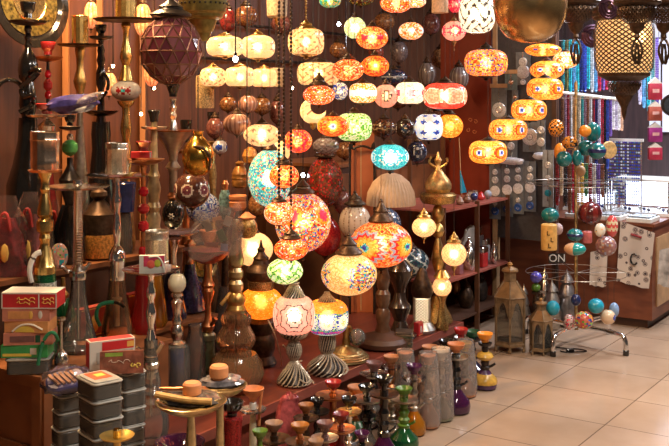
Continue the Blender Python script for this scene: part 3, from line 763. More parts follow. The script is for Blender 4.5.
hk(80, D(80, .98), Z2, 'gold water pipe with a shiny gold windshield cylinder left of the medallion pipe',
   [('vase', pewter, [(2000, 14), (200, 16), (160, 10), (110, 4)]), ('stem', brass, [(110, 3.6), (92, 3.4), (88, 5), (82, 6.4), (76, 5), (70, 3.6), (60, 3.4), (54, 4.6), (50, 5), (47, 4)]),
    ('tray', bronze, tray(46, 22, 2)), ('windshield', gold, [(45, 8), (18, 8), (17.4, 8.4), (16.8, 8), (17, 7.4), (40, 7.4)])])
hk(101, D(101, .90), Z2, 'black wooden water pipe with a looped hose between the two gold pipes',
   [('vase', black, [(2000, 13), (215, 17), (180, 12), (150, 9), (135, 10), (122, 9)]), ('stem', black, [(122, 5), (112, 4), (90, 3), (84, 5), (72, 5), (66, 3), (60, 4.5), (54, 3), (50, 4), (44, 2.4), (40, 3)]),
    ('tray', black, tray(112, 18, 5)), ('plate', darkmetal, tray(37, 12, 3)), ('bowl', black, bowl(24, 36, 6))],
   hoses=[('hose', black, [(101, 100, -.03), (109, 92, -.05), (111, 82, -.05), (106, 74, -.04), (101, 76, -.03)], 1.8)])
t = hk(126, D(126, .76), Z2, 'gold water pipe with a white globe bearing a red dotted medallion',
   [('vase', agedbrass, [(2000, 14), (1990, 16), (215, 12), (190, 6)]), ('stem', gold, [(190, 5), (178, 3.6), (170, 5), (163, 5.5), (156, 3.6), (148, 5), (140, 3.6), (130, 5.5), (122, 5), (115, 3.6), (108, 4), (104, 8), (101, 9)]),
    ('stem', gold, [(81, 8), (76, 6.4), (70, 5), (66, 3.6), (62, 5), (57, 6.4), (50, 5), (40, 3), (30, 3), (26, 5), (22, 4)]),
    ('tray', bronze, tray(20, 33, 1.6)), ('windshield', gold, [(19, 10.5), (-6, 10.5), (-6.5, 10), (-6, 9.8), (12, 9.8)])])
d = D(126, .76); s = d / F
g = globe_mb(15 * s, 10.5 * s, med([(.14, TRQ), (.2, WHT), (.27, [(.3, .02, .02)]), (.36, [(.65, .55, .48)]), (.44, [(.3, .02, .02)])], [(.52, .47, .42), (.58, .52, .46)], m=3, k=14, amp=.5), res=48)
o = g.build('mosaic_globe', UNLIT, t); o.location = (0, 0, (ysup(d, Z2) - 91) * s)

t = hk(70, D(70, .72), Z2, 'dark water pipe with a bright green ball on its stem',
   [('vase', black, [(2000, 13), (1990, 17), (225, 15), (205, 8)]), ('stem', darkmetal, [(205, 5), (190, 9), (180, 11), (172, 6), (166, 3), (158, 3)]), ('ball', greenb, [(156.5, 1), (155, 4.5), (152, 7.2), (148, 8), (144, 7.2), (141, 4.5), (139.6, 1)]),
    ('collar', silver, [(140, 3), (137, 3.4), (134, 2)]), ('tray', darkmetal, tray(128, 11, 3)), ('bowl', black, bowl(115, 126, 6))])
# copper pot, medallion things on the upper step
hk(99, D(99, .71), Z2, 'round brass vessel with an orange flowered band standing behind the ribbed steel stem',
   [('body', agedbrass, [(2000, 12), (1999, 15), (257, 16)]), ('flower_band', pbr('orange_band', (.75, .30, .06), .35, .2, .6, 120), [(257, 16.2), (250, 17.5), (240, 18), (234, 17.4)]),
    ('shoulder', bronze, [(234, 17.2), (222, 17), (214, 16), (210, 12), (204, 9), (200, 5), (196, 9), (192, 8), (189, 3)])], name='brass_vessel', cat='vessel', group='vessels on the upper step')
hk(125, D(125, .74), Z2, 'dark water pipe with a navy cup-shaped bowl behind the chrome stem',
   [('vase', smoke, [(2000, 11), (255, 13), (230, 12), (212, 9)]), ('bowl', navy, [(211, 9), (203, 9.5), (190, 10.5), (183, 11), (182, 10), (190, 8)])], group='water pipes on the display')

# ---- cabinet and middle step
hk(45, 3.86, Z1, 'tall gold water pipe with a copper windshield and green patterned glass base',
   [('glass_base', greeng, [(2000, 11), (1992, 12), (335, 12.5), (318, 12), (300, 11.5), (288, 11), (272, 10.4), (270, 10)]),
    ('painted_band', pbr('white_pattern', (.5, .52, .45), .4, 0, .9, 160), [(290, 11.4), (286, 11.3), (281, 11.1), (279, 10.9)]),
    ('stem', gold, [(271, 10.6), (264, 10.6), (262, 9.4), (250, 7.4), (244, 5), (240, 4.6), (236, 6), (232, 4.8), (229, 8), (222, 8.4), (219, 8), (216, 5), (213, 7.4), (207, 7.2), (198, 5), (192, 3.6), (188, 5), (184, 3.8), (178, 4.4), (174, 6.5), (171, 7.5)]),
    ('tray', copper, tray(170, 16.5, 1.5)), ('windshield', pbr('copper_steel', (.78, .58, .44), .22, 1, .25), [(169, 13.6), (164, 13.8), (161, 14.4), (159, 13.8), (141, 14), (139, 14.6), (137, 14), (132, 14.2), (131, 13.6), (132.5, 13), (160, 12.8)])],
   hoses=[('hose_handle', whitec, [(45, 248, -.05), (40, 250, -.055), (36, 258, -.06), (34.5, 267, -.06), (36, 277, -.055)], 2.6)])
t = hk(63, 3.95, Z1, 'small green glass water pipe base with gold ornaments behind the tobacco cartons',
   [('glass_base', greeng, [(2000, 9), (345, 11), (330, 14), (318, 13), (308, 9), (302, 6)]), ('ornament', gold, [(325, 15.2), (323, 15.5), (321, 15)]), ('stem', brass, [(302, 5), (298, 6), (294, 3), (285, 2.5), (281, 2)])])
hk(61, 3.70, Z1, 'slim silver stand with a bulbous foot beside the green glass base',
   [('stem', silver, [(2000, 5), (1998, 7.5), (1994, 8), (1988, 6), (1984, 2), (330, 1.6), (322, 2), (320, 5), (318, 5)])], name='silver_stand', cat='stand', group='small stands on the cabinet')
hk(78, 3.93, Z1, 'clear glass water pipe with a ribbed steel stem and two side valves',
   [('glass_base', clear, [(2000, 20), (1996, 22), (340, 19), (325, 14.5), (310, 11), (296, 8), (280, 7)]),
    ('collar', silver, [(279, 8.2), (275, 8.6), (273, 8), (270, 8.4), (266, 6)]), ('stem', chrome, [(266, 5)] + [(265 - i * 1.3, 5.2 if i % 2 else 4.3) for i in range(58)] + [(188, 4)]),
    ('downtube', silver, [(340, 1.4), (280, 1.4)]), ('tray', silver, tray(187, 32, 2)), ('neck', chrome, [(187, 3), (184, 5), (180, 5)])],
   hoses=[('valve', silver, [(73, 271, 0), (68, 270, -.01), (65, 266, -.02), (62, 265, -.03)], 2.0), ('valve', silver, [(83, 271, 0), (87, 268, -.01), (91, 262, -.02)], 2.0)])
hk(117, 4.08, Z1, 'chrome water pipe with a steel windshield cylinder on a wide tray',
   [('glass_base', ambg, [(2000, 14), (1996, 15.5), (325, 15), (310, 12), (296, 9.5), (280, 8)]), ('collar', chrome, [(280, 8.2), (274, 8.6), (266, 8), (262, 8.6), (255, 8.4), (250, 6.5), (246, 3.5)]),
    ('stem', chrome, [(246, 3), (243, 3), (236, 4), (228, 4.4), (220, 3.6), (212, 3), (204, 4.2), (198, 4.4), (192, 3), (184, 2.6), (180, 3)]),
    ('downtube', whitec, [(326, 2.6), (303, 2.6), (300, 5), (298, 5), (297, 2), (280, 2)]), ('tray', chrome, tray(176, 31.5, 3)),
    ('windshield', pbr('brushed_steel', (.74, .68, .58), .25, 1, .25), [(174, 11.6), (150, 11.6), (149, 12), (148, 11.6), (144, 11.8), (143, 11.3), (145, 10.8), (168, 10.6)])],
   hoses=[('hose', pbr('green_hose', (.02, .22, .10), .4), [(104, 322, -.07), (101, 312, -.08), (104, 302, -.09), (111, 298.5, -.09), (119, 298, -.09)], 2.0), ('mouthpiece', black, [(119, 298, -.09), (124, 299.5, -.09), (129, 303, -.09)], 1.5)])
hk(143.5, 4.24, Z1, 'red water pipe with a stem of round red glass beads and a copper tray',
   [('glass_base', redg, [(2000, 12), (1995, 13), (318, 11.5), (300, 9), (280, 8), (268, 7)]), ('stem', copper, [(268, 4), (262, 3), (220, 2.6), (170, 2.6), (166, 4), (163, 3)]),
    ('bead', redgl, [(257, 2.5), (253, 5), (248, 4.6), (245, 2.5)]), ('bead', redgl, [(231, 2.5), (228, 5.2), (223, 5.4), (220, 3)]), ('bead', redc, [(213, 3), (210, 6), (206, 6), (203, 3)]), ('bead', redgl, [(196, 2.5), (193, 5), (189, 5), (186, 2.5)]),
    ('tray', copper, tray(160, 21, 5)), ('bowl', dred, [(151, 5), (149, 4.6), (146, 5.4), (142, 8), (141, 7.6), (145, 4)])])
# red carton on that tray
d = 4.24
def carton(name, px, py, d, w, h, dep, rz, mats, label, cat='carton', group=None, tilt=0.0, zsup=None, face='f', ry=0.0):
    """px, py = bottom centre of the front in the photo; w, h in px; dep in metres"""
    s = d / F
    p = at(px, py, d)
    if zsup is not None: p.z = zsup
    t = thing(name, label, cat, p, rz, group)
    R = Matrix.Rotation(tilt, 3, 'X') @ Matrix.Rotation(ry, 3, 'Y')
    W, H = w * s, h * s
    def bx(nm, m, x, y, z, sx, sy, sz):
        mb = MB(); mb.box((0, 0, 0), (sx, sy, sz)); mb.v = [tuple(R @ Vector((a + x, b + y, c + z))) for a, b, c in mb.v]
        return mb.build(nm, m, t)
    bx('box_body', mats[0], 0, dep / 2, H / 2, W, dep, H)
    return t, bx, W, H, R
def squiggle(t, R, x0, x1, z, amp, y, m, nm='gold_lettering', r=.0016, n=14):
    pts = []
    for i in range(n + 1):
        a = i / n
        pts.append(R @ Vector((x0 + (x1 - x0) * a + amp * .5 * math.sin(a * 23), y, z + amp * math.sin(a * 17) * (.6 + .4 * math.cos(a * 9)))))
    MB().tube(pts, r, 5).build(nm, m, t)
goldp = pbr('gold_print', (.85, .5, .12), .4, .2, .1)
cred = pbr('carton_red', (.62, .03, .035), .45, 0, .1); cwhite = pbr('carton_white', (.72, .68, .6), .5, 0, .05)
csal = pbr('carton_salmon', (.58, .22, .15), .45, 0, .25, 30); corg = pbr('carton_orange', (.72, .33, .12), .45, 0, .2, 30)
cgrn = pbr('carton_green', (.05, .36, .10), .45, 0, .15); cyel = pbr('carton_yellow', (.85, .62, .10), .45, 0, .1)
t, bx, W, H, R = carton('carton', 141, 158, d, 20, 6, .05, .1, (cred,), 'small red carton lying under the dark red bowl on a copper tray', group='tobacco cartons')
t.location.z += .0; bx('white_end', cwhite, W * .47, -.0006, H * .5, W * .07, .001, H * .9)

hk(154, 4.34, Z1, 'beige turned wooden water pipe stem rising behind the silver mesh windshield',
   [('glass_base', orang, [(2000, 12), (1995, 14), (296, 11), (284, 9), (275, 8)]), ('stem', pbr('beige_stem', (.5, .38, .2), .35, .5, .25), [(275, 6), (250, 6), (236, 9), (232, 8), (226, 6), (218, 7), (212, 5), (207, 7), (202, 5), (196, 6), (188, 7), (180, 5), (176, 6), (170, 4), (120, 3), (112, 4)]),
    ('tray', pewter, tray(128, 13, 2)), ('bowl', black, [(122, 4), (118, 4.5), (111, 6.5), (110, 6), (114, 4)])])
t = hk(173, 4.45, Z1, 'dark funnel-topped water pipe with a black globe bearing a white emblem',
   [('glass_base', nblueg, [(2000, 14), (1996, 15), (300, 11), (280, 8), (268, 6)]), ('stem', silver, [(268, 4), (255, 4), (245, 7), (240, 9)]), ('tray', silver, tray(234, 27, 4)),
    ('ball', black, [(230, 4), (227, 8), (221, 10.6), (215, 11.3), (209, 10.5), (204, 8), (201, 4)]), ('collar', copper, [(201, 4), (198, 6), (195, 5), (193, 3.5)]), ('column', pewter, [(193, 4), (173, 4.4), (171, 5), (168, 8), (165, 6), (162, 4), (155, 5), (148, 8), (140, 14), (134, 20), (132, 22)]),
    ('plate', copper, tray(131.5, 23, 2)), ('neck', silver, [(131, 5), (124, 4), (120, 2.4), (116, 4), (112, 2.4), (108, 4), (103, 2.6), (99, 3.6)]), ('bowl', black, [(97, 4), (94, 4), (90, 5.5), (85, 7), (84.4, 6.4), (88, 4)])])
s = 4.45 / F; yb = ysup(4.45, Z1)
m = MB()
for a in range(6): m.tube([(math.cos(a * PI / 3) * .004, -.052, math.sin(a * PI / 3) * .004), (math.cos(a * PI / 3) * .014, -.0505, math.sin(a * PI / 3) * .014)], .003, 5)
o = m.build('emblem', whitec, t); o.location = (0, .0, (yb - 216) * s)
# wide silver tray pipe in front (stands on the platform) with mesh windshield and a fruit carton
d = 3.80
hk(151, d, Z0, 'tall silver water pipe with a clear bulbous glass base at the platform corner',
   [('glass_base', clear, [(2000, 13), (1997, 16), (1985, 18), (1973, 17), (1964, 14), (1960, 15), (1955, 12), (1951, 13), (1946, 9.5), (1940, 9.5), (1930, 7), (1900, 6.5), (372, 6.2), (362, 6.2)]),
    ('collar', silver, [(372, 7), (366, 7.4), (363, 7), (362, 8), (358, 8), (355, 6), (350, 7), (345, 5)]), ('stem', chrome, [(345, 4), (342, 5), (337, 5.4), (331, 4.4), (326, 3), (321, 3), (314, 4.8), (307, 5), (301, 3.4), (296, 2.8), (292, 4.4), (287, 4.4), (282, 2.8), (274, 2.6), (270, 4)]),
    ('downtube', silver, [(1975, 1.6), (1940, 1.6), (372, 1.6)]), ('tray', chrome, tray(266.5, 28.5, 3))],
   hoses=[('valve', silver, [(148, 350, 0), (143, 345, -.02), (139, 339, -.04)], 1.6), ('valve', silver, [(155, 350, 0), (159, 344, -.01), (163, 337, -.02)], 2.4)])
hk(157, d + .005, CH - (268.3 - HY) * d / F, 'silver filigree windshield cylinder standing on the wide silver tray',
   [('mesh_cylinder', pbr('filigree', (.66, .58, .46), .3, .9, .5, 260, .6), [(2000, 11.6), (1999, 12), (1997, 12.4), (1996, 11.8), (244, 11.8), (242, 12.4), (240, 11.8), (236, 11.8), (235, 12.4), (233.6, 12), (235, 11.2), (262, 11)])], name='windshield', cat='windshield', group='windshields')
t, bx, W, H, R = carton('carton', 152, 269.0, d - .055, 25, 15, .022, .12, (cwhite,), 'white and pink tobacco carton with fruit picture on the wide silver tray', group='tobacco cartons')
t.location.z = CH - (268.3 - HY) * d / F + .001
bx('pink_panel', pbr('carton_pink', (.62, .05, .12), .4), W * .08, -.0006, H * .62, W * .82, .001, H * .7)
m = MB(); m.ball((0, 0, 0), (.016, .003, .016)); o = m.build('fruit_picture', pbr('fruit_red', (.8, .12, .08), .5), t); o.location = (-.004, -.0008, H * .42)
m = MB(); m.ball((0, 0, 0), (.013, .003, .015)); o = m.build('fruit_picture', pbr('fruit_green', (.55, .55, .05), .5), t); o.location = (.02, -.0006, H * .48)
m = MB(); m.tube([(-.012, 0, .05), (.02, 0, .052), (.038, 0, .03), (.042, 0, .008)], .004, 6); o = m.build('white_swoosh', cwhite, t); o.location = (0, -.001, 0)

hk(177, 4.18, Z0, 'silver water pipe with a white ball, standing on a cobalt and clear glass base',
   [('glass_base', blueg, [(2000, 8), (1998, 10), (370, 7), (350, 7), (346, 6)]), ('jar', clear, [(2000, 13.5), (1998, 14), (352, 13.5), (346, 12), (344, 9)]), ('collar', silver, [(346, 9), (343, 9), (340, 5), (337, 6), (333, 6.6), (328, 6), (324, 3.6)]),
    ('stem', silver, [(324, 4.6), (320, 5), (316, 3.6), (306, 5), (302, 6), (299, 3.6), (296, 6), (294, 6), (292, 4)]), ('ball', pbr('milk_glass', (.72, .68, .5), .2, 0, .1, coat=.4), [(293, 2), (291, 6.4), (287, 8.8), (283, 9.2), (279, 8.6), (275, 6), (273.6, 3)]), ('tip', silver, [(274, 3), (270, 3), (268, 2)])])
hk(190, 4.62, Z1, 'dark blue speckled cone-shaped glass water pipe base behind the white ball',
   [('glass_base', pbr('blue_speckle', (.035, .03, .11), .2, 0, .7, 90, coat=.5), [(2000, 14), (1998, 16), (1990, 15.5), (285, 10), (272, 6), (264, 5)]), ('stem', copper, [(264, 4), (258, 5), (250, 4), (244, 6), (240, 3)])])
hk(195, 4.34, Z0, 'clear faceted glass water pipe base between the white ball pipe and copper pipe',
   [('glass_base', clear, [(2000, 12), (1997, 14), (375, 11), (352, 10.5), (349, 11.5), (345, 11), (332, 7), (328, 6.6), (326, 7.4), (324, 7)])])
t = hk(208, 4.42, Z0, 'copper water pipe with a red filigree tray and a clay bowl under plastic',
   [('glass_base', pbr('moss_glass', (.10, .11, .06), .12, 0, .4, coat=.5), [(2000, 10), (1998, 12), (372, 9), (352, 7), (341, 7), (338, 7)]), ('collar', pbr('green_collar', (.22, .22, .14), .3, .6), [(341, 8), (336, 8), (334, 6)]),
    ('stem', copper, [(334, 4), (330, 6.4), (327, 7), (322, 4), (316, 3), (305, 3), (300, 4.6), (296, 5.6), (292, 6.5), (289, 5.4), (286, 7), (282, 5), (276, 4), (268, 4.6), (262, 3), (256, 2.6)]),
    ('tray', copper, tray(251, 25, 4)), ('filigree_rim', pbr('red_filigree', (.58, .12, .09), .35, .3, .7, 140, .5), [(264, 8), (260, 16), (254, 22), (251.5, 24.5)]), ('bowl', terra, [(247, 4), (244, 4), (238, 7), (232, 9), (231, 8.4), (236, 5)])],
   hoses=[('valve', copper, [(208, 329, 0), (212, 325, -.02), (217, 318, -.04)], 2.0)])
# crumpled clear bag with leaflets, hung on the pipe in front
c = at(217, 233, 4.15)
t = thing('plastic_bag', 'crumpled clear plastic bag with printed leaflets hanging over the clay bowl', 'plastic bag', c)
m = MB(); W = .105
vs = []; fs = []
for side in (-1, 1):
    for i in range(9):
        for k in range(9):
            a, b = i / 8 - .5, k / 8 - .5
            vs.append((a * .21 * (1 - .25 * b) + .01 * math.sin(k * 2.1 + side), side * (.020 + rnd.uniform(-.006, .006)) * max(0.15, 1 - (2 * abs(a)) ** 3), b * .20 + .012 * math.sin(i * 1.7) + a * .05))
for q in range(2):
    for i in range(8):
        for k in range(8):
            z = q * 81 + i * 9 + k; fs.append((z, z + 9, z + 10, z + 1) if q == 0 else (z, z + 1, z + 10, z + 9))
m.add(vs, fs); m.build('bag_film', bagf, t)
m = MB()
for (x, z, w, h, col) in ((-.04, .03, .03, .05, (.6, .5, .45)), (.02, -.01, .03, .05, (.25, .42, .2)), (-.02, -.05, .05, .02, (.65, .2, .15)), (.045, .05, .03, .04, (.7, .55, .45)), (.03, -.06, .03, .03, (.3, .3, .5)), (0, .06, .04, .015, (.6, .3, .2))):
    m.box((x, rnd.uniform(-.006, .006), z), (w, .003, h), Matrix.Rotation(rnd.uniform(-.5, .5), 3, 'Y'), col)
m.build('leaflet', MATTE, t)

# big amber glass pipe at the platform edge
hk(236, 4.36, Z0, 'large fluted amber glass water pipe with a tall brass stem, at the platform edge',
   [('glass_base', ambg, [(2000, 15), (1998, 18), (1990, 25), (1981, 28), (1971, 26), (1962, 20), (353, 15.5), (348, 15), (344, 18), (339, 19.6), (333, 18), (328, 14.6), (325, 13.4), (320, 15), (316, 15.4), (312, 12), (308, 9)]),
    ('collar', brass, [(312, 9.6), (308, 10), (304, 8), (300, 9.6), (296, 9), (292, 6)]), ('stem', pbr('antique_brass_stem', (.52, .42, .24), .33, 1, .3), [(292, 5), (288, 7.4), (283, 7.6), (279, 5), (276, 7.2), (271, 7.4), (267, 5), (264, 7.4), (259, 8), (252, 6.6), (244, 5), (236, 4.4), (228, 3.4), (222, 4), (219, 3)])],
   hoses=[('valve', brass, [(233, 290, 0), (226, 298, -.02), (222, 303, -.03)], 2.2), ('downtube', bronze, [(236, 310, 0), (236, 340, 0), (236, 372, 0)], 1.2)])
# red boxes against the upper step, oval pink dish, red book-like boxes
def upright_box(px, py, w, h, v, z, mat, label, dec=None, dep=.036, nm='carton', cat='carton', grp='cartons along the back'):
    d = D(px, v); s = d / F; p = at(px, py, d); p.z = z
    t = thing(nm, label, cat, p, ROT, grp)
    W, H = w * s * 1.35, h * s
    MB().box((0, dep / 2, H / 2), (W, dep, H)).build('box_body', mat, t)
    for zz in (.06, .94): MB().box((0, -.0006, H * zz), (W * .94, .001, H * .03)).build('border', goldp, t)
    if dec: MB().ball((0, 0, H * .45), (W * .15, .004, H * .3), 10).build('ornament', dec, t)
    return t
upright_box(95, 300, 28, 30, .575, Z1 + .001, pbr('box_rust', (.42, .07, .05), .5, 0, .3, 30), 'rust red box with a gold ornament against the upper step', goldp)
upright_box(138, 300, 20, 32, .58, Z1 + .001, dred, 'dark red box against the upper step behind the red glass base', goldp)
c = at(59, 250, D(59, .66))
t = thing('oval_dish', 'pink floral oval dish with a turquoise spot standing beside the gold stem', 'dish', (c.x, c.y, Z2 + .001), .4, 'vessels on the upper step')
s = c.y / F
m = MB(); g = globe_mb(9 * s, 13 * s, med([(.25, TRQ), (.4, PNK)], tiles([(.55, .25, .2), (.6, .35, .28)], TRQ + GRN, .2), m=2, off=.3, la0=-.5), res=30)
g.v = [(x, y * .2, z + 12.6 * s) for x, y, z in g.v]; g.build('dish', UNLIT, t)
# wrapped red bags on the upper step
def gift_bag(px, y0, y1, hw, v, label, mat, sd):
    d = D(px, v); s = d / F; r = random.Random(sd)
    t = thing('gift_bag', label, 'wrapped bag', at(px, 0, d).xy.to_3d() + Vector((0, 0, Z2 + .001)), 0, 'red bags wrapped in cellophane')
    yb = ysup(d, Z2); H = (yb - y0) * s; W = hw * s
    def lump(k, sc, nm, mt):
        m = MB(); vs = []; fs = []; seg = 20
        for i in range(13):
            a = i / 12
            w = (1 - .25 * a - .35 * max(0, a - .7) / .3) * sc
            for q in range(seg):
                th = 2 * PI * q / seg
                n_ = 1 + .10 * math.sin(3 * th + i * .9 + sd) + r.uniform(-.09, .09)
                vs.append((W * w * n_ * math.copysign(abs(math.cos(th)) ** .7, math.cos(th)), W * .5 * w * n_ * math.copysign(abs(math.sin(th)) ** .7, math.sin(th)), H * k * a))
        for i in range(12):
            for q in range(seg):
                q2 = (q + 1) % seg; fs.append((i * seg + q, i * seg + q2, (i + 1) * seg + q2, (i + 1) * seg + q))
        fs.append(tuple(range(seg - 1, -1, -1))); fs.append(tuple(12 * seg + q for q in range(seg)))
        m.add(vs, fs); m.build(nm, mt, t, ang=25)
    lump(.72, .86, 'bag', mat); lump(1, 1, 'cellophane', cello)
    m = MB(); m.tube([(-W * .3, -W * .55, H * .6), (-W * .1, -W * .62, H * .78), (W * .15, -W * .62, H * .78), (W * .3, -W * .55, H * .58)], .006, 6); m.build('handle', pbr('red_ribbon', (.5, .05, .05), .5), t)
    m = MB(); m.ball((0, -W * .52, H * .3), (W * .22, .01, H * .12), 8); m.build('printed_flower', goldp, t)
rb = lambda n, c: pbr(n, c, .45, 0, .6, 25, .4)
gift_bag(8, 196, 280, 20, .70, 'red bag in cellophane with a small gold star, leftmost on the upper step', rb('bag_red', (.75, .05, .06)), 1)
gift_bag(30, 192, 276, 17, .69, 'rosy red gathered bag in cellophane left of the gold stem', rb('bag_rose', (.85, .16, .15)), 2)
gift_bag(55, 200, 272, 7, .93, 'pink and red bag in cellophane right behind the gold stem', rb('bag_pink', (.8, .18, .22)), 3)
gift_bag(83, 212, 268, 10, .86, 'pale green bag in cellophane behind the ribbed steel stem', rb('bag_green', (.42, .5, .22)), 4)
# round engraved trays on the wall, upper left
for px, py, r, lab, v in ((28, 2, 47, 'large black rimmed engraved round tray on the wall, top left corner', 1.20), (200, 262, 20, 'dark oval tray leaning behind the copper pipe', .9)):
    d = D(px, v); s = d / F
    c = at(px, py, d)
    t = thing('engraved_tray', lab, 'tray', c, 0, 'engraved trays')
    ax = Vector((-D2[0], -D2[1], .12)).normalized()
    R_ = r * s
    MB().lathe([(.001, 0), (R_ * .8, 0), (R_ * .86, .012), (R_, .02), (R_, .028), (R_ * .84, .022), (R_ * .78, .010), (.001, .0101)], 48, axis=ax).build('rim', black, t)
    MB().lathe([(.001, .0115), (R_ * .74, .0115), (R_ * .74, .013), (.001, .0131)], 48, axis=ax).build('engraving', pbr('engraved_brass', (.20, .14, .03), .4, .8, .9, 55, .6), t)
    MB().lathe([(R_ * .40, .0135), (R_ * .42, .017), (R_ * .44, .0135)], 48, axis=ax).build('ring', gold, t)
# blue plastic bag draped in front of the black pipe
c = at(73, 104, D(73, .54))
t = thing('plastic_bag', 'blue and clear folded plastic bag lying across the pipe trays', 'plastic bag', c)
def pillow(mb, sx, sy, sz, seed, seg=18, rings=9):
    r = random.Random(seed); vs, fs = [], []
    for i in range(rings + 1):
        la = -PI / 2 + PI * i / rings
        for k in range(seg):
            lo = 2 * PI * k / seg; n_ = 1 + r.uniform(-.12, .12)
            cl = max(math.cos(la), .01)
            vs.append((sx * n_ * math.copysign(abs(cl * math.cos(lo)) ** .75, math.cos(lo)), sy * n_ * cl * math.sin(lo), sz * n_ * math.sin(la)))
    for i in range(rings):
        for k in range(seg):
            k2 = (k + 1) % seg; fs.append((i * seg + k, i * seg + k2, (i + 1) * seg + k2, (i + 1) * seg + k))
    return mb.add(vs, fs)
m = pillow(MB(), .10, .035, .036, 5); m.v = [(x, y, z + x * .1) for x, y, z in m.v]; m.build('blue_film', pbr('blue_film', (.06, .05, .22), .25, 0, .5, 30, .3, coat=.4), t, ang=20)
m = pillow(MB(), .055, .022, .018, 6); m.v = [(x + .075, y - .03, z + .022 + x * .35) for x, y, z in m.v]; m.build('clear_film', clearp, t, ang=20)
# ============================================================ CARTONS, TUBS, FOREGROUND TRAYS
# stack of cartons at the left (on the cabinet)
d = 3.57; s = d / F
zc = Z1 + .001
ybot = ysup(d, zc)
def stackbox(px, w, h, dep, rz, z, mat, label, nm='carton'):
    t, bx, W, H, R = carton(nm, px, 0, d, w, h, dep, rz, (mat,), label, group='tobacco cartons', zsup=z)
    return t, bx, W, H, R
t = thing('plastic_tub', 'grey plastic tub underneath the stack of tobacco cartons at left', 'tub', (*at(30, 0, d + .05).xy, zc), .1, 'plastic tobacco tubs')
def tub(t, W, Dp, H, lab=None, full=True):
    MB().prism(rrect(W * .94, Dp * .94, .015), 0, H * .80, .003).build('tub_body', tubp, t, ang=30)
    MB().prism(rrect(W * .86, Dp * .86, .012), .003, H * .6, .002).build('tobacco', tobac, t)
    m = MB(); m.prism(rrect(W, Dp, .017), H * .8, H * .93, .003); m.prism(rrect(W * .9, Dp * .9, .015), H * .93, H, .002); m.build('lid', lidp, t, ang=30)
tub(t, 44 * s, .11, 17 * s)
z = zc + 17 * s + .0005
t, bx, W, H, R = stackbox(24, 46, 12.5, .10, .04, z, cgrn, 'green carton with a yellow stripe at the bottom of the carton stack')
bx('stripe', cyel, -W * .15, -.0006, H * .22, W * .62, .001, H * .22); bx('flower', cwhite, W * .2, -.0008, H * .5, W * .14, .001, H * .5)
z += H + .0005
t, bx, W, H, R = stackbox(28, 48, 12, .10, .10, z, csal, 'salmon carton with a purple panel lying on the green carton')
bx('panel', mauvec, -W * .12, -.0006, H * .5, W * .5, .001, H * .5); bx('badge', dgreenc, W * .2, -.0007, H * .5, W * .1, .001, H * .6)
z += H + .0005
t, bx, W, H, R = stackbox(26, 44, 11.5, .10, -.05, z, corg, 'orange carton with a yellow arc, third from the bottom of the stack')
m = MB(); m.tube([(-.05, -.001, .004), (-.02, -.001, .026), (.02, -.001, .03), (.06, -.001, .012)], .004, 6); m.build('arc', cwhite, t)
m = MB(); m.prism([(.035 * math.cos(a * PI / 10), .022 * math.sin(a * PI / 10)) for a in range(11)], 0, .001, M=Matrix.Translation((-.005, 0, .003)) @ Matrix.Rotation(PI / 2, 4, 'X')); m.build('sun_print', cyel, t)
z += H + .0005
t, bx, W, H, R = stackbox(26, 47, 12.5, .10, .03, z, csal, 'salmon carton with two oval badges, just under the red carton')
bx('panel', corg, -W * .12, -.0006, H * .5, W * .52, .001, H * .6)
for k in (.1, .3): MB().ball((W * k, -.0005, H * .5), (.008, .002, .015), 10).build('badge', cwhite if k > .2 else goldp, t)
z += H + .0005
t, bx, W, H, R = stackbox(29, 55, 15.5, .11, -.02, z, cred, 'red carton with white edges and gold lettering on top of the stack')
for zz in (.03, .97): bx('white_edge', cwhite, 0, -.0006, H * zz, W, .001, H * .06)
bx('white_lid', cwhite, 0, .055, H + .001, W, .11, .0018)
for xx in (-.495, .18, .497): bx('white_edge', cwhite, W * xx, -.0007, H * .5, W * .02, .001, H)
for a, b in ((-.22, .12), (.24, .46)):
    for zz in (.38, .62): squiggle(t, R, W * a, W * b, H * zz, H * .13, -.002, goldp)
# green hose on the cartons
c = at(46, 346, 3.54)
t = thing('green_hose', 'short green hose looped beside the carton stack', 'hose', (c.x, c.y, Z1 + .002))
q = lambda px, py, dd=3.54: (at(px, py, dd) - t.location)
MB().tube([q(38, 365), q(40, 352), q(44, 340), q(50, 333), q(55, 334), q(58, 340, 3.57)], .0065, 8).build('hose', pbr('green_hose', (.02, .22, .10), .4), t)

# tub stacks standing on the floor before the platform
def stack(px, ytop, n, hpx, d, W, Dp, rz, labf, zb=0.0, jit=.004):
    s = d / F
    ztop = CH - (ytop - HY) * d / F
    H = hpx * s; N = int(round((ztop - zb) / H)); H = (ztop - zb) / N
    p = at(px, 0, d)
    for i in range(N):
        z = zb + i * H
        yb = HY + (CH - z) * F / d
        if yb - hpx > 452 and i < N - n: pass
        t = thing('plastic_tub', labf(N - 1 - i), 'tub', (p.x + rnd.uniform(-jit, jit), p.y + rnd.uniform(-jit, jit), z + .0008), rz + rnd.uniform(-.03, .03), 'plastic tobacco tubs')
        tub(t, W, Dp, H - .0008)
    return ztop
ordn = ['topmost', 'second from the top', 'third from the top', 'fourth from the top', 'fifth from the top', 'sixth from the top', 'seventh from the top', 'eighth from the top', 'ninth from the top', 'tenth from the top', 'eleventh from the top', 'twelfth from the top', 'thirteenth from the top']
RT = math.radians(38)
zA = stack(100, 376, 5, 18.6, 3.10, .102, .137, RT, lambda i: f'dark tobacco tub with grey lid, {ordn[i]} in the front stack' if i else 'tobacco tub with an orange label on its lid, topmost in the front stack', zb=.0)
zB = stack(68, 391, 4, 17.8, 3.32, .096, .080, RT, lambda i: f'dark tobacco tub with grey lid, {ordn[i]} in the left stack', zb=.0)
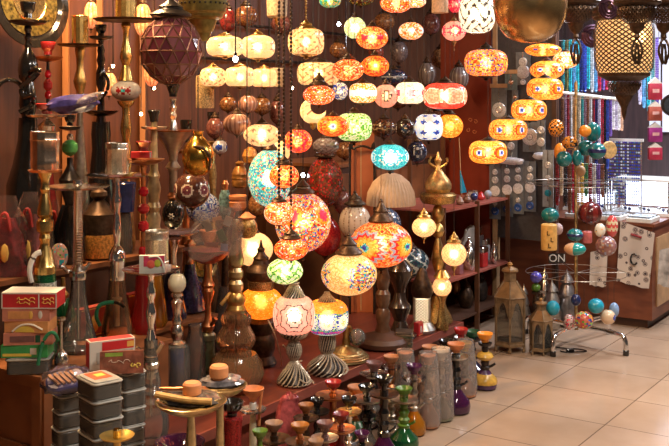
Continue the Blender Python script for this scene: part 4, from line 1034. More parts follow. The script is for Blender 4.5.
zC_ = stack(131, 369, 5, 17.4, 3.31, .088, .072, RT, lambda i: f'dark tobacco tub with grey lid, {ordn[i]} in the right stack', zb=.0)
# label on the topmost front tub
for o in bpy.data.objects:
    if o.get('label') == 'tobacco tub with an orange label on its lid, topmost in the front stack':
        H = (zA - o.location.z)
        MB().box((0, .01, H + .0003), (.06, .08, .0012)).build('lid_label', pbr('label_orange', (.65, .10, .03), .45, 0, .3, 60), o)
        MB().box((.004, .01, H + .0012), (.03, .03, .001)).build('label_print', cyel, o)
# red-white carton and brown packet leaning on the tubs
d = 3.32
t, bx, W, H, R = carton('carton', 109, 370, d, 46, 28, .05, .50, (cwhite,), 'upright red and white carton standing behind the brown packet on the tubs', group='tobacco cartons', zsup=zC_ + .001)
t.location.x += .012
bx('red_panel', cred, W * .12, -.0006, H * .8, W * .7, .001, H * .3); bx('grey_panel', pbr('panel_grey', (.45, .45, .4), .5), W * .05, -.0006, H * .4, W * .8, .001, H * .42)
bx('red_end', cred, -W / 2 - .0006, .025, H * .5, .001, .040, H * .88); bx('red_top', cred, 0, .025, H + .0006, W * .94, .040, .001); bx('gold_panel', goldp, W * .4, -.0008, H * .8, W * .16, .001, H * .2)
t, bx, W, H, R = carton('packet', 118, 366, 3.25, 43, 22, .022, .18, (pbr('packet_brown', (.36, .12, .07), .3, 0, .5, 40, .2, coat=.4),), 'shiny reddish-brown wrapped packet with a green stripe lying on the tubs', group='tobacco cartons', zsup=zC_ + .001, tilt=-.15)
t.location.x += .012
bx('green_stripe', pbr('stripe_green', (.35, .5, .08), .4), -W * .18, -.0006, H * .86, W * .4, .001, H * .16)
squiggle(t, R, -W * .3, W * .2, H * .55, H * .10, -.001, pbr('pale_print', (.7, .5, .38), .5), 'pale_lettering', .0014)
squiggle(t, R, W * .2, W * .42, H * .35, H * .12, -.001, cyel, 'yellow_crest', .002)
# blue tray wrapped in plastic
c = at(66, 384, 3.28); c.z = zB + .004
t = thing('wrapped_tray', 'blue plastic tray of brown sticks wrapped in clear film on the tubs', 'packet', c, .3)
MB().prism(rrect(.125, .085, .035), 0, .028, .006).build('tray', pbr('tray_blue', (.05, .07, .30), .25, 0, .3, coat=.4), t).rotation_euler = (.5, -.12, 0)
m = MB()
for k in range(5): m.box((-.035 + k * .017, 0, .032), (.009, .06, .006), Matrix.Rotation(.5, 3, 'Z'))
m.build('sticks', pbr('stick_brown', (.40, .15, .06), .5), t).rotation_euler = (.5, -.12, 0)
m = pillow(MB(), .078, .055, .036, 11); m.v = [(x, y, z + .022) for x, y, z in m.v]; m.build('film', cello, t, ang=20).rotation_euler = (.5, -.12, 0)
t.location.z += .028
# gold dish on a stem in front of the tubs
hk(117, 2.99, 0, 'small gold dish on a brass stem in front of the tub stacks',
   [('foot', gold, [(2000, 18), (1996, 18), (1992, 5), (1985, 3)]), ('stem', gold, [(1985, 3), (470, 3), (446, 4), (440, 4)]), ('plate', pbr('satin_gold', (.75, .50, .14), .4, .9, .2), tray(436.5, 17.5, 4)), ('neck', gold, [(438, 4), (430, 4), (429, 3.4), (434, 3)])], group='pipes before the platform')
# two gold trays on stems with wrapped goods
hk(191, 3.22, 0, 'front gold tray on a tall brass stem holding a wrapped hose packet',
   [('vase', redg, [(2000, 16), (1990, 20), (1975, 16), (1950, 7)]), ('stem', traygold, [(1950, 5), (455, 5.5), (440, 5.2), (418, 3.6), (414, 3.4)]), ('tray', traygold, [(416, 3), (414, 12), (410, 24), (404.5, 33), (401, 36), (400.5, 35), (404, 31), (409, 20), (411, 3)])], group='pipes before the platform')
c = at(190, 402.5, 3.22)
t = thing('hose_packet', 'clear wrapped packet with a yellow hose tube lying on the front gold tray', 'packet', c, -.12)
m = pillow(MB(), .095, .06, .025, 21); m.v = [(x, y, z + .012 ) for x, y, z in m.v]; m.build('film', pbr('dark_film', (.16, .13, .11), .2, 0, .6, 40, .4, coat=.5), t, ang=20)
MB().tube([(-.10, -.04, .034), (0, -.058, .026), (.085, -.055, .022)], .011, 10).build('hose_tube', pbr('yellow_tube', (.72, .40, .12), .45), t)
MB().tube([(-.10, .0, .04), (-.02, -.01, .046)], .006, 8).build('hose_tip', copper, t)
def cup(px, py, d, label, hw=9.5, h=14):
    s = d / F; c = at(px, py, d)
    t = thing('clay_cup', label, 'clay cup', c, 0, 'pale clay cups')
    MB().lathe([(.002, 0), (hw * s * .7, 0), (hw * s * .98, h * s * .2), (hw * s, h * s * .5), (hw * s * .98, h * s * .85), (hw * s * .8, h * s), (hw * s * .72, h * s * .96), (.002, h * s * .9)], 22).build('cup', pbr('clay_orange', (.80, .33, .13), .6, 0, .12), t)
cup(192, 396, 3.20, 'pale orange clay cup standing on the front gold tray packet')
hk(220, 3.42, 0, 'rear gold tray on a brass stem holding silver plastic and a clay cup',
   [('vase', redg, [(2000, 16), (1990, 18), (1975, 15), (1950, 6)]), ('stem', traygold, [(1950, 5), (442, 4.6), (430, 4), (400, 3.6), (396, 3)]), ('tray', traygold, [(398, 3), (396, 12), (392, 20), (387, 26), (385, 27.5), (384.5, 26.5), (388, 22), (393, 14), (394, 3)])], group='pipes before the platform')
c = at(222, 386, 3.42)
t = thing('plastic_packet', 'silvery crumpled plastic packet lying on the rear gold tray', 'packet', c, .2)
m = pillow(MB(), .075, .055, .020, 31); m.v = [(x, y, z + .012) for x, y, z in m.v]; m.build('film', pbr('silver_film', (.36, .34, .36), .15, .4, .7, 40, .5, coat=.5), t, ang=20)
cup(219, 379, 3.40, 'pale orange clay cup standing on the rear silvery packet')
t.location.z += .004
# dark bag with leaflets behind the front tray
hk(180, 3.56, Z0, 'low dark plum glass dish between the clear base and the gold trays', [('dish', purpg, [(2000, 15), (1996, 20), (1988, 24), (1984, 25), (1985, 22), (1994, 12)])], name='glass_dish', cat='dish', group='vessels on the platform')
hk(232, 3.60, 0, 'red glittering water pipe vase with a black bowl below the rear gold tray',
   [('vase', pbr('red_glitter', (.35, .02, .02), .3, .3, .9, 220, .6), [(2000, 14), (1990, 17), (1975, 14), (450, 10), (440, 9), (425, 10), (418, 11), (416, 10)]), ('bowl', black, [(416, 5), (413, 5), (408, 10), (402, 12), (401, 11), (406, 7)])], group='pipes before the platform')
hk(253, 3.78, 0, 'pale stem pipe with a clear glass tray and terracotta funnel bowl',
   [('vase', smoke, [(2000, 14), (1990, 18), (1975, 14), (1955, 6)]), ('stem', pbr('cream_stem', (.58, .50, .34), .4), [(1955, 4), (450, 3.6), (438, 4), (425, 3), (418, 3)]), ('tray', clearp, tray(416, 14, 2)), ('candle', whitec, [(415, 3.4), (409, 3.8), (408, 3)]), ('bowl', terra, [(407, 3.4), (404, 4), (398, 10), (394, 11.5), (393.4, 10.6), (398, 7)])],
   hoses=[('hose', terra, [(262, 396, 0), (260, 412, 0), (259, 432, 0)], 1.6)], group='pipes before the platform')

# ============================================================ SMALL PIPES ON THE FLOOR
def small(x, v, ytop, hw, label, bowlm, traym, stemm, basem, trhw=None, basehw=None, bh=.36, wrap=None, ball=None, wm=None, short=False):
    d = D(x, v); yb = ysup(d, 0); h = yb - ytop; bw = basehw or hw
    tr = trhw or hw * 1.1
    y = lambda f: yb - f * h
    pr = [('glass_base', basem, [(2000, bw * .7), (y(.02), bw * .95), (y(.1), bw), (y(.18), bw * .92), (y(.26), bw * .6), (y(.33), bw * .36), (y(bh), bw * .30)]),
          ('stem', stemm, [(y(bh - .02), bw * .36), (y(bh + .03), bw * .42), (y(bh + .05), bw * .28), (y(.48), bw * .38), (y(.52), bw * .24), (y(.60), bw * .36), (y(.66), bw * .24), (y(.72), bw * .3), (y(.76), bw * .24), (y(.84), bw * .3)]),
          ('tray', traym, tray(y(.80), tr, 2.6, 1.5)),
          ('bowl', bowlm, [(ytop + 9, hw * .3), (ytop + 6.4, hw * .34), (ytop + 5.4, hw * .5), (ytop + 1, hw * .66), (ytop, hw * .64), (ytop + 1.2, hw * .54), (ytop + 4.5, hw * .34)]), ('neck', stemm, [(y(.80), hw * .2), (ytop + 7, hw * .2)])]
    if ball: pr.append(('ball', ball, [(y(.50), bw * .3), (y(.53), bw * .6), (y(.58), bw * .72), (y(.63), bw * .6), (y(.66), bw * .3)]))
    t = hk(x, d, 0, label, pr, group='small water pipes on the floor')
    s = d / F
    # side port and hose connector
    MB().tube([(0, 0, h * s * (bh + .02)), (hw * .5 * s, -.01, h * s * (bh + .05)), (hw * .8 * s, -.015, h * s * (bh + .1))], 1.3 * s, 6).build('hose_port', stemm, t)
    if wrap:
        W = wrap * s; m = MB()
        m.lathe([(W * .8, .002), (W, .02)] + [(W * (1.02 - .3 * (i / 14) ** 2), h * s * (.08 + .96 * i / 14)) for i in range(15)], 26, wob=.035)
        m.f = m.f[:-2] + m.f[-1:] if False else m.f; m.build('plastic_wrap', wm or clearp, t, ang=15)
    return t
t = small(485, -.28, 333, 12, 'yellow and purple banded small pipe at the right end of the floor row', orangec, darkmetal, darkmetal, pbr('plum_base', (.07, .03, .09), .25, 0, .4, coat=.4), trhw=7, ball=pbr('yellow_band', (.62, .36, .06), .25, 0, .3, coat=.4))
d = D(485, -.28); s = d / F; h = (ysup(d, 0) - 333) * s
MB().lathe([(12.3 * s, h * .10), (12.5 * s, h * .13), (11.6 * s, h * .19), (7.8 * s, h * .26), (7.2 * s, h * .27)], 22).build('yellow_band', MATS['yellow_band'], t)
small(472, -.12, 331, 12, 'small pipe with a dark green bowl, second from the right in the floor row', dgreenc, darkmetal, darkmetal, nblueg, trhw=9)
small(461, -.11, 328, 11, 'small pipe with a bright red bowl next to the platform end', redc, pewter, darkmetal, purpg, trhw=8)
small(465, -.25, 342, 12, 'peach vase pipe in a tall clear plastic tube with a yellow cloth cap', yellowc, pewter, darkmetal, peachg, wrap=12, trhw=8)
small(456, -.37, 348, 14, 'dark purple glass pipe with a terracotta bowl standing foremost right', terra, pewter, black, purpg, trhw=13, basehw=15)
small(447, -.12, 340, 13, 'small pipe with a wide black bowl behind the wrapped clear pipe', black, darkmetal, black, blueg, trhw=10)
small(441, -.33, 352, 13, 'small pipe wholly wrapped in crumpled clear plastic', cwhite, pewter, pewter, glass('lime_clear', (.75, .78, .55), .35), wrap=13, trhw=9)
small(430, -.10, 346, 13, 'small pipe with a pale peach bowl near the platform edge', terral, pewter, copper, ambg, trhw=10)
small(428, -.31, 354, 12, 'orange vase pipe wrapped in plastic with a peach cloth top', peach, pewter, pewter, peachg, wrap=12.5, trhw=9, wm=clearp)
small(414, -.29, 362, 12, 'amber mosaic based pipe with a purple bowl', purplec, cello, pewter, orang, trhw=12)
small(404, -.33, 383, 13, 'green small pipe with a green bowl and fluted emerald glass base', greenc, pbr('dusty_tray', (.35, .27, .2), .35, .8), greenc, greeng, trhw=14, basehw=15)
small(405, -.10, 353, 12, 'small pipe with a pinkish cloth wrapped top near the edge strip', peach, cello, pewter, pinkg, wrap=12, trhw=9)
small(391, -.08, 355, 12, 'small pipe with an orange clay bowl near the edge strip', terral, cello, copper, ambg, trhw=10)
small(391, -.27, 392, 12, 'clear glass pipe with a silvery fluted base beside the green pipe', darkmetal, pewter, pewter, clear, basehw=14)
small(384, -.38, 373, 14, 'black pipe with a wide dark bowl left of the green pipe', black, bronze, black, purpg, trhw=15, basehw=15)
small(374, -.10, 362, 13, 'small pipe with a mauve bowl on a silver tray, rear row', mauvec, silver, darkmetal, smoke, trhw=15)
small(367, -.32, 389, 14, 'glossy black pipe with a silver highlight on its round body', black, pewter, black, smoke, trhw=17, ball=black)
small(357, -.12, 386, 15, 'small pipe with a wide orange tray behind the black pipes', terral, orangec, copper, dgreenc, trhw=14)
small(333, -.16, 381, 13, 'red bowled pipe on a broad coppery tray in the rear row', redc, copper, copper, redg, trhw=18)
small(349, -.30, 397, 12, 'black pipe with a silver collar and a yellowish tray', black, brass, silver, black, trhw=13)
small(341, -.42, 415, 13, 'dark red pipe with a copper tray in the front row', dred, copper, dred, redg, trhw=15)
small(317, -.16, 399, 11, 'slim pipe with a deep black bowl left of the red bowled pipe', black, darkmetal, black, black, trhw=13)
small(325, -.40, 420, 13, 'pipe with a pale mauve bowl in the front row', mauvec, pewter, mauvec, smoke, trhw=14)
small(306, -.20, 404, 12, 'brown pipe with an orange-brown bowl left of the deep black bowl', pbr('ochre_c', (.32, .12, .035), .4), bronze, bronze, ambg, trhw=13)
small(300, -.36, 419, 14, 'amber pipe with an orange bowl on a bronze tray in the front row', pbr('ochre_b', (.38, .15, .03), .35), bronze, copper, ambg, trhw=15)
small(274, -.26, 421, 14, 'brown pipe with a greyish flat bowl left of the front row', pbr('taupe_c', (.32, .19, .13), .5), bronze, bronze, smoke, trhw=17)
small(260, -.36, 430, 12, 'light green bowled pipe at the left end of the floor row', pbr('apple_c', (.11, .21, .03), .4), darkmetal, greenc, greeng, trhw=10)
small(316, -.52, 440, 12, 'black pipe with a tan bowl cut by the bottom edge', pbr('tan_c', (.3, .17, .10), .5), darkmetal, black, black, trhw=12)
small(362, -.52, 432, 12, 'smoky pipe with a dark plum bowl low in the front row', purplec, darkmetal, black, smoke, trhw=11)
# wrapped pink bag on the floor by the platform face
d = D(290, -.10); c = at(290, 0, d); s = d / F
t = thing('wrapped_bag', 'shiny pink and red wrapped bag leaning at the platform face', 'wrapped bag', (c.x, c.y, .001))
zt = CH - (396 - HY) * s
m = pillow(MB(), 15 * s, .035, zt / 2, 41, 20, 12); m.v = [(x, y, z + zt / 2 + .002) for x, y, z in m.v]; m.build('bag', pbr('bag_pinkred', (.48, .10, .11), .25, 0, .8, 25, .4, coat=.5), t, ang=20)
# ============================================================ TABLE LAMPS ON THE PLATFORM
beadm = pbr('glass_beads', (.60, .50, .37), .25, .2, .6, 300, .5, coat=.4)
def tlamp(x, d, yc, rx, ry, pat, lit, label, parts, shape='o', mat=None, zs=Z0, hot=False, cut=(0, 0), bulb=.3, name='table_lamp', grp='table lamps on the platform', cables=()):
    t = hk(x, d, zs, label, parts, name=name, cat='lamp', group=grp)
    s = d / F; z = (ysup(d, zs) - yc) * s
    g = globe_mb(rx * s, ry * s, pat, shape, int(min(140, max(48, rx * 6))), 0, cut)
    g.build('glass_shade', mat or (LIT[lit] if lit else UNLIT), t).location = (0, 0, z)
    if lit:
        b = min(rx, ry) * s * bulb
        m = MB(); m.ball((0, 0, 0), b); m.build('bulb', bulbh if hot else bulbw, t).location = (0, 0, z)
    for q in cables:
        pts = [at(a, b, dd) - t.location for a, b, dd in q]
        MB().tube(pts, .0035, 6).build('cable', whitecord, t)
    return t
tlamp(261, 4.78, 303, 22, 16.5, tiles([(1, .25, .008), (1, .20, .006), (1, .31, .015)], YEL, .12), 3, 'glowing amber orange table lamp with a bronze dome lid and dark base',
      [('foot', bronze, [(2000, 15), (1997, 16), (1990, 12), (1984, 14), (340, 14), (334, 11), (328, 13), (322, 13), (318, 8)]),
       ('lid_band', pbr('pierced_band', (.45, .28, .12), .4, .9, .9, 200, .6), [(291, 12), (287, 13), (281, 13), (280, 12)]),
       ('lid', bronze, [(280, 13), (277, 15), (271, 15.5), (268, 14), (264, 9), (260, 7.5), (258, 8), (255, 5), (252, 3.4), (249, 4), (247, 2), (240, .6)])], hot=False, bulb=.30,
      cables=([(268, 320, 4.62), (275, 335, 4.6), (279, 350, 4.62), (282, 362, 4.66), (281, 366, 4.70)], [(283, 345, 4.62), (289, 352, 4.66), (296, 361, 4.72), (302, 361, 4.74)]))
tlamp(294, 4.46, 315, 21, 19, med([(.08, WHT), (.16, BLK + WHT + WHT), (.33, [(1, .74, .58)]), (.38, BLK), (.64, [(1, .58, .44), (1, .54, .40)]), (.70, BLK)], PNK, m=4, k=8, star=.09, amp=0, off=.05), 2,
      'pink table lamp with dark flower outlines on a beaded stand', [('foot', beadm, [(2000, 15), (1997, 17), (1990, 13), (1982, 7), (1976, 3)]), ('ball', beadm, [(1976, 3), (1972, 6), (1966, 7.5), (1960, 6), (1955, 3)]), ('stem', darkmetal, [(1956, 2), (338, 2)]),
       ('collar', beadm, [(339, 6), (336, 12), (331, 15)]), ('crown', beadm, [(298, 12), (294, 9), (290, 7), (285, 4), (283, 5)])], shape='drum', hot=True, cut=(.1, .1),
      cables=([(299, 379, 4.42), (306, 383, 4.38), (311, 380, 4.40), (314, 384, 4.38)],))
tlamp(327, 4.64, 317, 21.5, 17, bandz([(.32, 1.6, ORG), (.22, .32, BLU + GRN), (-.9, -.62, ROSE + BLU), (-.62, -.5, GRN + BLU)], med([(.16, YEL + WHT), (.30, WHT), (.38, BLU + WHT)], PGR + BLU, m=7, k=9, amp=.05, la0=-.12)), 3,
      'orange-topped dome table lamp with white blossom discs on a beaded ball stand',
      [('foot', beadm, [(2000, 20), (1996, 21), (1991, 18), (1985, 10), (1980, 4)]), ('ball', beadm, [(1981, 3), (1977, 7), (1969, 8.4), (1961, 7), (1957, 3)]), ('collar', beadm, [(1958, 3), (1954, 7), (333, 11), (329, 13)]),
       ('crown', beadm, [(304, 10), (300, 8), (296, 4), (292, 2)])], shape='drum', hot=True, cut=(.15, .1))
t = hk(346, 4.86, Z0, 'ribbed brass lamp foot with a clear glass globe in front of the dark stand',
   [('foot', pbr('ribbed_brass', (.42, .30, .13), .35, .9, .3), [(2000, 22), (1998.5, 23.5)] + [(1997 - i * .85, 23 - (i / 14) ** 1.6 * 18 + (.7 if i % 2 else 0)) for i in range(15)] + [(1984, 4.5)]), ('stem', brass, [(1985, 4.4), (1975, 3), (1966, 4)])], name='table_lamp', cat='lamp', group='table lamps on the platform')
c = at(357, 337, 4.86) - t.location
MB().ball(tuple(c), 8.6 * 4.86 / F, 20).build('glass_globe', glass('globe_clear', (.8, .78, .7), .2, .04), t)
MB().tube([(0, 0, .155), (.02, 0, .16), (c.x - .01, 0, c.z - .03)], .008, 6).build('arm', brass, t)
turn = [(2000, 22), (1998, 25), (1994, 25), (1990, 22), (1987, 12), (1985, 8), (1978, 6), (1972, 7.5), (1966, 7), (1962, 5), (1956, 7), (1948, 7.4), (1944, 5), (1938, 6.4), (1932, 7), (1926, 5), (1920, 5)]
hk(383, 5.2, Z0, 'dark turned wooden lamp stand with a broad round foot below the red egg lamp', [('foot', wooddark, turn[:6]), ('column', pbr('turned_wood', (.11, .05, .025), .28, 0, .4, coat=.4), turn[5:])], name='lamp_stand', cat='lamp stand', group='lamp stands on the platform')
hk(400, 5.42, Z0, 'black turned lamp stand behind the stack of dark coasters', [('column', pbr('black_turned', (.035, .02, .014), .22, .2, .3, coat=.5), [(2000, 16), (1997, 17), (1992, 9), (1984, 6), (1976, 9), (1970, 11), (1964, 7), (1956, 5), (1948, 8), (1940, 12), (1934, 13), (1928, 9), (1924, 5)])], name='lamp_stand', cat='lamp stand', group='lamp stands on the platform')
d = 5.14
z = Z0 + .001
cs = ((.10, .07, .04), (.05, .06, .03), (.14, .10, .06), (.06, .04, .03))
for i in range(8):
    p = at(400, 0, d); hgt = .0098
    t = thing('coaster', ['lowest', 'second lowest', 'third lowest', 'fourth lowest', 'fourth highest', 'third highest', 'second highest', 'topmost'][i] + ' dark coaster in the stack by the black lamp stand', 'coaster', (p.x + .022 + rnd.uniform(-.002, .002), p.y, z), ROT + .5 + rnd.uniform(-.05, .05), 'dark coasters in a stack')
    MB().prism(rrect(.10, .085, .008), 0, hgt - .0008, .002).build('coaster_board', pbr('coaster%d' % (i % 4), cs[i % 4], .4), t)
    z += hgt
upright_box(421, 331, 7, 13, .04, Z0 + .001, cred, 'tiny red and white box right of the coaster stack', cwhite, .03)
# pierced metal helper: lathe surface with a real hole in every cell
def pierced(mb, prof, seg, inset=.62, stagger=True, flat=False):
    n = len(prof); vs = []
    def pt(i, k):
        r, z = prof[i]; a = 2 * PI * (k + (.5 if stagger and i % 2 else 0)) / seg
        return Vector((r * math.cos(a), r * math.sin(a), z))
    fs = []
    if stagger:
        # diamond cells spanning two rows
        for i in range(n - 2):
            for k in range(seg):
                o_ = 0 if i % 2 else -1
                a, b, c_, d_ = pt(i, k), pt(i + 1, k + o_ + 1), pt(i + 2, k), pt(i + 1, k + o_)
                ce = (a + b + c_ + d_) / 4
                O = [a, b, c_, d_]; I = [ce + (q - ce) * inset for q in O]
                b0 = len(vs); vs += O + I
                for j in range(4):
                    j2 = (j + 1) % 4; fs.append((b0 + j, b0 + j2, b0 + 4 + j2, b0 + 4 + j))
    else:
        for i in range(n - 1):
            for k in range(seg):
                O = [pt(i, k), pt(i, k + 1), pt(i + 1, k + 1), pt(i + 1, k)]
                ce = (O[0] + O[1] + O[2] + O[3]) / 4; I = [ce + (q - ce) * inset for q in O]
                b0 = len(vs); vs += O + I
                for j in range(4):
                    j2 = (j + 1) % 4; fs.append((b0 + j, b0 + j2, b0 + 4 + j2, b0 + 4 + j))
    return mb.add([tuple(v) for v in vs], fs)
def lprof(pts, n, s, y0):
    """resample a px profile [(y,hw)] to n rows"""
    L = [0]
    for a, b in zip(pts, pts[1:]): L.append(L[-1] + math.hypot(b[0] - a[0], b[1] - a[1]))
    out = []
    for i in range(n + 1):
        q = L[-1] * i / n; k = 0
        while k < len(L) - 2 and L[k + 1] < q: k += 1
        f_ = (q - L[k]) / max(L[k + 1] - L[k], 1e-6)
        y = pts[k][0] + (pts[k + 1][0] - pts[k][0]) * f_; w = pts[k][1] + (pts[k + 1][1] - pts[k][1]) * f_
        out.append((max(w, .2) * s, (y0 - y) * s))
    return out
d = 5.45; s = d / F
t = hk(422, d, Z0, 'pierced metal cylinder lantern burning at the platform edge', [('foot', pewter, [(2000, 13), (1997, 14), (1994, 12), (1990, 9)]), ('lid', bronze, [(297, 9), (293, 11), (288, 11), (282, 9), (277, 6), (272, 5), (268, 2)])], name='table_lamp', cat='lamp', group='table lamps on the platform')
yb = ysup(d, Z0)
pierced(MB(), lprof([(yb - 9, 9), (297, 9)], 18, s, yb), 16, .42, True).build('pierced_shell', pewter, t)
m = MB(); m.lathe([(6.5 * s, 10 * s), (6.5 * s, (yb - 300) * s)], 16, col=(1, .8, .55)); m.build('bulb_sleeve', emit('sleeve', (1, .75, .45), 4), t)
# tall brass stand at the platform's end
d = 5.66; s = d / F
hk(438, d, Z0, 'tall ornate brass lamp stand with bead column and onion dome at the platform end',
   [('foot', pbr('pierced_gold', (.55, .34, .12), .35, .9, .8, 220, .6), [(2000, 14), (1998, 15), (1992, 13), (1985, 9), (296, 5)]),
    ('stem', brass, [(297, 3), (280, 2.5), (272, 3.4), (264, 6), (256, 6.4), (246, 4.6), (238, 2.4)]), ('bead', brass, [(238, 2), (236, 5), (231, 6.4), (226, 5), (223, 2)]), ('bead', brass, [(223, 2), (220, 5), (214, 6.6), (208, 5), (204, 2)]),
    ('crown_plate', pbr('pierced_gold', (.5, .3, .1)), [(205, 5), (203, 16), (199, 18), (195, 18.5), (193, 16), (192, 10)]), ('dome', gold if False else pbr('soft_gold', (.66, .42, .16), .38, .8, .4, 60, .2), [(193, 11), (189, 13.5), (184, 13.5), (179, 11), (173, 6), (169, 3.4), (165, 2.4), (160, 4), (157, 2), (152, 1)])],
   hoses=[('leaf_arm', brass, [(438, 168, 0), (443, 166, -.01), (447, 162, -.015), (446, 158, -.015)], 1.3), ('leaf_arm', brass, [(438, 168, 0), (433, 166, -.01), (429, 162, -.015), (431, 157, -.015)], 1.3)], name='lamp_stand', cat='lamp stand', group='lamp stands on the platform')
tlamp(442, 5.50, 287, 9.5, 9.5, curls(CRM, [(.8, .45, .2)], 8, .15), 2, 'small cream glowing globe on a slim gold foot beside the brass stand',
      [('foot', pbr('pierced_gold', (.5, .3, .1)), [(2000, 6.5), (1997, 7), (1990, 4.4), (1980, 3), (305, 2.5), (299, 4), (295, 6)]), ('crown', brass, [(279, 6), (277, 9), (274, 7), (270, 4)])], hot=True)

# ============================================================ OTHER METAL AND SHADES AMONG THE LAMPS
def hang(px, py, v, label, parts, name, cat, group=None, cordm=None, y0=None):
    """thing hung from the ceiling on a cord; px profile"""
    if v < .1: d = D(px, v); s = d / F; c = at(px, py, d)
    else: c, s, d = seat(px, py, max(w for q in parts for y, w in q[2]), max(max(y for q in parts for y, w in q[2]) - py, py - min(y for q in parts for y, w in q[2])) / 1.2, v)
    t = thing(name, label, cat, c, 0, group)
    for q in parts: turned(t, q[0], q[1], q[2], s, py, q[3] if len(q) > 3 else 0)
    ytop = min(y for q in parts for y, w in q[2])
    MB().lathe([(.0025, (py - ytop) * s - .002), (.0025, ZC - c.z)], 6).build('cord', blackcord, t)
    return t, s, d
domem = pbr('hammered_brass', (.62, .40, .18), .24, .95, .45, 9, .12)
t, s, d = hang(530, 5, -.85, 'big hammered brass dome shade at the top edge right of centre', [('dome', domem, [(43, 2), (42.4, 9), (40, 17), (36, 24), (29, 30), (19, 34.5), (8, 36.6), (-5, 37), (-18, 35.5), (-30, 30), (-36, 20), (-40, 6), (-44, 3)])], 'dome_lamp', 'lamp', 'brass lamps at the top')
olive = pbr('olive_brass', (.26, .20, .06), .38, .8, .4)
t, s, d = hang(203, 10, .02, 'olive brass lantern bottom with a dotted band, top edge above the cream lamps',
   [('bowl', olive, [(41, 5), (38, 7), (33, 8), (31, 10), (27, 12), (20, 14), (18.5, 18), (17, 20), (14.5, 20.5), (12, 23), (8, 24), (-1, 24.5)]), ('rim', olive, [(-1, 25), (-3, 25), (-8, 20), (-20, 10), (-24, 2)])], 'brass_lantern', 'lantern', 'brass lamps at the top')
m = MB()
for k in range(28):
    a = 2 * PI * k / 28
    m.ball((24.2 * s * math.cos(a), 24.2 * s * math.sin(a), 6 * s), 1.3 * s, 6)
m.build('dotted_band', darkmetal, t)
hang(205, 92, .45, 'gold beaded cylinder lamp below the left end of the cream rows', [('bead_mesh', pbr('bead_mesh', (.62, .42, .20), .35, .3, .8, 170, .7), [(108, 8.8), (107, 9.2), (78, 9.2), (76, 8.6), (74, 3)])], 'bead_lamp', 'lamp')
hang(440, 6, .2, 'small beige ribbed square lamp at the top edge', [('shade', pbr('beige_shade', (.72, .48, .32), .6, 0, .3, 80), [(13, 8), (12.6, 8.4), (0, 8.4), (-1, 7.6)])], 'box_lamp', 'lamp')
hang(277, 12, .35, 'pale beige patterned lantern at the top edge left of the cream chain lamp', [('shade', pbr('beige_shade2', (.62, .46, .28), .6, 0, .5, 90), [(18, 8), (16, 10), (0, 10.5), (-6, 9)]), ('finial', brass, [(25, .6), (22, 2), (18, 3)])], 'box_lamp', 'lamp')
hang(276, 77, .62, 'plain pale square shade at the right end of the cream rows', [('shade', pbr('beige_shade3', (.55, .44, .30), .7, 0, .1), [(87, 8), (86.5, 8.4), (69, 8.4), (68, 7.8)])], 'box_lamp', 'lamp')
t, s, d = hang(198, 157, .22, 'round shiny golden pitcher hanging left of the tiny blue flower globe', [('body', pbr('yellow_gold', (.72, .42, .08), .22, 1, .4, 25), [(176, 4), (174, 9), (168, 14), (160, 16.4), (152, 16), (145, 13), (139, 8), (136, 5), (133, 5), (131, 6)])], 'pitcher', 'pitcher')
MB().tube([(-.01, -.05, .045), (.03, -.07, .04), (.055, -.06, .0), (.05, -.04, -.05)], .006, 7).build('handle', bronze, t)
hang(240, 172, .34, 'small ribbed brown jar hanging left of the turquoise globe', [('jar', pbr('amber_jar', (.30, .13, .03), .3, .4, .4), [(188, 5), (186, 8), (182, 8.6), (180, 8), (178, 8.6), (176, 8), (174, 8.4), (170, 7), (166, 4), (163, 5), (161, 2)])], 'jar', 'jar')
hang(250, 154, .62, 'small orange bead ball hanging below the cream swirl lamp', [('ball', pbr('orange_bead', (.6, .25, .05), .35, .2, .6, 120, .6), [(164, 2), (162, 6), (156, 8), (150, 6), (147, 2)])], 'bead_ball', 'ornament')
hang(247, 228, .12, 'brass wire basket lamp above the cream globe', [('basket', pbr('brass_wire', (.5, .3, .1), .4, .8, .8, 150, .6), [(238, 4), (236, 8), (230, 10.6), (224, 10), (219, 7)]), ('lid', terra, [(219, 8), (217, 9), (214, 4), (212, 2)])], 'basket_lamp', 'lamp')
hk(238, D(238, .56), Z0, 'terracotta bowl pipe with a mauve stem behind the plastic bag', [('vase', smoke, [(2000, 12), (1992, 15), (330, 12), (300, 6)]), ('stem', bronze, [(300, 4), (260, 3), (226, 4), (212, 3)]), ('tray', copper, tray(224, 18, 2)), ('bowl', terra, [(210, 6), (207, 8.4), (202, 9), (200, 7.4), (199, 9), (196, 9.4), (195, 8.6), (199, 5)])])
hk(225, D(225, .62), Z0, 'blue and green tiled neck pipe left of the terracotta bowl pipe', [('vase', smoke, [(2000, 11), (1992, 14), (320, 11), (290, 6)]), ('stem', bronze, [(290, 4), (250, 3), (226, 3)]), ('tiled_neck', pbr('tile_neck', (.18, .32, .34), .25, 0, .9, 60, coat=.4), [(222, 3), (216, 6), (206, 7), (198, 6), (192, 4)]), ('tip', copper, [(192, 3), (186, 4), (182, 2)])])
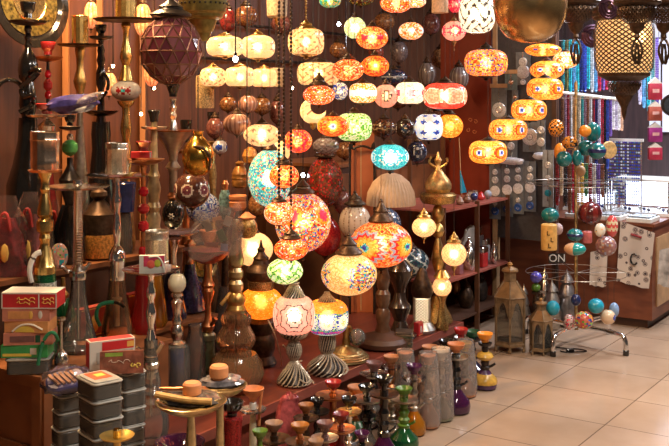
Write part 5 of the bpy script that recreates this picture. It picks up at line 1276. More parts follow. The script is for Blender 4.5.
# dark fillers between lamps: unlit turned brass pipes further back on the platform
for x, v, yt, lab, m1 in ((186, .95, 120, 'dim copper pipe deep in the shadow behind the golden pitcher', copper), (252, 1.02, 150, 'dim dark pipe behind the turquoise globe', bronze), (213, 1.0, 112, 'dim brass pipe behind the gold beaded cylinder', agedbrass),
                    (340, 1.1, 196, 'dim brass pipe behind the white ribbed dome', agedbrass), (368, 1.0, 250, 'dim dark stand behind the red egg lamp', bronze)):
    d = D(x, v); yb = ysup(d, Z0); h = yb - yt
    y = lambda f_: yb - f_ * h
    hk(x, d, Z0, lab, [('vase', bronze, [(2000, 9), (y(.03), 12), (y(.12), 13), (y(.25), 8), (y(.33), 4)]), ('stem', m1, [(y(.33), 4), (y(.4), 3), (y(.45), 6), (y(.5), 3), (y(.6), 5), (y(.64), 3), (y(.72), 4), (y(.78), 2.4), (y(.86), 3)]), ('tray', m1, tray(y(.86), 14, 3)), ('bowl', black, bowl(yt, y(.9), 6))])
# orange arched board and pleated beige shade
c = at(362, 196, D(362, .60))
t = thing('arched_board', 'orange-brown board framed by an iron arch left of the pleated shade', 'board', (c.x, c.y, Z0 + .001))
d = c.y; s = d / F; H = (ysup(d, Z0) - 132) * s
MB().box((0, .02, H / 2), (25 * s, .02, H)).build('board', pbr('orange_board', (.45, .13, .05), .4, 0, .2, 6), t)
MB().box((-1 * s, .0085, H / 2), (1.2 * s, .002, H * .98)).build('seam', woodpale, t)
zq = H - 24 * s
MB().tube([(-12 * s, -.03, 0), (-12 * s, -.03, zq), (-9 * s, -.03, zq + 7 * s), (0, -.03, zq + 10 * s), (9 * s, -.03, zq + 7 * s), (12 * s, -.03, zq), (12 * s, -.03, 0)], .008, 6).build('iron_arch', darkmetal, t)
d = D(391, .30); s = d / F; c = at(391, 190, d)
t = thing('pleated_shade', 'beige pleated fabric shade hanging below the turquoise lamp', 'lamp shade', c)
MB().lathe([(24 * s, -15 * s), (24.5 * s, -14 * s), (23 * s, -2 * s), (18 * s, 8 * s), (10 * s, 15 * s), (4 * s, 17 * s)], 72, flute=36, fl=.025).build('shade', pbr('pleat', (.58, .40, .27), .8, 0, .1), t)
MB().lathe([(.02, 16 * s), (.012, 20 * s), (.0025, 22 * s), (.0025, ZC - c.z)], 10).build('cord', blackcord, t)
# purple faceted globe: lead lines over the glass
for o in list(bpy.data.objects):
    if str(o.get('label', '')).startswith('large purple faceted'):
        gl = [q for q in o.children if q.name.startswith('glass_globe')][0]
        s = o.location.y / F; rx, ry = 31 * s, 35 * s
        rows = [(math.radians(a)) for a in (-72, -48, -25, -3, 19, 41, 62)]
        def gp(i, k, q=1.0):
            a = 2 * PI * (k + (.5 if i % 2 else 0)) / 14; la = rows[i]
            return Vector((rx * q * math.cos(la) * math.sin(a), -rx * q * math.cos(la) * math.cos(a), ry * q * math.sin(la)))
        m = MB(); g = MB()
        for i in range(len(rows)):
            for k in range(14):
                m.tube([gp(i, k), gp(i, k + 1)], .0028, 5, False)
                if i < len(rows) - 1:
                    e = 0 if i % 2 == 0 else 1
                    m.tube([gp(i, k), gp(i + 1, k + e)], .0028, 5, False); m.tube([gp(i, k), gp(i + 1, k + e - 1)], .0028, 5, False)
                    A, B, C_, Dd = gp(i, k), gp(i, k + 1), gp(i + 1, k + e), gp(i + 1, k + e + 1 - 1 - (0))
                    n = rnd.choice(PURP); g.add([A, B, C_], [(0, 1, 2)], [n])
                    C2 = gp(i + 1, k + e - 1); g.add([A, C_, C2], [(0, 1, 2)], [rnd.choice(PURP)])
        m.build('lead_lines', pbr('lead', (.22, .10, .06), .4, .7), o)
        me = g.build('facets', UNLIT, o, ang=5)
        gl.scale = (.9, .9, .9)
# ============================================================ RIGHT: BRASS LANTERNS, CAROUSEL, JEWELLERY, COUNTER
# big lit pierced lantern
v = -1.0
d = D(624, v); s = d / F; c = at(624, 45, d)
t = thing('pierced_lantern', 'large glowing pierced brass lantern at upper right with a dark bowl beneath', 'lantern', c, 0, 'brass lamps at the top')
body = lprof([(74, 25), (68, 28), (58, 29.5), (30, 29.5), (20, 27)], 24, s, 45)
pierced(MB(), body, 28, .62).build('pierced_shell', pbr('lattice', (.09, .05, .02), .45, .8), t)
m = MB(); m.lathe([(r * .93, z) for r, z in body], 36, col=(1, .66, .30)); m.build('lit_liner', LIT[2], t)
MB().ball((.05, -.08, .035), .03).build('bulb', bulbh, t)
turned(t, 'rim', bronze, [(21, 26), (19, 30), (16, 31), (13, 30), (11, 31), (8, 30), (5, 26), (0, 18), (-10, 8), (-16, 2)], s, 45)
turned(t, 'collar', bronze, [(73, 26), (76, 25), (79, 19), (81, 16)], s, 45)
pierced(MB(), lprof([(97, 7), (92, 13), (86, 16.5), (81, 16.5)], 8, s, 45), 26, .5).build('lower_bowl', bronze, t)
turned(t, 'drop', bronze, [(120, .5), (114, 2.4), (108, 3), (103, 5), (98, 8), (95, 9)], s, 45)
MB().lathe([(.003, 60 * s), (.003, ZC - c.z)], 6).build('cord', blackcord, t)
# lit warm glow: bulb inside is the liner; curled brackets at the left of the lantern
# three pierced lantern bottoms along the top edge with looped pendants
for px, hw, v, lab in ((576, 21, -.6, 'pierced brass lantern bottom with a looped pendant, left of the glowing lantern'), (637, 20, -1.45, 'pierced brass lantern bottom with a looped pendant, in front of the glowing lantern'), (664, 20, -1.3, 'pierced brass lantern bottom with a looped pendant at the right picture edge')):
    d = D(px, v); s = d / F; c = at(px, 10, d)
    t = thing('pierced_lantern', lab, 'lantern', c, 0, 'brass lamps at the top')
    pierced(MB(), lprof([(24, 9), (19, 15), (13, hw * .93), (8, hw * .95), (5, hw * .8)], 10, s, 10), 30, .52).build('lower_bowl', bronze, t)
    turned(t, 'rim', bronze, [(7, hw * .85), (4, hw * 1.15), (2, hw * 1.2), (0, hw * 1.1)], s, 10)
    up = lprof([(0, hw * 1.15), (-8, hw * 1.3), (-20, hw * 1.3)], 8, s, 10)
    pierced(MB(), up, 34, .7).build('pierced_shell', bronze, t)
    m = MB(); m.lathe([(r * .93, z) for r, z in up], 30, col=(1, .7, .35)); m.build('lit_liner', emit('liner2', (1, .6, .26), .55), t)
    turned(t, 'drop', bronze, [(40, 1), (37, 3), (34, 2), (31, 5), (28, 7), (25, 7.5), (23, 9)], s, 10)
    for k in range(4):
        a = k * PI / 2 + .5; ca, sa = math.cos(a) * s, math.sin(a) * s
        m = MB(); m.tube([(0, 0, -29 * s), (4 * ca, 4 * sa, -32 * s), (7 * ca, 7 * sa, -40 * s), (5 * ca, 5 * sa, -48 * s), (1.5 * ca, 1.5 * sa, -54 * s), (2.4 * ca, 2.4 * sa, -44 * s), (1 * ca, 1 * sa, -34 * s)], 1.1 * s, 6)
        m.build('loop', bronze, t)
    MB().lathe([(.003, 30 * s), (.003, ZC - c.z)], 6).build('cord', blackcord, t)
# purple-black curled brackets
for px, py, v, lab in ((592, 36, -.35, 'dark curled metal rosette hanging between the two pierced lanterns'), (609, 8, -1.1, 'dark curled metal rosette at the top edge above the glowing lantern')):
    d = D(px, v); s = d / F; c = at(px, py, d)
    t = thing('metal_rosette', lab, 'ornament', c)
    m = MB()
    for k in range(3):
        m.tube([((9 - k * 2.6) * s * math.cos(a * .7 + k), -.004 * k, (10 - k * 2.8) * s * math.sin(a * .7 + k)) for a in range(9)], 2.0 * s, 6)
    m.build('curl', pbr('plum_metal', (.07, .03, .05), .35, .7), t)
    MB().lathe([(.0025, 9 * s), (.0025, ZC - c.z)], 6).build('cord', blackcord, t)

# carousel stand with hanging ornaments
CXp, CYp = at(576, 0, 6.25).x, 6.25
t = thing('ornament_stand', 'chrome footed revolving stand with wire rings carrying painted ornaments', 'display stand', (CXp, CYp, 0))
RR = .31
MB().lathe([(.016, .085), (.016, .12), (.011, .13), (.011, 1.62), (.004, 1.64)], 14).build('pole', agedbrass, t)
zr = {'top': 1.53, 'mid': 1.0, 'low': .44}
for k, z in zr.items():
    m = MB(); m.tube([(RR * math.cos(a * PI / 16), RR * math.sin(a * PI / 16), z) for a in range(33)], .0018, 6, False)
    for a in range(4): m.tube([(0, 0, z), (RR * math.cos(a * PI / 4) , RR * math.sin(a * PI / 4), z)], .0018, 5, False).tube([(0, 0, z), (-RR * math.cos(a * PI / 4), -RR * math.sin(a * PI / 4), z)], .0018, 5, False)
    m.build('wire_ring', pewter, t)
lf, rf = at(553, 357, 5.93), at(626, 356, 5.95)
def foot(p):
    q = Vector((p.x - CXp, p.y - CYp, .0)); n = q.normalized()
    ft = MB().tube([q + Vector((0, 0, .012)), q + Vector((0, 0, .06)), q * .97 + Vector((0, 0, .095)), q * .88 + Vector((0, 0, .115)), q * .5 + Vector((0, 0, .118)), n * .017 + Vector((0, 0, .108))], .0145, 12).build('foot_tube', chrome, t)
    MB().lathe([(.017, .0005), (.018, .004), (.018, .03), (.016, .033)], 14, (q.x, q.y, 0)).build('rubber_tip', black, ft)
for p in (lf, rf, Vector((CXp + .27, CYp + .24, 0)), Vector((CXp - .27, CYp + .24, 0))): foot(p)
ORN = []
def orn(px, py, rx, ry, ring, mat, label, band=None, front=True, kind='ball', pat=None, off=0.0):
    s = 6.1 / F
    for _ in range(3):
        dx = (px - CX) * s - CXp
        dy = math.sqrt(max(RR * RR - dx * dx, .0))
        dd = CYp - dy + off if front else CYp + dy + off
        s = dd / F
    for k in range(24):
        c = at(px, py, dd); R3 = Vector((rx * s, rx * s, ry * s))
        bad = any(((c.x - q.x) / (R3.x + w.x)) ** 2 + ((c.y - q.y) / (R3.y + w.y)) ** 2 + ((c.z - q.z) / (R3.z + w.z)) ** 2 < 1.12 or (abs(c.z - q.z) > .5 * (R3.z + w.z) and math.hypot(c.x - q.x, c.y - q.y) < (w.x if c.z < q.z else R3.x) + .004 and not (ring == 'low') != (q.z < .44)) for q, w in ORN)
        if not bad: break
        dd += .012; s = dd / F
    ORN.append((c, R3)); zt = zr[ring]
    t = thing('painted_ornament', label, 'ornament', c, 0, 'ornaments hung on the revolving stand')
    X, Y = rx * s, ry * s
    if pat: globe_mb(X, Y, pat, 'round', 28).build('body', UNLIT if mat is None else mat, t)
    elif kind == 'ball': MB().lathe([(X * math.cos(a), Y * math.sin(a)) for a in [(-PI / 2 + .05) + (PI - .1) * i / 12 for i in range(13)]], 20).build('body', mat, t)
    elif kind == 'cyl': MB().prism([(X * math.cos(2 * PI * i / 18), X * math.sin(2 * PI * i / 18)) for i in range(18)], -Y, Y, .006).build('body', mat, t)
    elif kind == 'disc': MB().lathe([(.001, -.01), (X * .9, -.01), (X, 0), (X * .9, .01), (.001, .01)], 22, axis=Vector((.3, -1, 0)).normalized()).build('body', mat, t)
    if band: MB().lathe([(X * .93, Y * .28), (X * 1.03, Y * .2), (X * 1.04, 0), (X * .99, -Y * .2)], 20).build('band', band, t)
    q = Vector((c.x - CXp, c.y - CYp, 0)); q = q.normalized() * RR - q if q.length > .01 else Vector((0, 0, 0))
    MB().tube([(0, 0, Y * .97), (0, 0, zt - c.z - .0036), (q.x, q.y, zt - c.z - .0036)], .0015, 5, False).build('cord', blackcord, t)
    return t
tealp = tealc
orn(585, 131, 6, 6, 'top', orangec, 'small orange ball hanging before the upper teal ball')
orn(593, 132, 8, 10, 'top', tealc, 'upper teal ball on the stand right of the small orange ball', off=.0)
orn(570, 143, 8, 7, 'top', None, 'orange and black patterned ball above the teal balls', pat=tiles([(.6, .22, .03)], BLK, .45))
orn(560, 152, 6, 9, 'top', orangec, 'plain orange gourd behind the lower left teal ball', off=.16)
orn(564, 159, 8, 8, 'top', tealc, 'lower left teal ball of the upper ring', off=-.03)
orn(577, 158, 5, 8, 'top', tealc, 'narrow teal gourd between the teal balls', off=.03)
orn(586, 148, 8, 8, 'top', tealc, 'teal ball left of the banded teal ball', off=-.02)
orn(597, 151, 9, 8.5, 'top', tealc, 'banded teal ball on the upper ring', band=navy)
orn(556, 128, 8, 9, 'top', None, 'orange gourd with black scribbles at the left of the upper ring', pat=curls([(.75, .28, .04)], BLK, 5, .25))
orn(609, 150, 9, 10, 'top', pbr('straw_disc', (.62, .40, .16), .6, 0, .4, 60), 'straw-coloured round disc at the right of the upper ring', kind='disc')
orn(581, 171, 4.5, 5.5, 'top', woodpale, 'small tan ball below the teal balls', off=.09)
orn(550, 215, 9, 7.5, 'mid', tealc, 'teal cap-shaped ball on the middle ring above the yellow cylinder', off=.03)
orn(549, 237, 8, 13, 'mid', pbr('yellow_wood', (.72, .42, .12), .4, 0, .2), 'yellow wooden cylinder with black letters on the middle ring', kind='cyl', off=-.04)
orn(575, 235, 8, 6.5, 'mid', tealc, 'teal ball with a dark band above the peach and teal ball', band=navy)
orn(575, 249, 11, 6.5, 'mid', None, 'half peach half teal ball lowest on the middle ring', pat=lambda lo, la: (.75, .42, .22) if lo < -.35 else (.02, .30, .28), off=-.05)
orn(587, 237, 5, 6, 'mid', pbr('rosy_box', (.55, .14, .13), .4, 0, .3), 'small rosy drum ornament beside the teal ball', kind='cyl', off=.05)
orn(590, 213, 12, 11.5, 'mid', None, 'large dark red fluted ball on the middle ring', pat=stripes([(.19, .018, .014)], [(.08, .008, .007)], 22, .6))
orn(600, 230, 5.5, 7, 'mid', None, 'white speckled egg under the dark red ball', pat=tiles([(.75, .7, .6)], ORG + BLK, .15), off=-.03)
orn(612, 226, 6, 11, 'mid', None, 'red and cream striped ornament right of the white egg', pat=bandz([(-.4, -.1, [(.7, .6, .4)]), (.2, .5, [(.7, .6, .4)])], [(.6, .08, .08)]), off=-.07)
orn(606, 246, 10.5, 10, 'mid', None, 'pinkish multicoloured mosaic ball low on the middle ring', pat=tiles([(.32, .15, .14), (.25, .12, .12)], [(.5, .2, .12), (.5, .4, .4), (.3, .3, .4), (.45, .25, .1)], .3), off=.02)
orn(558, 229, 5, 6, 'mid', pbr('pale_rose', (.55, .38, .36), .4, 0, .3), 'pale rose ball right of the yellow cylinder', off=.06)
orn(596, 306, 8, 7.5, 'low', turqc, 'bright turquoise ball on the lowest ring')
orn(608, 317, 7.5, 7.5, 'low', None, 'cream ball with a navy spot on the lowest ring', pat=med([(.35, BLU)], [(.75, .55, .36)], m=1, off=.9))
orn(614, 310, 5, 7.5, 'low', pbr('sky_blue', (.25, .38, .6), .3, 0, .2), 'pale blue ball behind the cream ball', off=.05)
orn(584, 320, 9.5, 9, 'low', None, 'red and gold painted heart-shaped ball on the lowest ring', pat=tiles([(.5, .08, .06), (.6, .2, .1)], GRN + YEL + BLU, .35), off=-.02)
orn(569, 322, 5.5, 8, 'low', None, 'pale pink speckled egg on the lowest ring', pat=tiles([(.6, .42, .38)], ROSE + BLK, .3))
orn(553, 308, 7, 7.5, 'low', turqc, 'turquoise ball left end of the lowest ring')
orn(576, 300, 5, 6, 'low', navy, 'small navy ball behind the heart-shaped ball', off=.08)
# letters on the yellow cylinder
for o in list(bpy.data.objects):
    if str(o.get('label', '')).startswith('yellow wooden cylinder'):
        m = MB(); r = 8 * o.location.y / F
        for x, z in ((-.012, .03), (.01, -.01), (-.005, -.045)):
            yy = -math.sqrt(r * r - x * x) - .0005
            m.tube([(x - .008, yy, z + .012), (x - .008, yy, z - .012), (x + .006, yy, z - .012)], .0028, 5, False)
        m.build('black_letters', black, o)
# the small ON sign
d = 6.75; c = at(557, 266, d); s = d / F
t = thing('sign', 'black sign with white letters behind the revolving stand', 'sign', (c.x, c.y, .001))
zc_ = CH - (258.5 - HY) * s
MB().box((0, 0, zc_), (17 * s, .006, 10 * s)).build('board', black, t)
MB().box((0, .008, zc_ / 2), (.012, .008, zc_)).build('post', darkmetal, t)
cu = bpy.data.curves.new('lettering', 'FONT'); cu.body = 'ON'; cu.size = 10.5 * s; cu.align_x = 'CENTER'; cu.align_y = 'CENTER'; cu.extrude = .0006
to = bpy.data.objects.new('tmp', cu); COL.objects.link(to)
bpy.context.view_layer.update()
me = bpy.data.meshes.new_from_object(to.evaluated_get(bpy.context.evaluated_depsgraph_get()))
bpy.data.objects.remove(to)
me.materials.clear(); me.materials.append(whitec)
o = bpy.data.objects.new('lettering', me); COL.objects.link(o); o.parent = t; o.location = (0, -.0038, zc_); o.rotation_euler = (PI / 2, 0, 0)

# necklace rails
def rail(px0, py0, px1, py1, d, label, m_, r):
    a, b = at(px0, py0, d), at(px1, py1, d)
    t = thing('necklace_rail', label, 'rail', a)
    MB().tube([(0, 0, 0), b - a], r, 10, False).build('rod', m_, t)
    for q in (.03, .97):
        p = (b - a) * q
        MB().tube([p + Vector((0, 0, r)), (p.x, p.y, ZC - a.z)], .0018, 5, False).build('wire', darkmetal, t)
    return a, b
NECK = {'turquoise': (.03, .42, .50), 'teal': (.03, .22, .24), 'sky blue': (.12, .34, .62), 'navy': (.02, .03, .16), 'pale grey': (.52, .54, .58), 'crimson': (.5, .03, .07), 'white': (.7, .7, .72), 'black': (.02, .02, .025),
        'brown': (.17, .07, .04), 'dark red': (.22, .02, .03), 'mauve': (.30, .18, .26), 'tan': (.50, .32, .17), 'olive': (.15, .14, .05), 'violet': (.17, .10, .40), 'cobalt': (.04, .08, .42), 'peach': (.70, .42, .28), 'yellow': (.6, .42, .06), 'lilac': (.5, .46, .62), 'cream': (.6, .52, .40), 'green': (.05, .20, .10)}
nth = ['first', 'second', 'third', 'fourth', 'fifth', 'sixth', 'seventh', 'eighth', 'ninth', 'tenth', 'eleventh', 'twelfth', 'thirteenth', 'fourteenth', 'fifteenth', 'sixteenth', 'seventeenth', 'eighteenth', 'nineteenth', 'twentieth', 'twenty-first', 'twenty-second', 'twenty-third', 'twenty-fourth']
def necklace(p, L, w, colname, label, group, seed):
    """closed loop of beads hung over a rail at p, of length L"""
    r_ = random.Random(seed)
    t = thing('bead_necklace', label, 'necklace', p, 0, group)
    m = MB(); n = max(10, int(L / .0125)); br = .0078
    col = NECK[colname]
    for sd in (-1, 1):
        for i in range(n):
            f_ = i / n
            x = sd * w * (.5 if f_ < .8 else .5 * math.sqrt(max(0, 1 - ((f_ - .8) / .2) ** 2)))
            q = r_.uniform(.6, 1.25)
            m.ball((x, -.004 * sd, -L * f_), br * (1.25 if f_ > .85 else 1), 6, tuple(min(1, c_ * q) for c_ in col))
    m.ball((0, 0, -L), .011, 8, tuple(min(1, c_ * 1.4) for c_ in col))
    m.build('beads', NECKM, t)
NECKM = col_gloss('bead_gloss', .25)
a, b = rail(556, 41, 662, 38, 7.25, 'thin dark rail carrying the upper row of bright necklaces', darkmetal, .005)
ups = ['teal', 'olive', 'turquoise', 'sky blue', 'turquoise', 'navy', 'cobalt', 'turquoise', 'pale grey', 'sky blue', 'crimson', 'violet', 'crimson', 'white', 'teal', 'lilac', 'sky blue', 'turquoise', 'teal', 'violet']
xs = [563 + i * 3.65 for i in range(15)] + [640, 644, 648.5, 653, 657]
for i, (x, cn) in enumerate(zip(xs, ups)):
    q = (x - 556) / 106; p = a + (b - a) * q
    ye = 90 + rnd.uniform(-3, 3) if i < 15 else 108 + rnd.uniform(-4, 10)
    necklace(p, (ye - 40) * 7.25 / F, .010, cn, f'{cn} bead necklace, {nth[i]} from the left on the upper rail', 'necklaces on the upper rail', i)
a, b = rail(561, 92.5, 623, 100, 6.98, 'white rod carrying the lower row of necklaces at right', whitec, .013)
los = ['brown', 'mauve', 'dark red', 'pale grey', 'tan', 'black', 'cream', 'teal', 'mauve', 'brown', 'pale grey', 'dark red', 'navy', 'lilac', 'crimson', 'black', 'cobalt', 'violet', 'white', 'lilac', 'white', 'peach']
for i, cn in enumerate(los):
    q = .02 + .96 * i / (len(los) - 1); p = a + (b - a) * q - Vector((0, 0, .012)) + Vector((0, 0, .0))
    ye = rnd.choice((140, 150, 165, 178, 190)) if i < 17 else rnd.choice((125, 132, 150))
    necklace(p, (ye - 97) * 6.98 / F, .008, cn, f'{cn} bead necklace, {nth[i]} from the left on the white rod', 'necklaces on the white rod', 100 + i)
# third row hung in front of the brown counter end
a, b = rail(556, 163, 604, 165, 6.60, 'thin dark rail carrying the lowest row of mixed necklaces', darkmetal, .004)
lws = ['dark red', 'cream', 'black', 'brown', 'crimson', 'tan', 'yellow', 'green', 'dark red', 'pale grey', 'violet', 'brown']
for i, cn in enumerate(lws):
    p = a + (b - a) * (.03 + .94 * i / 11)
    necklace(p, (rnd.choice((195, 205, 212)) - 164) * 6.60 / F, .009, cn, f'{cn} bead necklace, {nth[i]} from the left on the lowest rail', 'necklaces on the lowest rail', 200 + i)

# helper for the plane facing us at shop coordinate u
def DU(px, u):
    k = (px - CX) / F; x0, y0 = E0[0] + u * D1[0], E0[1] + u * D1[1]
    v = (x0 - k * y0) / (-D2[0] + k * D2[1]); return y0 + v * D2[1]
RF = ROT - PI / 2     # faces towards us along -D1: local -y points out of the board
silvm = pbr('silver_filigree', (.70, .73, .80), .3, .35, .5, 180, .6)
cardm = pbr('grey_card', (.16, .18, .20), .5, 0, .2)
def amulet(px, y0, y1, hw, label, discs, u=2.392, card=cardm, top=None):
    d = DU(px, u); s = d / F; c = at(px, y0, d)
    t = thing('amulet', label, 'amulet', c, RF, 'silver amulets on the dark board')
    H = (y1 - y0) * s; W = hw * 2 * s * 1.1
    if card: MB().box((0, .002, -H / 2), (W, .004, H)).build('card', card, t)
    if top: MB().box((0, -.003, -.012), (W * 1.1, .014, .028)).build('top_strip', top, t)
    last = None
    for (yy, r, m_, nm) in discs:
        z = -(yy - y0) * s; R_ = r * s
        MB().lathe([(.001, 0), (R_, 0), (R_ * .95, .004), (R_ * .7, .006), (R_ * .5, .0045), (.001, .008)], 18, (0, -.0005, z), axis=Vector((0, -1, 0))).build(nm, m_, last if nm.endswith(('centre', 'hole')) and last else t)
        last = bpy.data.objects[-1] if False else ([q for q in t.children if q.name.startswith(nm)] or [None])[-1]
    MB().tube([(0, -.003, 0), (0, -.003, -H * .9)], .0025, 5, False).build('chain', silver, t)
    return t
eyeb = pbr('eye_blue', (.03, .10, .38), .2, 0, .2, coat=.4); eyew = pbr('eye_white', (.8, .85, .9), .3)
for i, px in enumerate((495, 507, 518, 530)):
    amulet(px, 163 - i * .6, 219 - i * 2.5, 5.6, f'long silver amulet with blue eye bead, {nth[i]} from left in row of four',
           [(172 - i, 3, silvm, 'link'), (180 - i, 3.6, silvm, 'link'), (191 - i * 1.2, 5.4, pbr('pearl', (.80, .80, .84), .35, 0, .25, 90, .3), 'medallion'), (203 - i * 1.5, 2.6, silvm, 'link'), (211 - i * 1.8, 4.2, eyeb, 'eye_bead'), (211.2 - i * 1.8, 2.0, eyew, 'eye_centre')])
amulet(499, 84, 124, 7.5, 'silver sunburst amulet on a card with a wooden top strip', [(110, 7.6, silvm, 'sunburst'), (110, 4, silver, 'centre')], top=woodpale)
amulet(511, 70, 90, 6, 'grey-green card with a wooden strip right of the red flecked lamp', [(82, 3, silver, 'pendant')], top=woodpale, card=pbr('card_teal', (.16, .24, .26), .5), u=2.39)
amulet(523, 52, 85, 7, 'silver filigree amulet left of the orange stack', [(62, 4.6, silvm, 'medallion'), (72, 7, silvm, 'sunburst'), (82, 3, silvm, 'link')])
amulet(530, 122, 152, 7, 'round silver wreath amulet right of the third orange lamp', [(137, 8.6, silvm, 'wreath'), (137, 4.2, darkmetal, 'wreath_hole')])
amulet(511, 139, 158, 6, 'small pale pendant card below the second orange lamp', [(146, 4, silvm, 'pendant')])
amulet(515, 90, 104, 3, 'narrow silver strip amulet between the sunburst and the orange lamps', [(97, 2.6, silver, 'pendant')], u=2.388)
amulet(548, 150, 207, 5.2, 'pale card with a turquoise drop left of the orange gourds', [(165, 3.6, silvm, 'link'), (178, 3, silvm, 'link'), (193, 3.6, turqc, 'turquoise_drop')], card=pbr('card_pale', (.36, .40, .44), .4), u=2.30)
amulet(541, 120, 152, 4, 'silver pendant strip left of the scribbled orange gourd', [(130, 4, silvm, 'link'), (142, 4.4, silvm, 'medallion')], u=2.33)
# crumpled cellophane tops over the amulet row
for px, py, w, lab in ((511, 161, 14, 'crumpled clear cellophane over the left amulets'), (541, 156, 9, 'crumpled clear cellophane at the right end of the amulet row')):
    d = DU(px, 2.36); c = at(px, py, d)
    t = thing('cellophane', lab, 'plastic film', c, RF)
    m = pillow(MB(), w * d / F, .02, .025, px); m.build('film', pbr('white_film', (.62, .62, .68), .2, 0, .3, 40, .4, coat=.5), t, ang=20)
    MB().tube([(0, .005, .02), (0, .02, .06)], .002, 5, False).build('tie', whitecord, t)

# things on the rack behind the lanterns
def rack(px, z, v, hw, h, kind, mat, label, cat='knick-knack', name='silver_pot'):
    d = D(px, v); s = d / F; c = at(px, 0, d)
    t = thing(name, label, cat, (c.x, c.y, z + .001), ROT, 'knick-knacks on the rack')
    X, H = hw * s, h * s
    if kind == 'pot':
        MB().lathe([(X * .6, 0), (X * .9, H * .12), (X, H * .35), (X * .8, H * .55), (X * .5, H * .66), (X * .62, H * .7)], 18).build('pot', mat, t)
        MB().lathe([(X * .6, H * .7), (X * .45, H * .8), (X * .15, H * .88), (X * .18, H * .94), (.001, H)], 14).build('lid', mat, t)
    elif kind == 'box':
        MB().prism(rrect(X * 2, X * 1.4, X * .25), 0, H * .7, .004).build('box', mat, t); MB().prism(rrect(X * 2.06, X * 1.46, X * .25), H * .7, H, .006).build('lid', silver, t)
    elif kind == 'ball':
        MB().lathe([(X * .4, 0), (X * .5, .004), (X * .45, .01)], 14).build('base', pewter, t); MB().ball((0, 0, H * .5 + .006), (X, X, H * .5), 16).build('ball', mat, t)
    elif kind == 'plate':
        MB().lathe([(X * .4, 0), (X * .45, .006), (X, .014), (X, .018), (X * .5, .010), (.001, .009)], 20).build('plate', mat, t)
    elif kind == 'tea':
        MB().lathe([(X * .5, 0), (X * .9, H * .15), (X, H * .35), (X * .7, H * .6), (X * .4, H * .7)], 18).build('body', mat, t)
        MB().lathe([(X * .45, H * .7), (X * .3, H * .85), (.001, H)], 14).build('lid', mat, t)
        MB().tube([(X * .8, 0, H * .3), (X * 1.4, 0, H * .5), (X * 1.6, 0, H * .75)], X * .14, 7).build('spout', mat, t)
        MB().tube([(-X * .7, 0, H * .55), (-X * 1.4, 0, H * .6), (-X * 1.4, 0, H * .3), (-X * .85, 0, H * .2)], X * .09, 6).build('handle', mat, t)
    return t
z = .84
for px, v, hw, h, k, m_, lab in ((460, .36, 4, 9, 'pot', pbr('fig_a', (.45, .28, .2), .4), 'small tan lidded pot at the left of the upper shelf'), (467, .37, 4.4, 10, 'pot', pbr('fig_b', (.25, .13, .08), .4), 'small brown pot on the upper shelf'),
                               (474, .36, 4, 8, 'ball', navy, 'small navy ball figurine on the upper shelf'), (481, .37, 4.2, 9, 'pot', redc, 'small red lidded pot on the upper shelf'), (488, .36, 3.8, 8, 'ball', pbr('fig_c', (.35, .4, .5), .3), 'small blue-grey ball figurine at the right of the upper shelf')):
    rack(px, z, v, hw, h, k, m_, lab)
d = D(463, .55); c = at(463, 0, d)
t = thing('teal_flag', 'teal triangular pennant on a pale stick above the upper shelf', 'pennant', (c.x, c.y, .841), ROT)
s = d / F
MB().tube([(-.02, 0, 0), (-.06, 0, 60 * s)], .004, 6, False).build('stick', woodpale, t)
m = MB(); m.prism([(-.04, .0), (.05, .0), (-.05, .16)], -.003, .003, M=Matrix.Translation((.005, 0, .03)) @ Matrix.Rotation(PI / 2, 4, 'X')); m.build('cloth', turqc, t)
z = .40
for px, v, hw, h, k, m_, lab in ((469, .36, 8, 34, 'pot', silver, 'tall silver lidded pot at the left of the middle shelf'), (482, .34, 6.2, 20, 'box', redc, 'small red box with silver lid on the middle shelf'), (486, .42, 4, 22, 'box', silvm, 'small silver filigree box on the middle shelf'),
                                
                               (478, .52, 6, 32, 'box', pbr('box_steel', (.35, .36, .4), .3, .6), 'larger steel grey box at the back of the middle shelf'), (494, .325, 4.4, 22, 'tea', silver, 'silver teapot at right end of the middle shelf')):
    rack(px, z, v, hw, h, k, m_, lab, name='teapot' if k == 'tea' else 'silver_pot')
z = .14
for px, v, hw, h, k, m_, lab in ((466, .40, 8, 30, 'pot', bronze, 'dark lidded pot at the left of the bottom shelf'), (480, .42, 8, 34, 'pot', darkmetal, 'black round lidded pot behind the big lantern')):
    rack(px, z, v, hw, h, k, m_, lab)
for k, (px, v, m_, lab) in enumerate(((473, .50, silvm, 'flat silver tray box at the back left of the upper shelf'), (484, .56, pbr('tin_blue', (.2, .3, .42), .3, .3), 'flat blue tin at the back middle of the upper shelf'))):
    rack(px, .84, v, 5, 7, 'box', m_, lab)
for k, (px, v, hw, h, m_, lab) in enumerate(((459, .34, 4.4, 14, pbr('tin_rose', (.4, .16, .18), .3, .3), 'small rosy tin at the far left of the middle shelf'),)):
    rack(px, .40, v, hw, h, 'box', m_, lab)
for k, (px, v, hw, h, m_, lab) in enumerate(((456, .62, 5, 24, copper, 'copper lidded pot at the far left of the bottom shelf'),)):
    rack(px, .14, v, hw, h, 'pot', m_, lab)
# white cloth bag on the rack
d = D(468, .50); c = at(468, 0, d); s = d / F
t = thing('cloth_bag', 'slanted pale grey cloth bag leaning on the middle shelf under the pots', 'bag', (c.x, c.y, .4011), ROT)
m = pillow(MB(), .09, .03, .11, 77); m.v = [(x + z_ * .35, y, z_ + .132) for x, y, z_ in m.v]; m.build('cloth', pbr('pale_cloth', (.45, .40, .34), .8, 0, .2, 20, .3), t, ang=25)
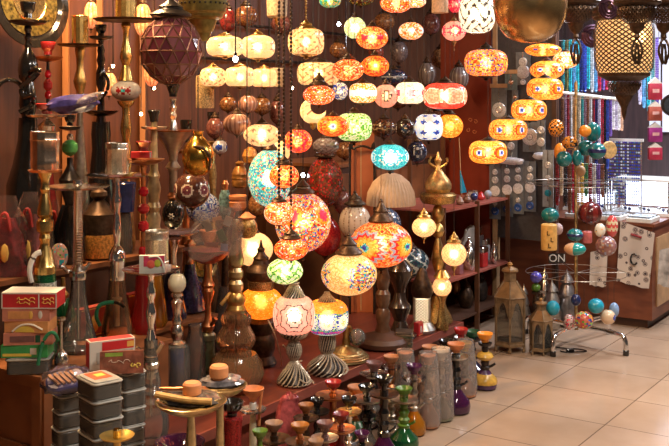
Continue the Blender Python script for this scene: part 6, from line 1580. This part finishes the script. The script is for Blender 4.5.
# floor pots behind the stand
for px, d, hw, h, k, m_, lab in ((552, 6.62, 9, 50, 'pot', pewter, 'tall pewter lidded pot on the floor behind the small lantern'), (567, 6.7, 10, 58, 'pot', pbr('grey_pew', (.28, .25, .24), .35, .9), 'grey tiered lidded pot on the floor behind the stand pole'), (545, 6.9, 7, 54, 'pot', silver, 'bright silver lidded pot behind the tall pewter pot'), (524, 6.66, 6, 44, 'pot', pewter, 'slim pewter pot standing just behind the two lanterns')):
    s = d / F; c = at(px, 0, d)
    t = thing('lidded_pot', lab, 'pot', (c.x, c.y, .001), 0, 'pots on the floor')
    X, H = hw * s, h * s
    MB().lathe([(X * .7, 0), (X, H * .15), (X * 1.05, H * .35), (X * .75, H * .5), (X * .9, H * .55), (X * .6, H * .7), (X * .35, H * .76)], 18).build('pot', m_, t)
    MB().lathe([(X * .7, H * .765), (X * .5, H * .85), (X * .15, H * .92), (.001, H)], 14).build('lid', m_, t)
hk(536, 6.5, 0, 'dark candlestick with a cup standing between the two wooden lanterns', [('stick', bronze, [(2000, 7), (1997, 7.5), (1992, 3), (1975, 2), (1970, 4), (1962, 2), (294.5, 2.4), (293, 4.6), (292, 4.8)])], name='candlestick', cat='candlestick', group='pots on the floor')
for px, py, r, m_, lab in ((536, 277.2, 5.9, pbr('eye_ball', (.12, .1, .55), .2, 0, .3, coat=.4), 'shiny violet-blue glass ball resting on the small green ball'), (536, 287.7, 4.5, greenc, 'small green glass ball standing on the dark candlestick')):
    d = 6.5; c = at(px, py, d); s = d / F
    t = thing('glass_ball', lab, 'ball', c, 0, 'glass balls on the candlestick')
    MB().ball((0, 0, 0), r * s, 18).build('ball', m_, t)
# standing lanterns on the floor
lw = pbr('lantern_wood', (.27, .175, .09), .5, .2, .45, 30, .2)
def lantern(px, d, hw, ytop, label, rz):
    s = d / F; yb = ysup(d, 0); c = at(px, 0, d)
    t = thing('floor_lantern', label, 'lantern', (c.x, c.y, .001), rz, 'standing lanterns on the floor')
    R_ = hw * s; H = (yb - ytop) * s; n = 6
    hexa = lambda r, o=0: [(r * math.cos(2 * PI * i / n + o), r * math.sin(2 * PI * i / n + o)) for i in range(n)]
    zb, zt = H * .10, H * .60
    MB().prism(hexa(R_), zb * .6, zb, .004).build('base', lw, t, ang=20)
    for i, (x, y) in enumerate(hexa(R_ * .93)):
        MB().lathe([(R_ * .06, 0), (R_ * .11, zb * .2), (R_ * .08, zb * .5), (R_ * .06, zb * .6)], 10, (x, y, 0)).build('foot', lw, t)
        m = MB(); m.box((x, y, (zb + zt) / 2), (R_ * .12, R_ * .12, zt - zb), Matrix.Rotation(2 * PI * i / n, 3, 'Z')); m.build('post', lw, t)
    # arched panels: frame with an ogee opening
    for i in range(n):
        a, b = Vector((*hexa(R_ * .93)[i], 0)), Vector((*hexa(R_ * .93)[(i + 1) % n], 0))
        L = (b - a).length; e = (b - a).normalized(); nr = Vector((e.y, -e.x, 0))
        m = MB(); K = 12; top = zt; A = []; B = []
        for k in range(K + 1):
            f_ = k / K; x = .08 + .84 * f_; q = abs(2 * f_ - 1)
            z = zb + (zt - zb) * (.93 - .30 * q ** 1.5 - (.06 if q > .55 else 0))
            A.append(a + e * (L * x) + Vector((0, 0, z))); B.append(a + e * (L * x) + Vector((0, 0, zt)))
        vs = []
        for off in (.004, -.004):
            vs += [p + nr * off for p in A] + [p + nr * off for p in B]
        N = K + 1; fs = []
        for k in range(K):
            fs.append((k, k + 1, N + k + 1, N + k)); fs.append((2 * N + k + 1, 2 * N + k, 3 * N + k, 3 * N + k + 1)); fs.append((k, 2 * N + k, 2 * N + k + 1, k + 1))
        m.add(vs, fs); m.build('arch_panel', lw, t, ang=25)
        m = MB(); m.box(tuple((a + b) / 2 + Vector((0, 0, zb + R_ * .06))), (L * .80, .008, R_ * .12), Matrix.Rotation(math.atan2(e.y, e.x), 3, 'Z')); m.build('sill', lw, t)
        m = MB(); w = L * .80; m.box(tuple((a + b) / 2 * .975 + Vector((0, 0, (zb + zt) / 2))), (w, .002, zt - zb), Matrix.Rotation(math.atan2(e.y, e.x), 3, 'Z')); m.build('pane', glass('lantern_pane', (.8, .78, .72), .06), t)
    MB().prism(hexa(R_ * 1.06), zt, zt + H * .02, .003).build('cornice', lw, t, ang=20)
    m = MB(); m.lathe([(R_ * 1.02, zt + H * .02), (R_ * .42, H * .78)], n); m.build('roof', pbr('lantern_roof', (.30, .16, .06), .42, .4, .4, 20), t, ang=20)
    for i in range(n):
        p = [Vector((R_ * 1.02 * math.cos(2 * PI * i / n), R_ * 1.02 * math.sin(2 * PI * i / n), zt + H * .02)), Vector((R_ * .42 * math.cos(2 * PI * i / n), R_ * .42 * math.sin(2 * PI * i / n), H * .78))]
        MB().tube(p, R_ * .045, 6, False).build('roof_rib', lw, t)
    m = MB(); m.lathe([(R_ * .40, H * .78), (R_ * .40, H * .88)], n); m.build('neck', lw, t, ang=20)
    m = MB(); m.lathe([(R_ * .40, H * .88), (R_ * .56, H * .90), (R_ * .50, H * .92), (R_ * .2, H * .945)], n); m.build('crown', pbr('lantern_roof', (.30, .16, .06)), t, ang=20)
    MB().lathe([(R_ * .14, H * .945), (R_ * .10, H * .955), (R_ * .17, H * .97), (R_ * .12, H * .99), (.001, H)], 12).build('finial', pbr('orange_wood', (.5, .24, .06), .4), t)
lantern(510, 6.08, 17, 262, 'taller wooden six-sided lantern with arched glass panes on the floor', .35)
lantern(541, 6.0, 12, 298, 'shorter wooden six-sided lantern standing right of the taller one', .55)
# black cable by the stand
t = thing('cable', 'black cable and plug lying on the floor under the stand', 'cable', at(570, 352, 6.03).xy.to_3d() + Vector((0, 0, .006)))
MB().tube([(-.08, .1, 0), (0, .06, 0), (.06, .05, 0), (.10, .0, 0), (.04, -.02, 0), (-.03, -.03, 0), (-.06, 0, 0)], .004, 6).build('cord', black, t)
MB().prism(rrect(.05, .025, .008), -.004, .014, .004).build('plug', black, t)

# printed cloth bags hung on the counter's end
def cloth_mat():
    m, nt, out = nodes('ring_print')
    b = nt.nodes.new('ShaderNodeBsdfPrincipled'); b.inputs['Roughness'].default_value = .7
    tc = nt.nodes.new('ShaderNodeTexCoord'); vo = nt.nodes.new('ShaderNodeTexVoronoi'); vo.inputs['Scale'].default_value = 19
    mp = nt.nodes.new('ShaderNodeMapping'); mp.inputs['Scale'].default_value = (1, .02, 1)
    lk(nt, tc.outputs['Object'], mp.inputs[0]); lk(nt, mp.outputs[0], vo.inputs['Vector'])
    r = nt.nodes.new('ShaderNodeValToRGB'); r.color_ramp.interpolation = 'CONSTANT'
    e = r.color_ramp.elements; e[0].position = 0; e[0].color = (.45, .33, .28, 1); e[1].position = .12; e[1].color = (.06, .04, .05, 1)
    for p_, c_ in ((.22, (.62, .52, .45, 1)), (.27, (.10, .07, .07, 1)), (.33, (.66, .57, .50, 1))):
        q = e.new(p_); q.color = c_
    lk(nt, vo.outputs['Distance'], r.inputs[0]); lk(nt, r.outputs[0], b.inputs['Base Color']); lk(nt, b.outputs[0], out.inputs[0])
    return m
clm = cloth_mat()
def cloth(corners, u, label, slot=True, mat=None):
    """corners TL, TR, BR, BL in photo px on the plane u"""
    P_ = [at(x, y, DU(x, u)) for x, y in corners]
    o_ = (P_[0] + P_[1]) / 2
    t = thing('cloth_bag', label, 'cloth bag', o_, RF, 'cloths on the counter end')
    Ri = Matrix.Rotation(-RF, 3, 'Z'); Q = [Ri @ (p - o_) for p in P_]
    m = MB(); n = 14; vs = []; fs = []
    for side in (0, 1):
        for i in range(n + 1):
            for k in range(n + 1):
                a, b = i / n, k / n
                p = (Q[0] * (1 - a) + Q[1] * a) * (1 - b) + (Q[3] * (1 - a) + Q[2] * a) * b
                vs.append((p.x, p.y - .006 - .006 * math.sin(a * 9 + b * 3) * b + (.006 if side else 0) * 1.0 - .004, p.z + .004 * math.sin(a * 14) * b))
    N = (n + 1) ** 2
    for side in (0, 1):
        for i in range(n):
            for k in range(n):
                z = side * N + i * (n + 1) + k; q = (z, z + 1, z + n + 2, z + n + 1)
                fs.append(q if side == 0 else q[::-1])
    m.add(vs, fs); m.build('cloth', mat or clm, t)
    if slot:
        a = Q[0] * .5 + Q[1] * .5; b = Q[3] * .5 + Q[2] * .5; p = a * .86 + b * .14
        m = MB(); m.tube([(p.x - .035, p.y - .02, p.z + .005), (p.x + .035, p.y - .02, p.z - .012)], .009, 8, False); m.build('handle_slot', dred, t)
        p = a * .45 + b * .55
        m = MB(); m.tube([(p.x + .022 * math.cos(q), p.y - .022, p.z + .035 * math.sin(q)) for q in [.9 + i * .6 for i in range(9)]], .006, 6); m.build('crescent_print', black, t)
cloth([(621, 221), (655, 233), (649, 289), (617, 281)], 2.545, 'large pale cloth bag printed with dark rings on the counter end')
cloth([(591, 252), (608, 248), (606, 287), (590, 285)], 2.545, 'small pale cloth printed with dark rings left of the large cloth bag', False)
cloth([(660, 250), (676, 246), (676, 290), (658, 284)], 2.50, 'grey and black cloth bag at the right edge of the counter', False, pbr('grey_cloth', (.5, .48, .46), .8, 0, .6, 15))

# lit display cases and trays on the counter top
led = emit('led_panel', (.78, .85, 1), 8)
def case(u0, u1, v0, v1, h, label, panel):
    org = ((u0 + u1) / 2, (v0 + v1) / 2, .7011)
    t = thing('display_case', label, 'display case', uv(*org), ROT, 'lit cases on the counter')
    ubox(MB(), u0, u1, v0, v1, .702, .722, org).build('base', whitec, t)
    for u in (u0 + .006, u1 - .006):
        for v in (v0 + .006, v1 - .006): ubox(MB(), u - .006, u + .006, v - .006, v + .006, .722, .70 + h, org).build('post', silver, t)
    ubox(MB(), u0, u1, v0, v1, .70 + h, .715 + h, org).build('top', whitec, t)
    ubox(MB(), u1 - .03, u1 - .02, v0 + .02, v1 - .02, .74, .69 + h, org).build('led_panel', led, t)
    for i in range(9):
        v = v0 + .03 + (v1 - v0 - .06) * i / 8
        m = MB(); m.ball((u0 + .07 + (i % 3) * .05 - org[0], v - org[1], .735 - .7011), .013, 8); m.build('jewel', (navy, blueg, silver)[i % 3], t)
    m = MB(); ubox(m, u0 + .001, u0 + .003, v0 + .013, v1 - .013, .722, .70 + h, org); m.build('glass_front', glass('case_glass', (.96, .97, 1), .05), t)
case(3.0, 3.35, -.66 + .02, -.22, .24, 'white lit glass display case on the counter at the right edge', 0)
case(3.02, 3.3, -.18, .14, .13, 'smaller white lit glass case glowing behind the dark red ball', 0)
for i, (u, v, m_, lab) in enumerate(((2.68, -.55, pbr('tray_pale', (.55, .66, .74), .3, 0, .5, 60), 'pale blue jewellery tray at the front right corner of the counter'), (2.70, -.34, pbr('tray_white', (.62, .62, .66), .3, 0, .5, 60), 'white jewellery tray second from the counter corner'), (2.70, -.12, pbr('tray_lilac', (.5, .45, .62), .3, 0, .5, 60), 'lilac jewellery tray behind the stand'))):
    org = (u, v, .7011); t = thing('jewellery_tray', lab, 'tray', uv(*org), ROT, 'jewellery trays on the counter')
    MB().prism(rrect(.22, .17, .01), 0, .03, .003).build('tray', whitec, t)
    for k in range(5): MB().box((-.08 + k * .04, 0, .035), (.028, .14, .009)).build('card', m_ if k % 2 else cardm, t)
# jewellery rack with blue bead rows
d = 6.98; c = at(623, 0, d); s = d / F
t = thing('jewellery_rack', 'white topped rack hung with rows of blue and silver bead strings', 'rack', (c.x, c.y, .7011), RF)
H = (ysup(d, .70) - 141) * s; W = 34 * s
for x in (-W / 2, W / 2): MB().box((x, .03, H / 2 + .005), (.01, .01, H - .01)).build('post', silver, t)
MB().box((0, .03, .005), (W + .04, .09, .01)).build('base', silver, t)
MB().box((0, .03, H + .005), (W + .03, .02, .02)).build('top_bar', whitec, t)
cl = [(.02, .03, .30), (.5, .55, .62), (.04, .06, .42), (.10, .06, .30), (.3, .36, .45), (.02, .12, .30)]
for i in range(15):
    m = MB(); x = -W / 2 + .012 + (W - .024) * i / 14; n = 20; c1 = rnd.choice(cl)
    for k in range(n):
        q = rnd.choice(cl) if rnd.random() < .4 else c1
        m.ball((x, .012, H - .012 - (H * .85) * k / n), .0075, 6, q)
    m.build('bead_string', NECKM, t)
# hanging packets at the right edge
d = 6.5
for i, (y0, y1, lab) in enumerate(((77, 100, 'red packet with a white peaked top, topmost at the right edge'), (101, 121, 'rust red packet with a white peaked top, second in the column'), (122, 142, 'red and violet packet, third in the hanging column'), (142.5, 160, 'crimson packet with white fringe, lowest in the hanging column'))):
    c = at(655, y1, d); s = d / F
    t = thing('hanging_packet', lab, 'packet', c, .1, 'packets hanging at the right edge')
    W, H = 14 * s, (y1 - y0) * s
    MB().prism(rrect(W, .03, .006), .001, H * .72, .003).build('packet', pbr('pack%d' % i, ((.42, .03, .06), (.40, .09, .06), (.32, .03, .20), (.45, .03, .07))[i], .4), t)
    m = MB(); m.prism([(-W / 2, 0), (W / 2, 0), (0, H * .27)], -.012, .012, M=Matrix.Translation((0, 0, H * .721)) @ Matrix.Rotation(PI / 2, 4, 'X')); m.build('white_top', whitec, t)
    m = MB(); m.box((0, -.0158, H * .4), (W * .5, .001, H * .16)); m.build('print_band', pbr('print_rose', (.7, .4, .38), .5), t)
    MB().lathe([(.0015, H * .98), (.0015, (ZC - c.z) if i == 0 else H * 1.04)], 5).build('cord', whitecord, t)
c = at(672, 105, 6.3); s = 6.3 / F
t = thing('round_mirror', 'round dark framed mirror cut by the right picture edge', 'mirror', c, .1)
MB().lathe([(.001, .004), (9 * s, .004), (9.4 * s, .012), (11 * s, .012), (11 * s, -.008), (.001, -.008)], 30, axis=Vector((0, -1, 0))).build('frame', darkmetal, t)
MB().lathe([(.001, .006), (8.8 * s, .006), (8.8 * s, .007), (.001, .0071)], 30, axis=Vector((0, -1, 0))).build('glass', pbr('mirror_grey', (.3, .36, .42), .1, .9), t)
MB().lathe([(.0018, 11 * s), (.0018, ZC - c.z)], 6).build('cord', blackcord, t)
# bright strings of the next shop behind
for i, (px, col, lab) in enumerate(((655, (.75, .78, .9), 'pale lilac curtain strip behind the packets at the right edge'), (668, (.8, .82, .95), 'white curtain strip at the right picture edge'))):
    d = 8.1; c = at(px, 0, d); s = d / F
    t = thing('shop_banner', lab, 'banner', (c.x, c.y, 1.25), RF)
    MB().box((0, 0, .5), (11 * s, .006, 1.0)).build('cloth', pbr('banner%d' % i, col, .8, 0, .15, 12), t)
    MB().lathe([(.003, 1.0), (.003, ZC - 1.25)], 6).build('cord', whitecord, t)

# ============================================================ keep the water pipes clear of each other
def prof_of(o):
    k = o.scale[0]; Q = []
    for ch in o.children:
        if ch.name.startswith(('hose', 'valve', 'mouthpiece', 'downtube', 'cable', 'emblem', 'leaf_arm')): continue
        for v in ch.data.vertices: Q.append((math.hypot(v.co.x, v.co.y) * k, (v.co.z + ch.location.z) * k + o.location.z))
    bins = {}
    for r, z in Q: b = int(z / .02); bins[b] = max(bins.get(b, 0), r)
    ks = sorted(bins)
    for a, b in zip(ks, ks[1:]):
        for m_ in range(a + 1, b): bins[m_] = max(bins[a], bins[b]) if b - a < 3 else bins[a] + (bins[b] - bins[a]) * (m_ - a) / (b - a)
    return bins
PR = [prof_of(o) for o in PIPES]
def gap(i, j):
    a, b = PR[i], PR[j]; w = 0
    for k, r in a.items():
        if k in b: w = max(w, r + b[k])
    if w == 0: return 1
    d_ = PIPES[i].location.xy - PIPES[j].location.xy
    return d_.length - w - .004
nP = len(PIPES)
for it in range(60):
    moved = False
    for i in range(nP):
        for j in range(i + 1, nP):
            g_ = gap(i, j)
            if g_ < 0:
                a, b = PIPES[i], PIPES[j]
                far, near = (a, b) if a.location.y > b.location.y else (b, a)
                k = min(.01, -g_ * .5 + .001)
                for o, sg in ((far, 1), (near, -1)):
                    if abs(o.get('mv', 0) + sg * k) > .16 or (o['category'] == 'lamp'): continue
                    q = o.location.y; f_ = (q + sg * k) / q
                    o.location.x *= f_; o.location.y *= f_; o['mv'] = o.get('mv', 0) + sg * k
                moved = True
    if not moved: break
for o in PIPES:
    if 'mv' in o: del o['mv']

# ============================================================ LIGHT, CAMERA
def area(name, loc, size, sizey, power, col, rot=(0, 0, 0)):
    l = bpy.data.lights.new(name, 'AREA'); l.shape = 'RECTANGLE'; l.size = size; l.size_y = sizey; l.energy = power; l.color = col
    o = bpy.data.objects.new(name, l); o.location = loc; o.rotation_euler = rot; COL.objects.link(o); return o
area('corridor_lamp', (1.9, 4.2, 2.72), 1.2, .16, 68, (1, .88, .75), (0, 0, ROT))
area('corridor_lamp', (.7, 2.2, 2.72), 1.2, .16, 52, (1, .88, .74), (0, 0, ROT))
area('corridor_lamp', (3.2, 6.2, 2.72), 1.2, .16, 66, (.86, .90, 1), (0, 0, ROT))
area('shop_lamp', tuple(uv(-1.0, .80, 2.7)), .4, .15, 85, (1, .60, .27), (0, 0, ROT))  # added unseen fill light, warms the left wall and pipes
area('shop_lamp', tuple(uv(-1.75, .35, 2.7)), .3, .15, 30, (1, .68, .38), (0, 0, ROT))  # second added fill over the left corner, no fitting in view
area('shop_lamp', tuple(uv(.4, .9, 2.7)), .4, .15, 10, (1, .66, .36), (0, 0, ROT))  # weak added fill above the platform, source unseen
area('shop_lamp', tuple(uv(2.6, -.6, 2.7)), .8, .4, 60, (.82, .88, 1), (0, 0, ROT))  # added cool fill to brighten the amulets and jewellery, source unseen
w = bpy.data.worlds.new('world'); w.use_nodes = True; S.world = w
bg = w.node_tree.nodes['Background']; bg.inputs[0].default_value = (1, .86, .72, 1); bg.inputs[1].default_value = .05
cam = bpy.data.cameras.new('camera'); co = bpy.data.objects.new('camera', cam); COL.objects.link(co)
cam.sensor_width = 36; cam.lens = F / 669 * 36; cam.shift_y = -(223 - HY) / 669
co.location = (0, 0, CH); co.rotation_euler = (PI / 2, 0, 0); cam.clip_end = 60
S.camera = co
S.view_settings.view_transform = 'Standard'; S.view_settings.look = 'None'; S.view_settings.gamma = 1; S.view_settings.use_curve_mapping = False
S.view_settings.exposure = 0.06
S.cycles.max_bounces = 10; S.cycles.transparent_max_bounces = 16; S.cycles.caustics_reflective = False; S.cycles.caustics_refractive = False
S.cycles.sample_clamp_indirect = 4.0
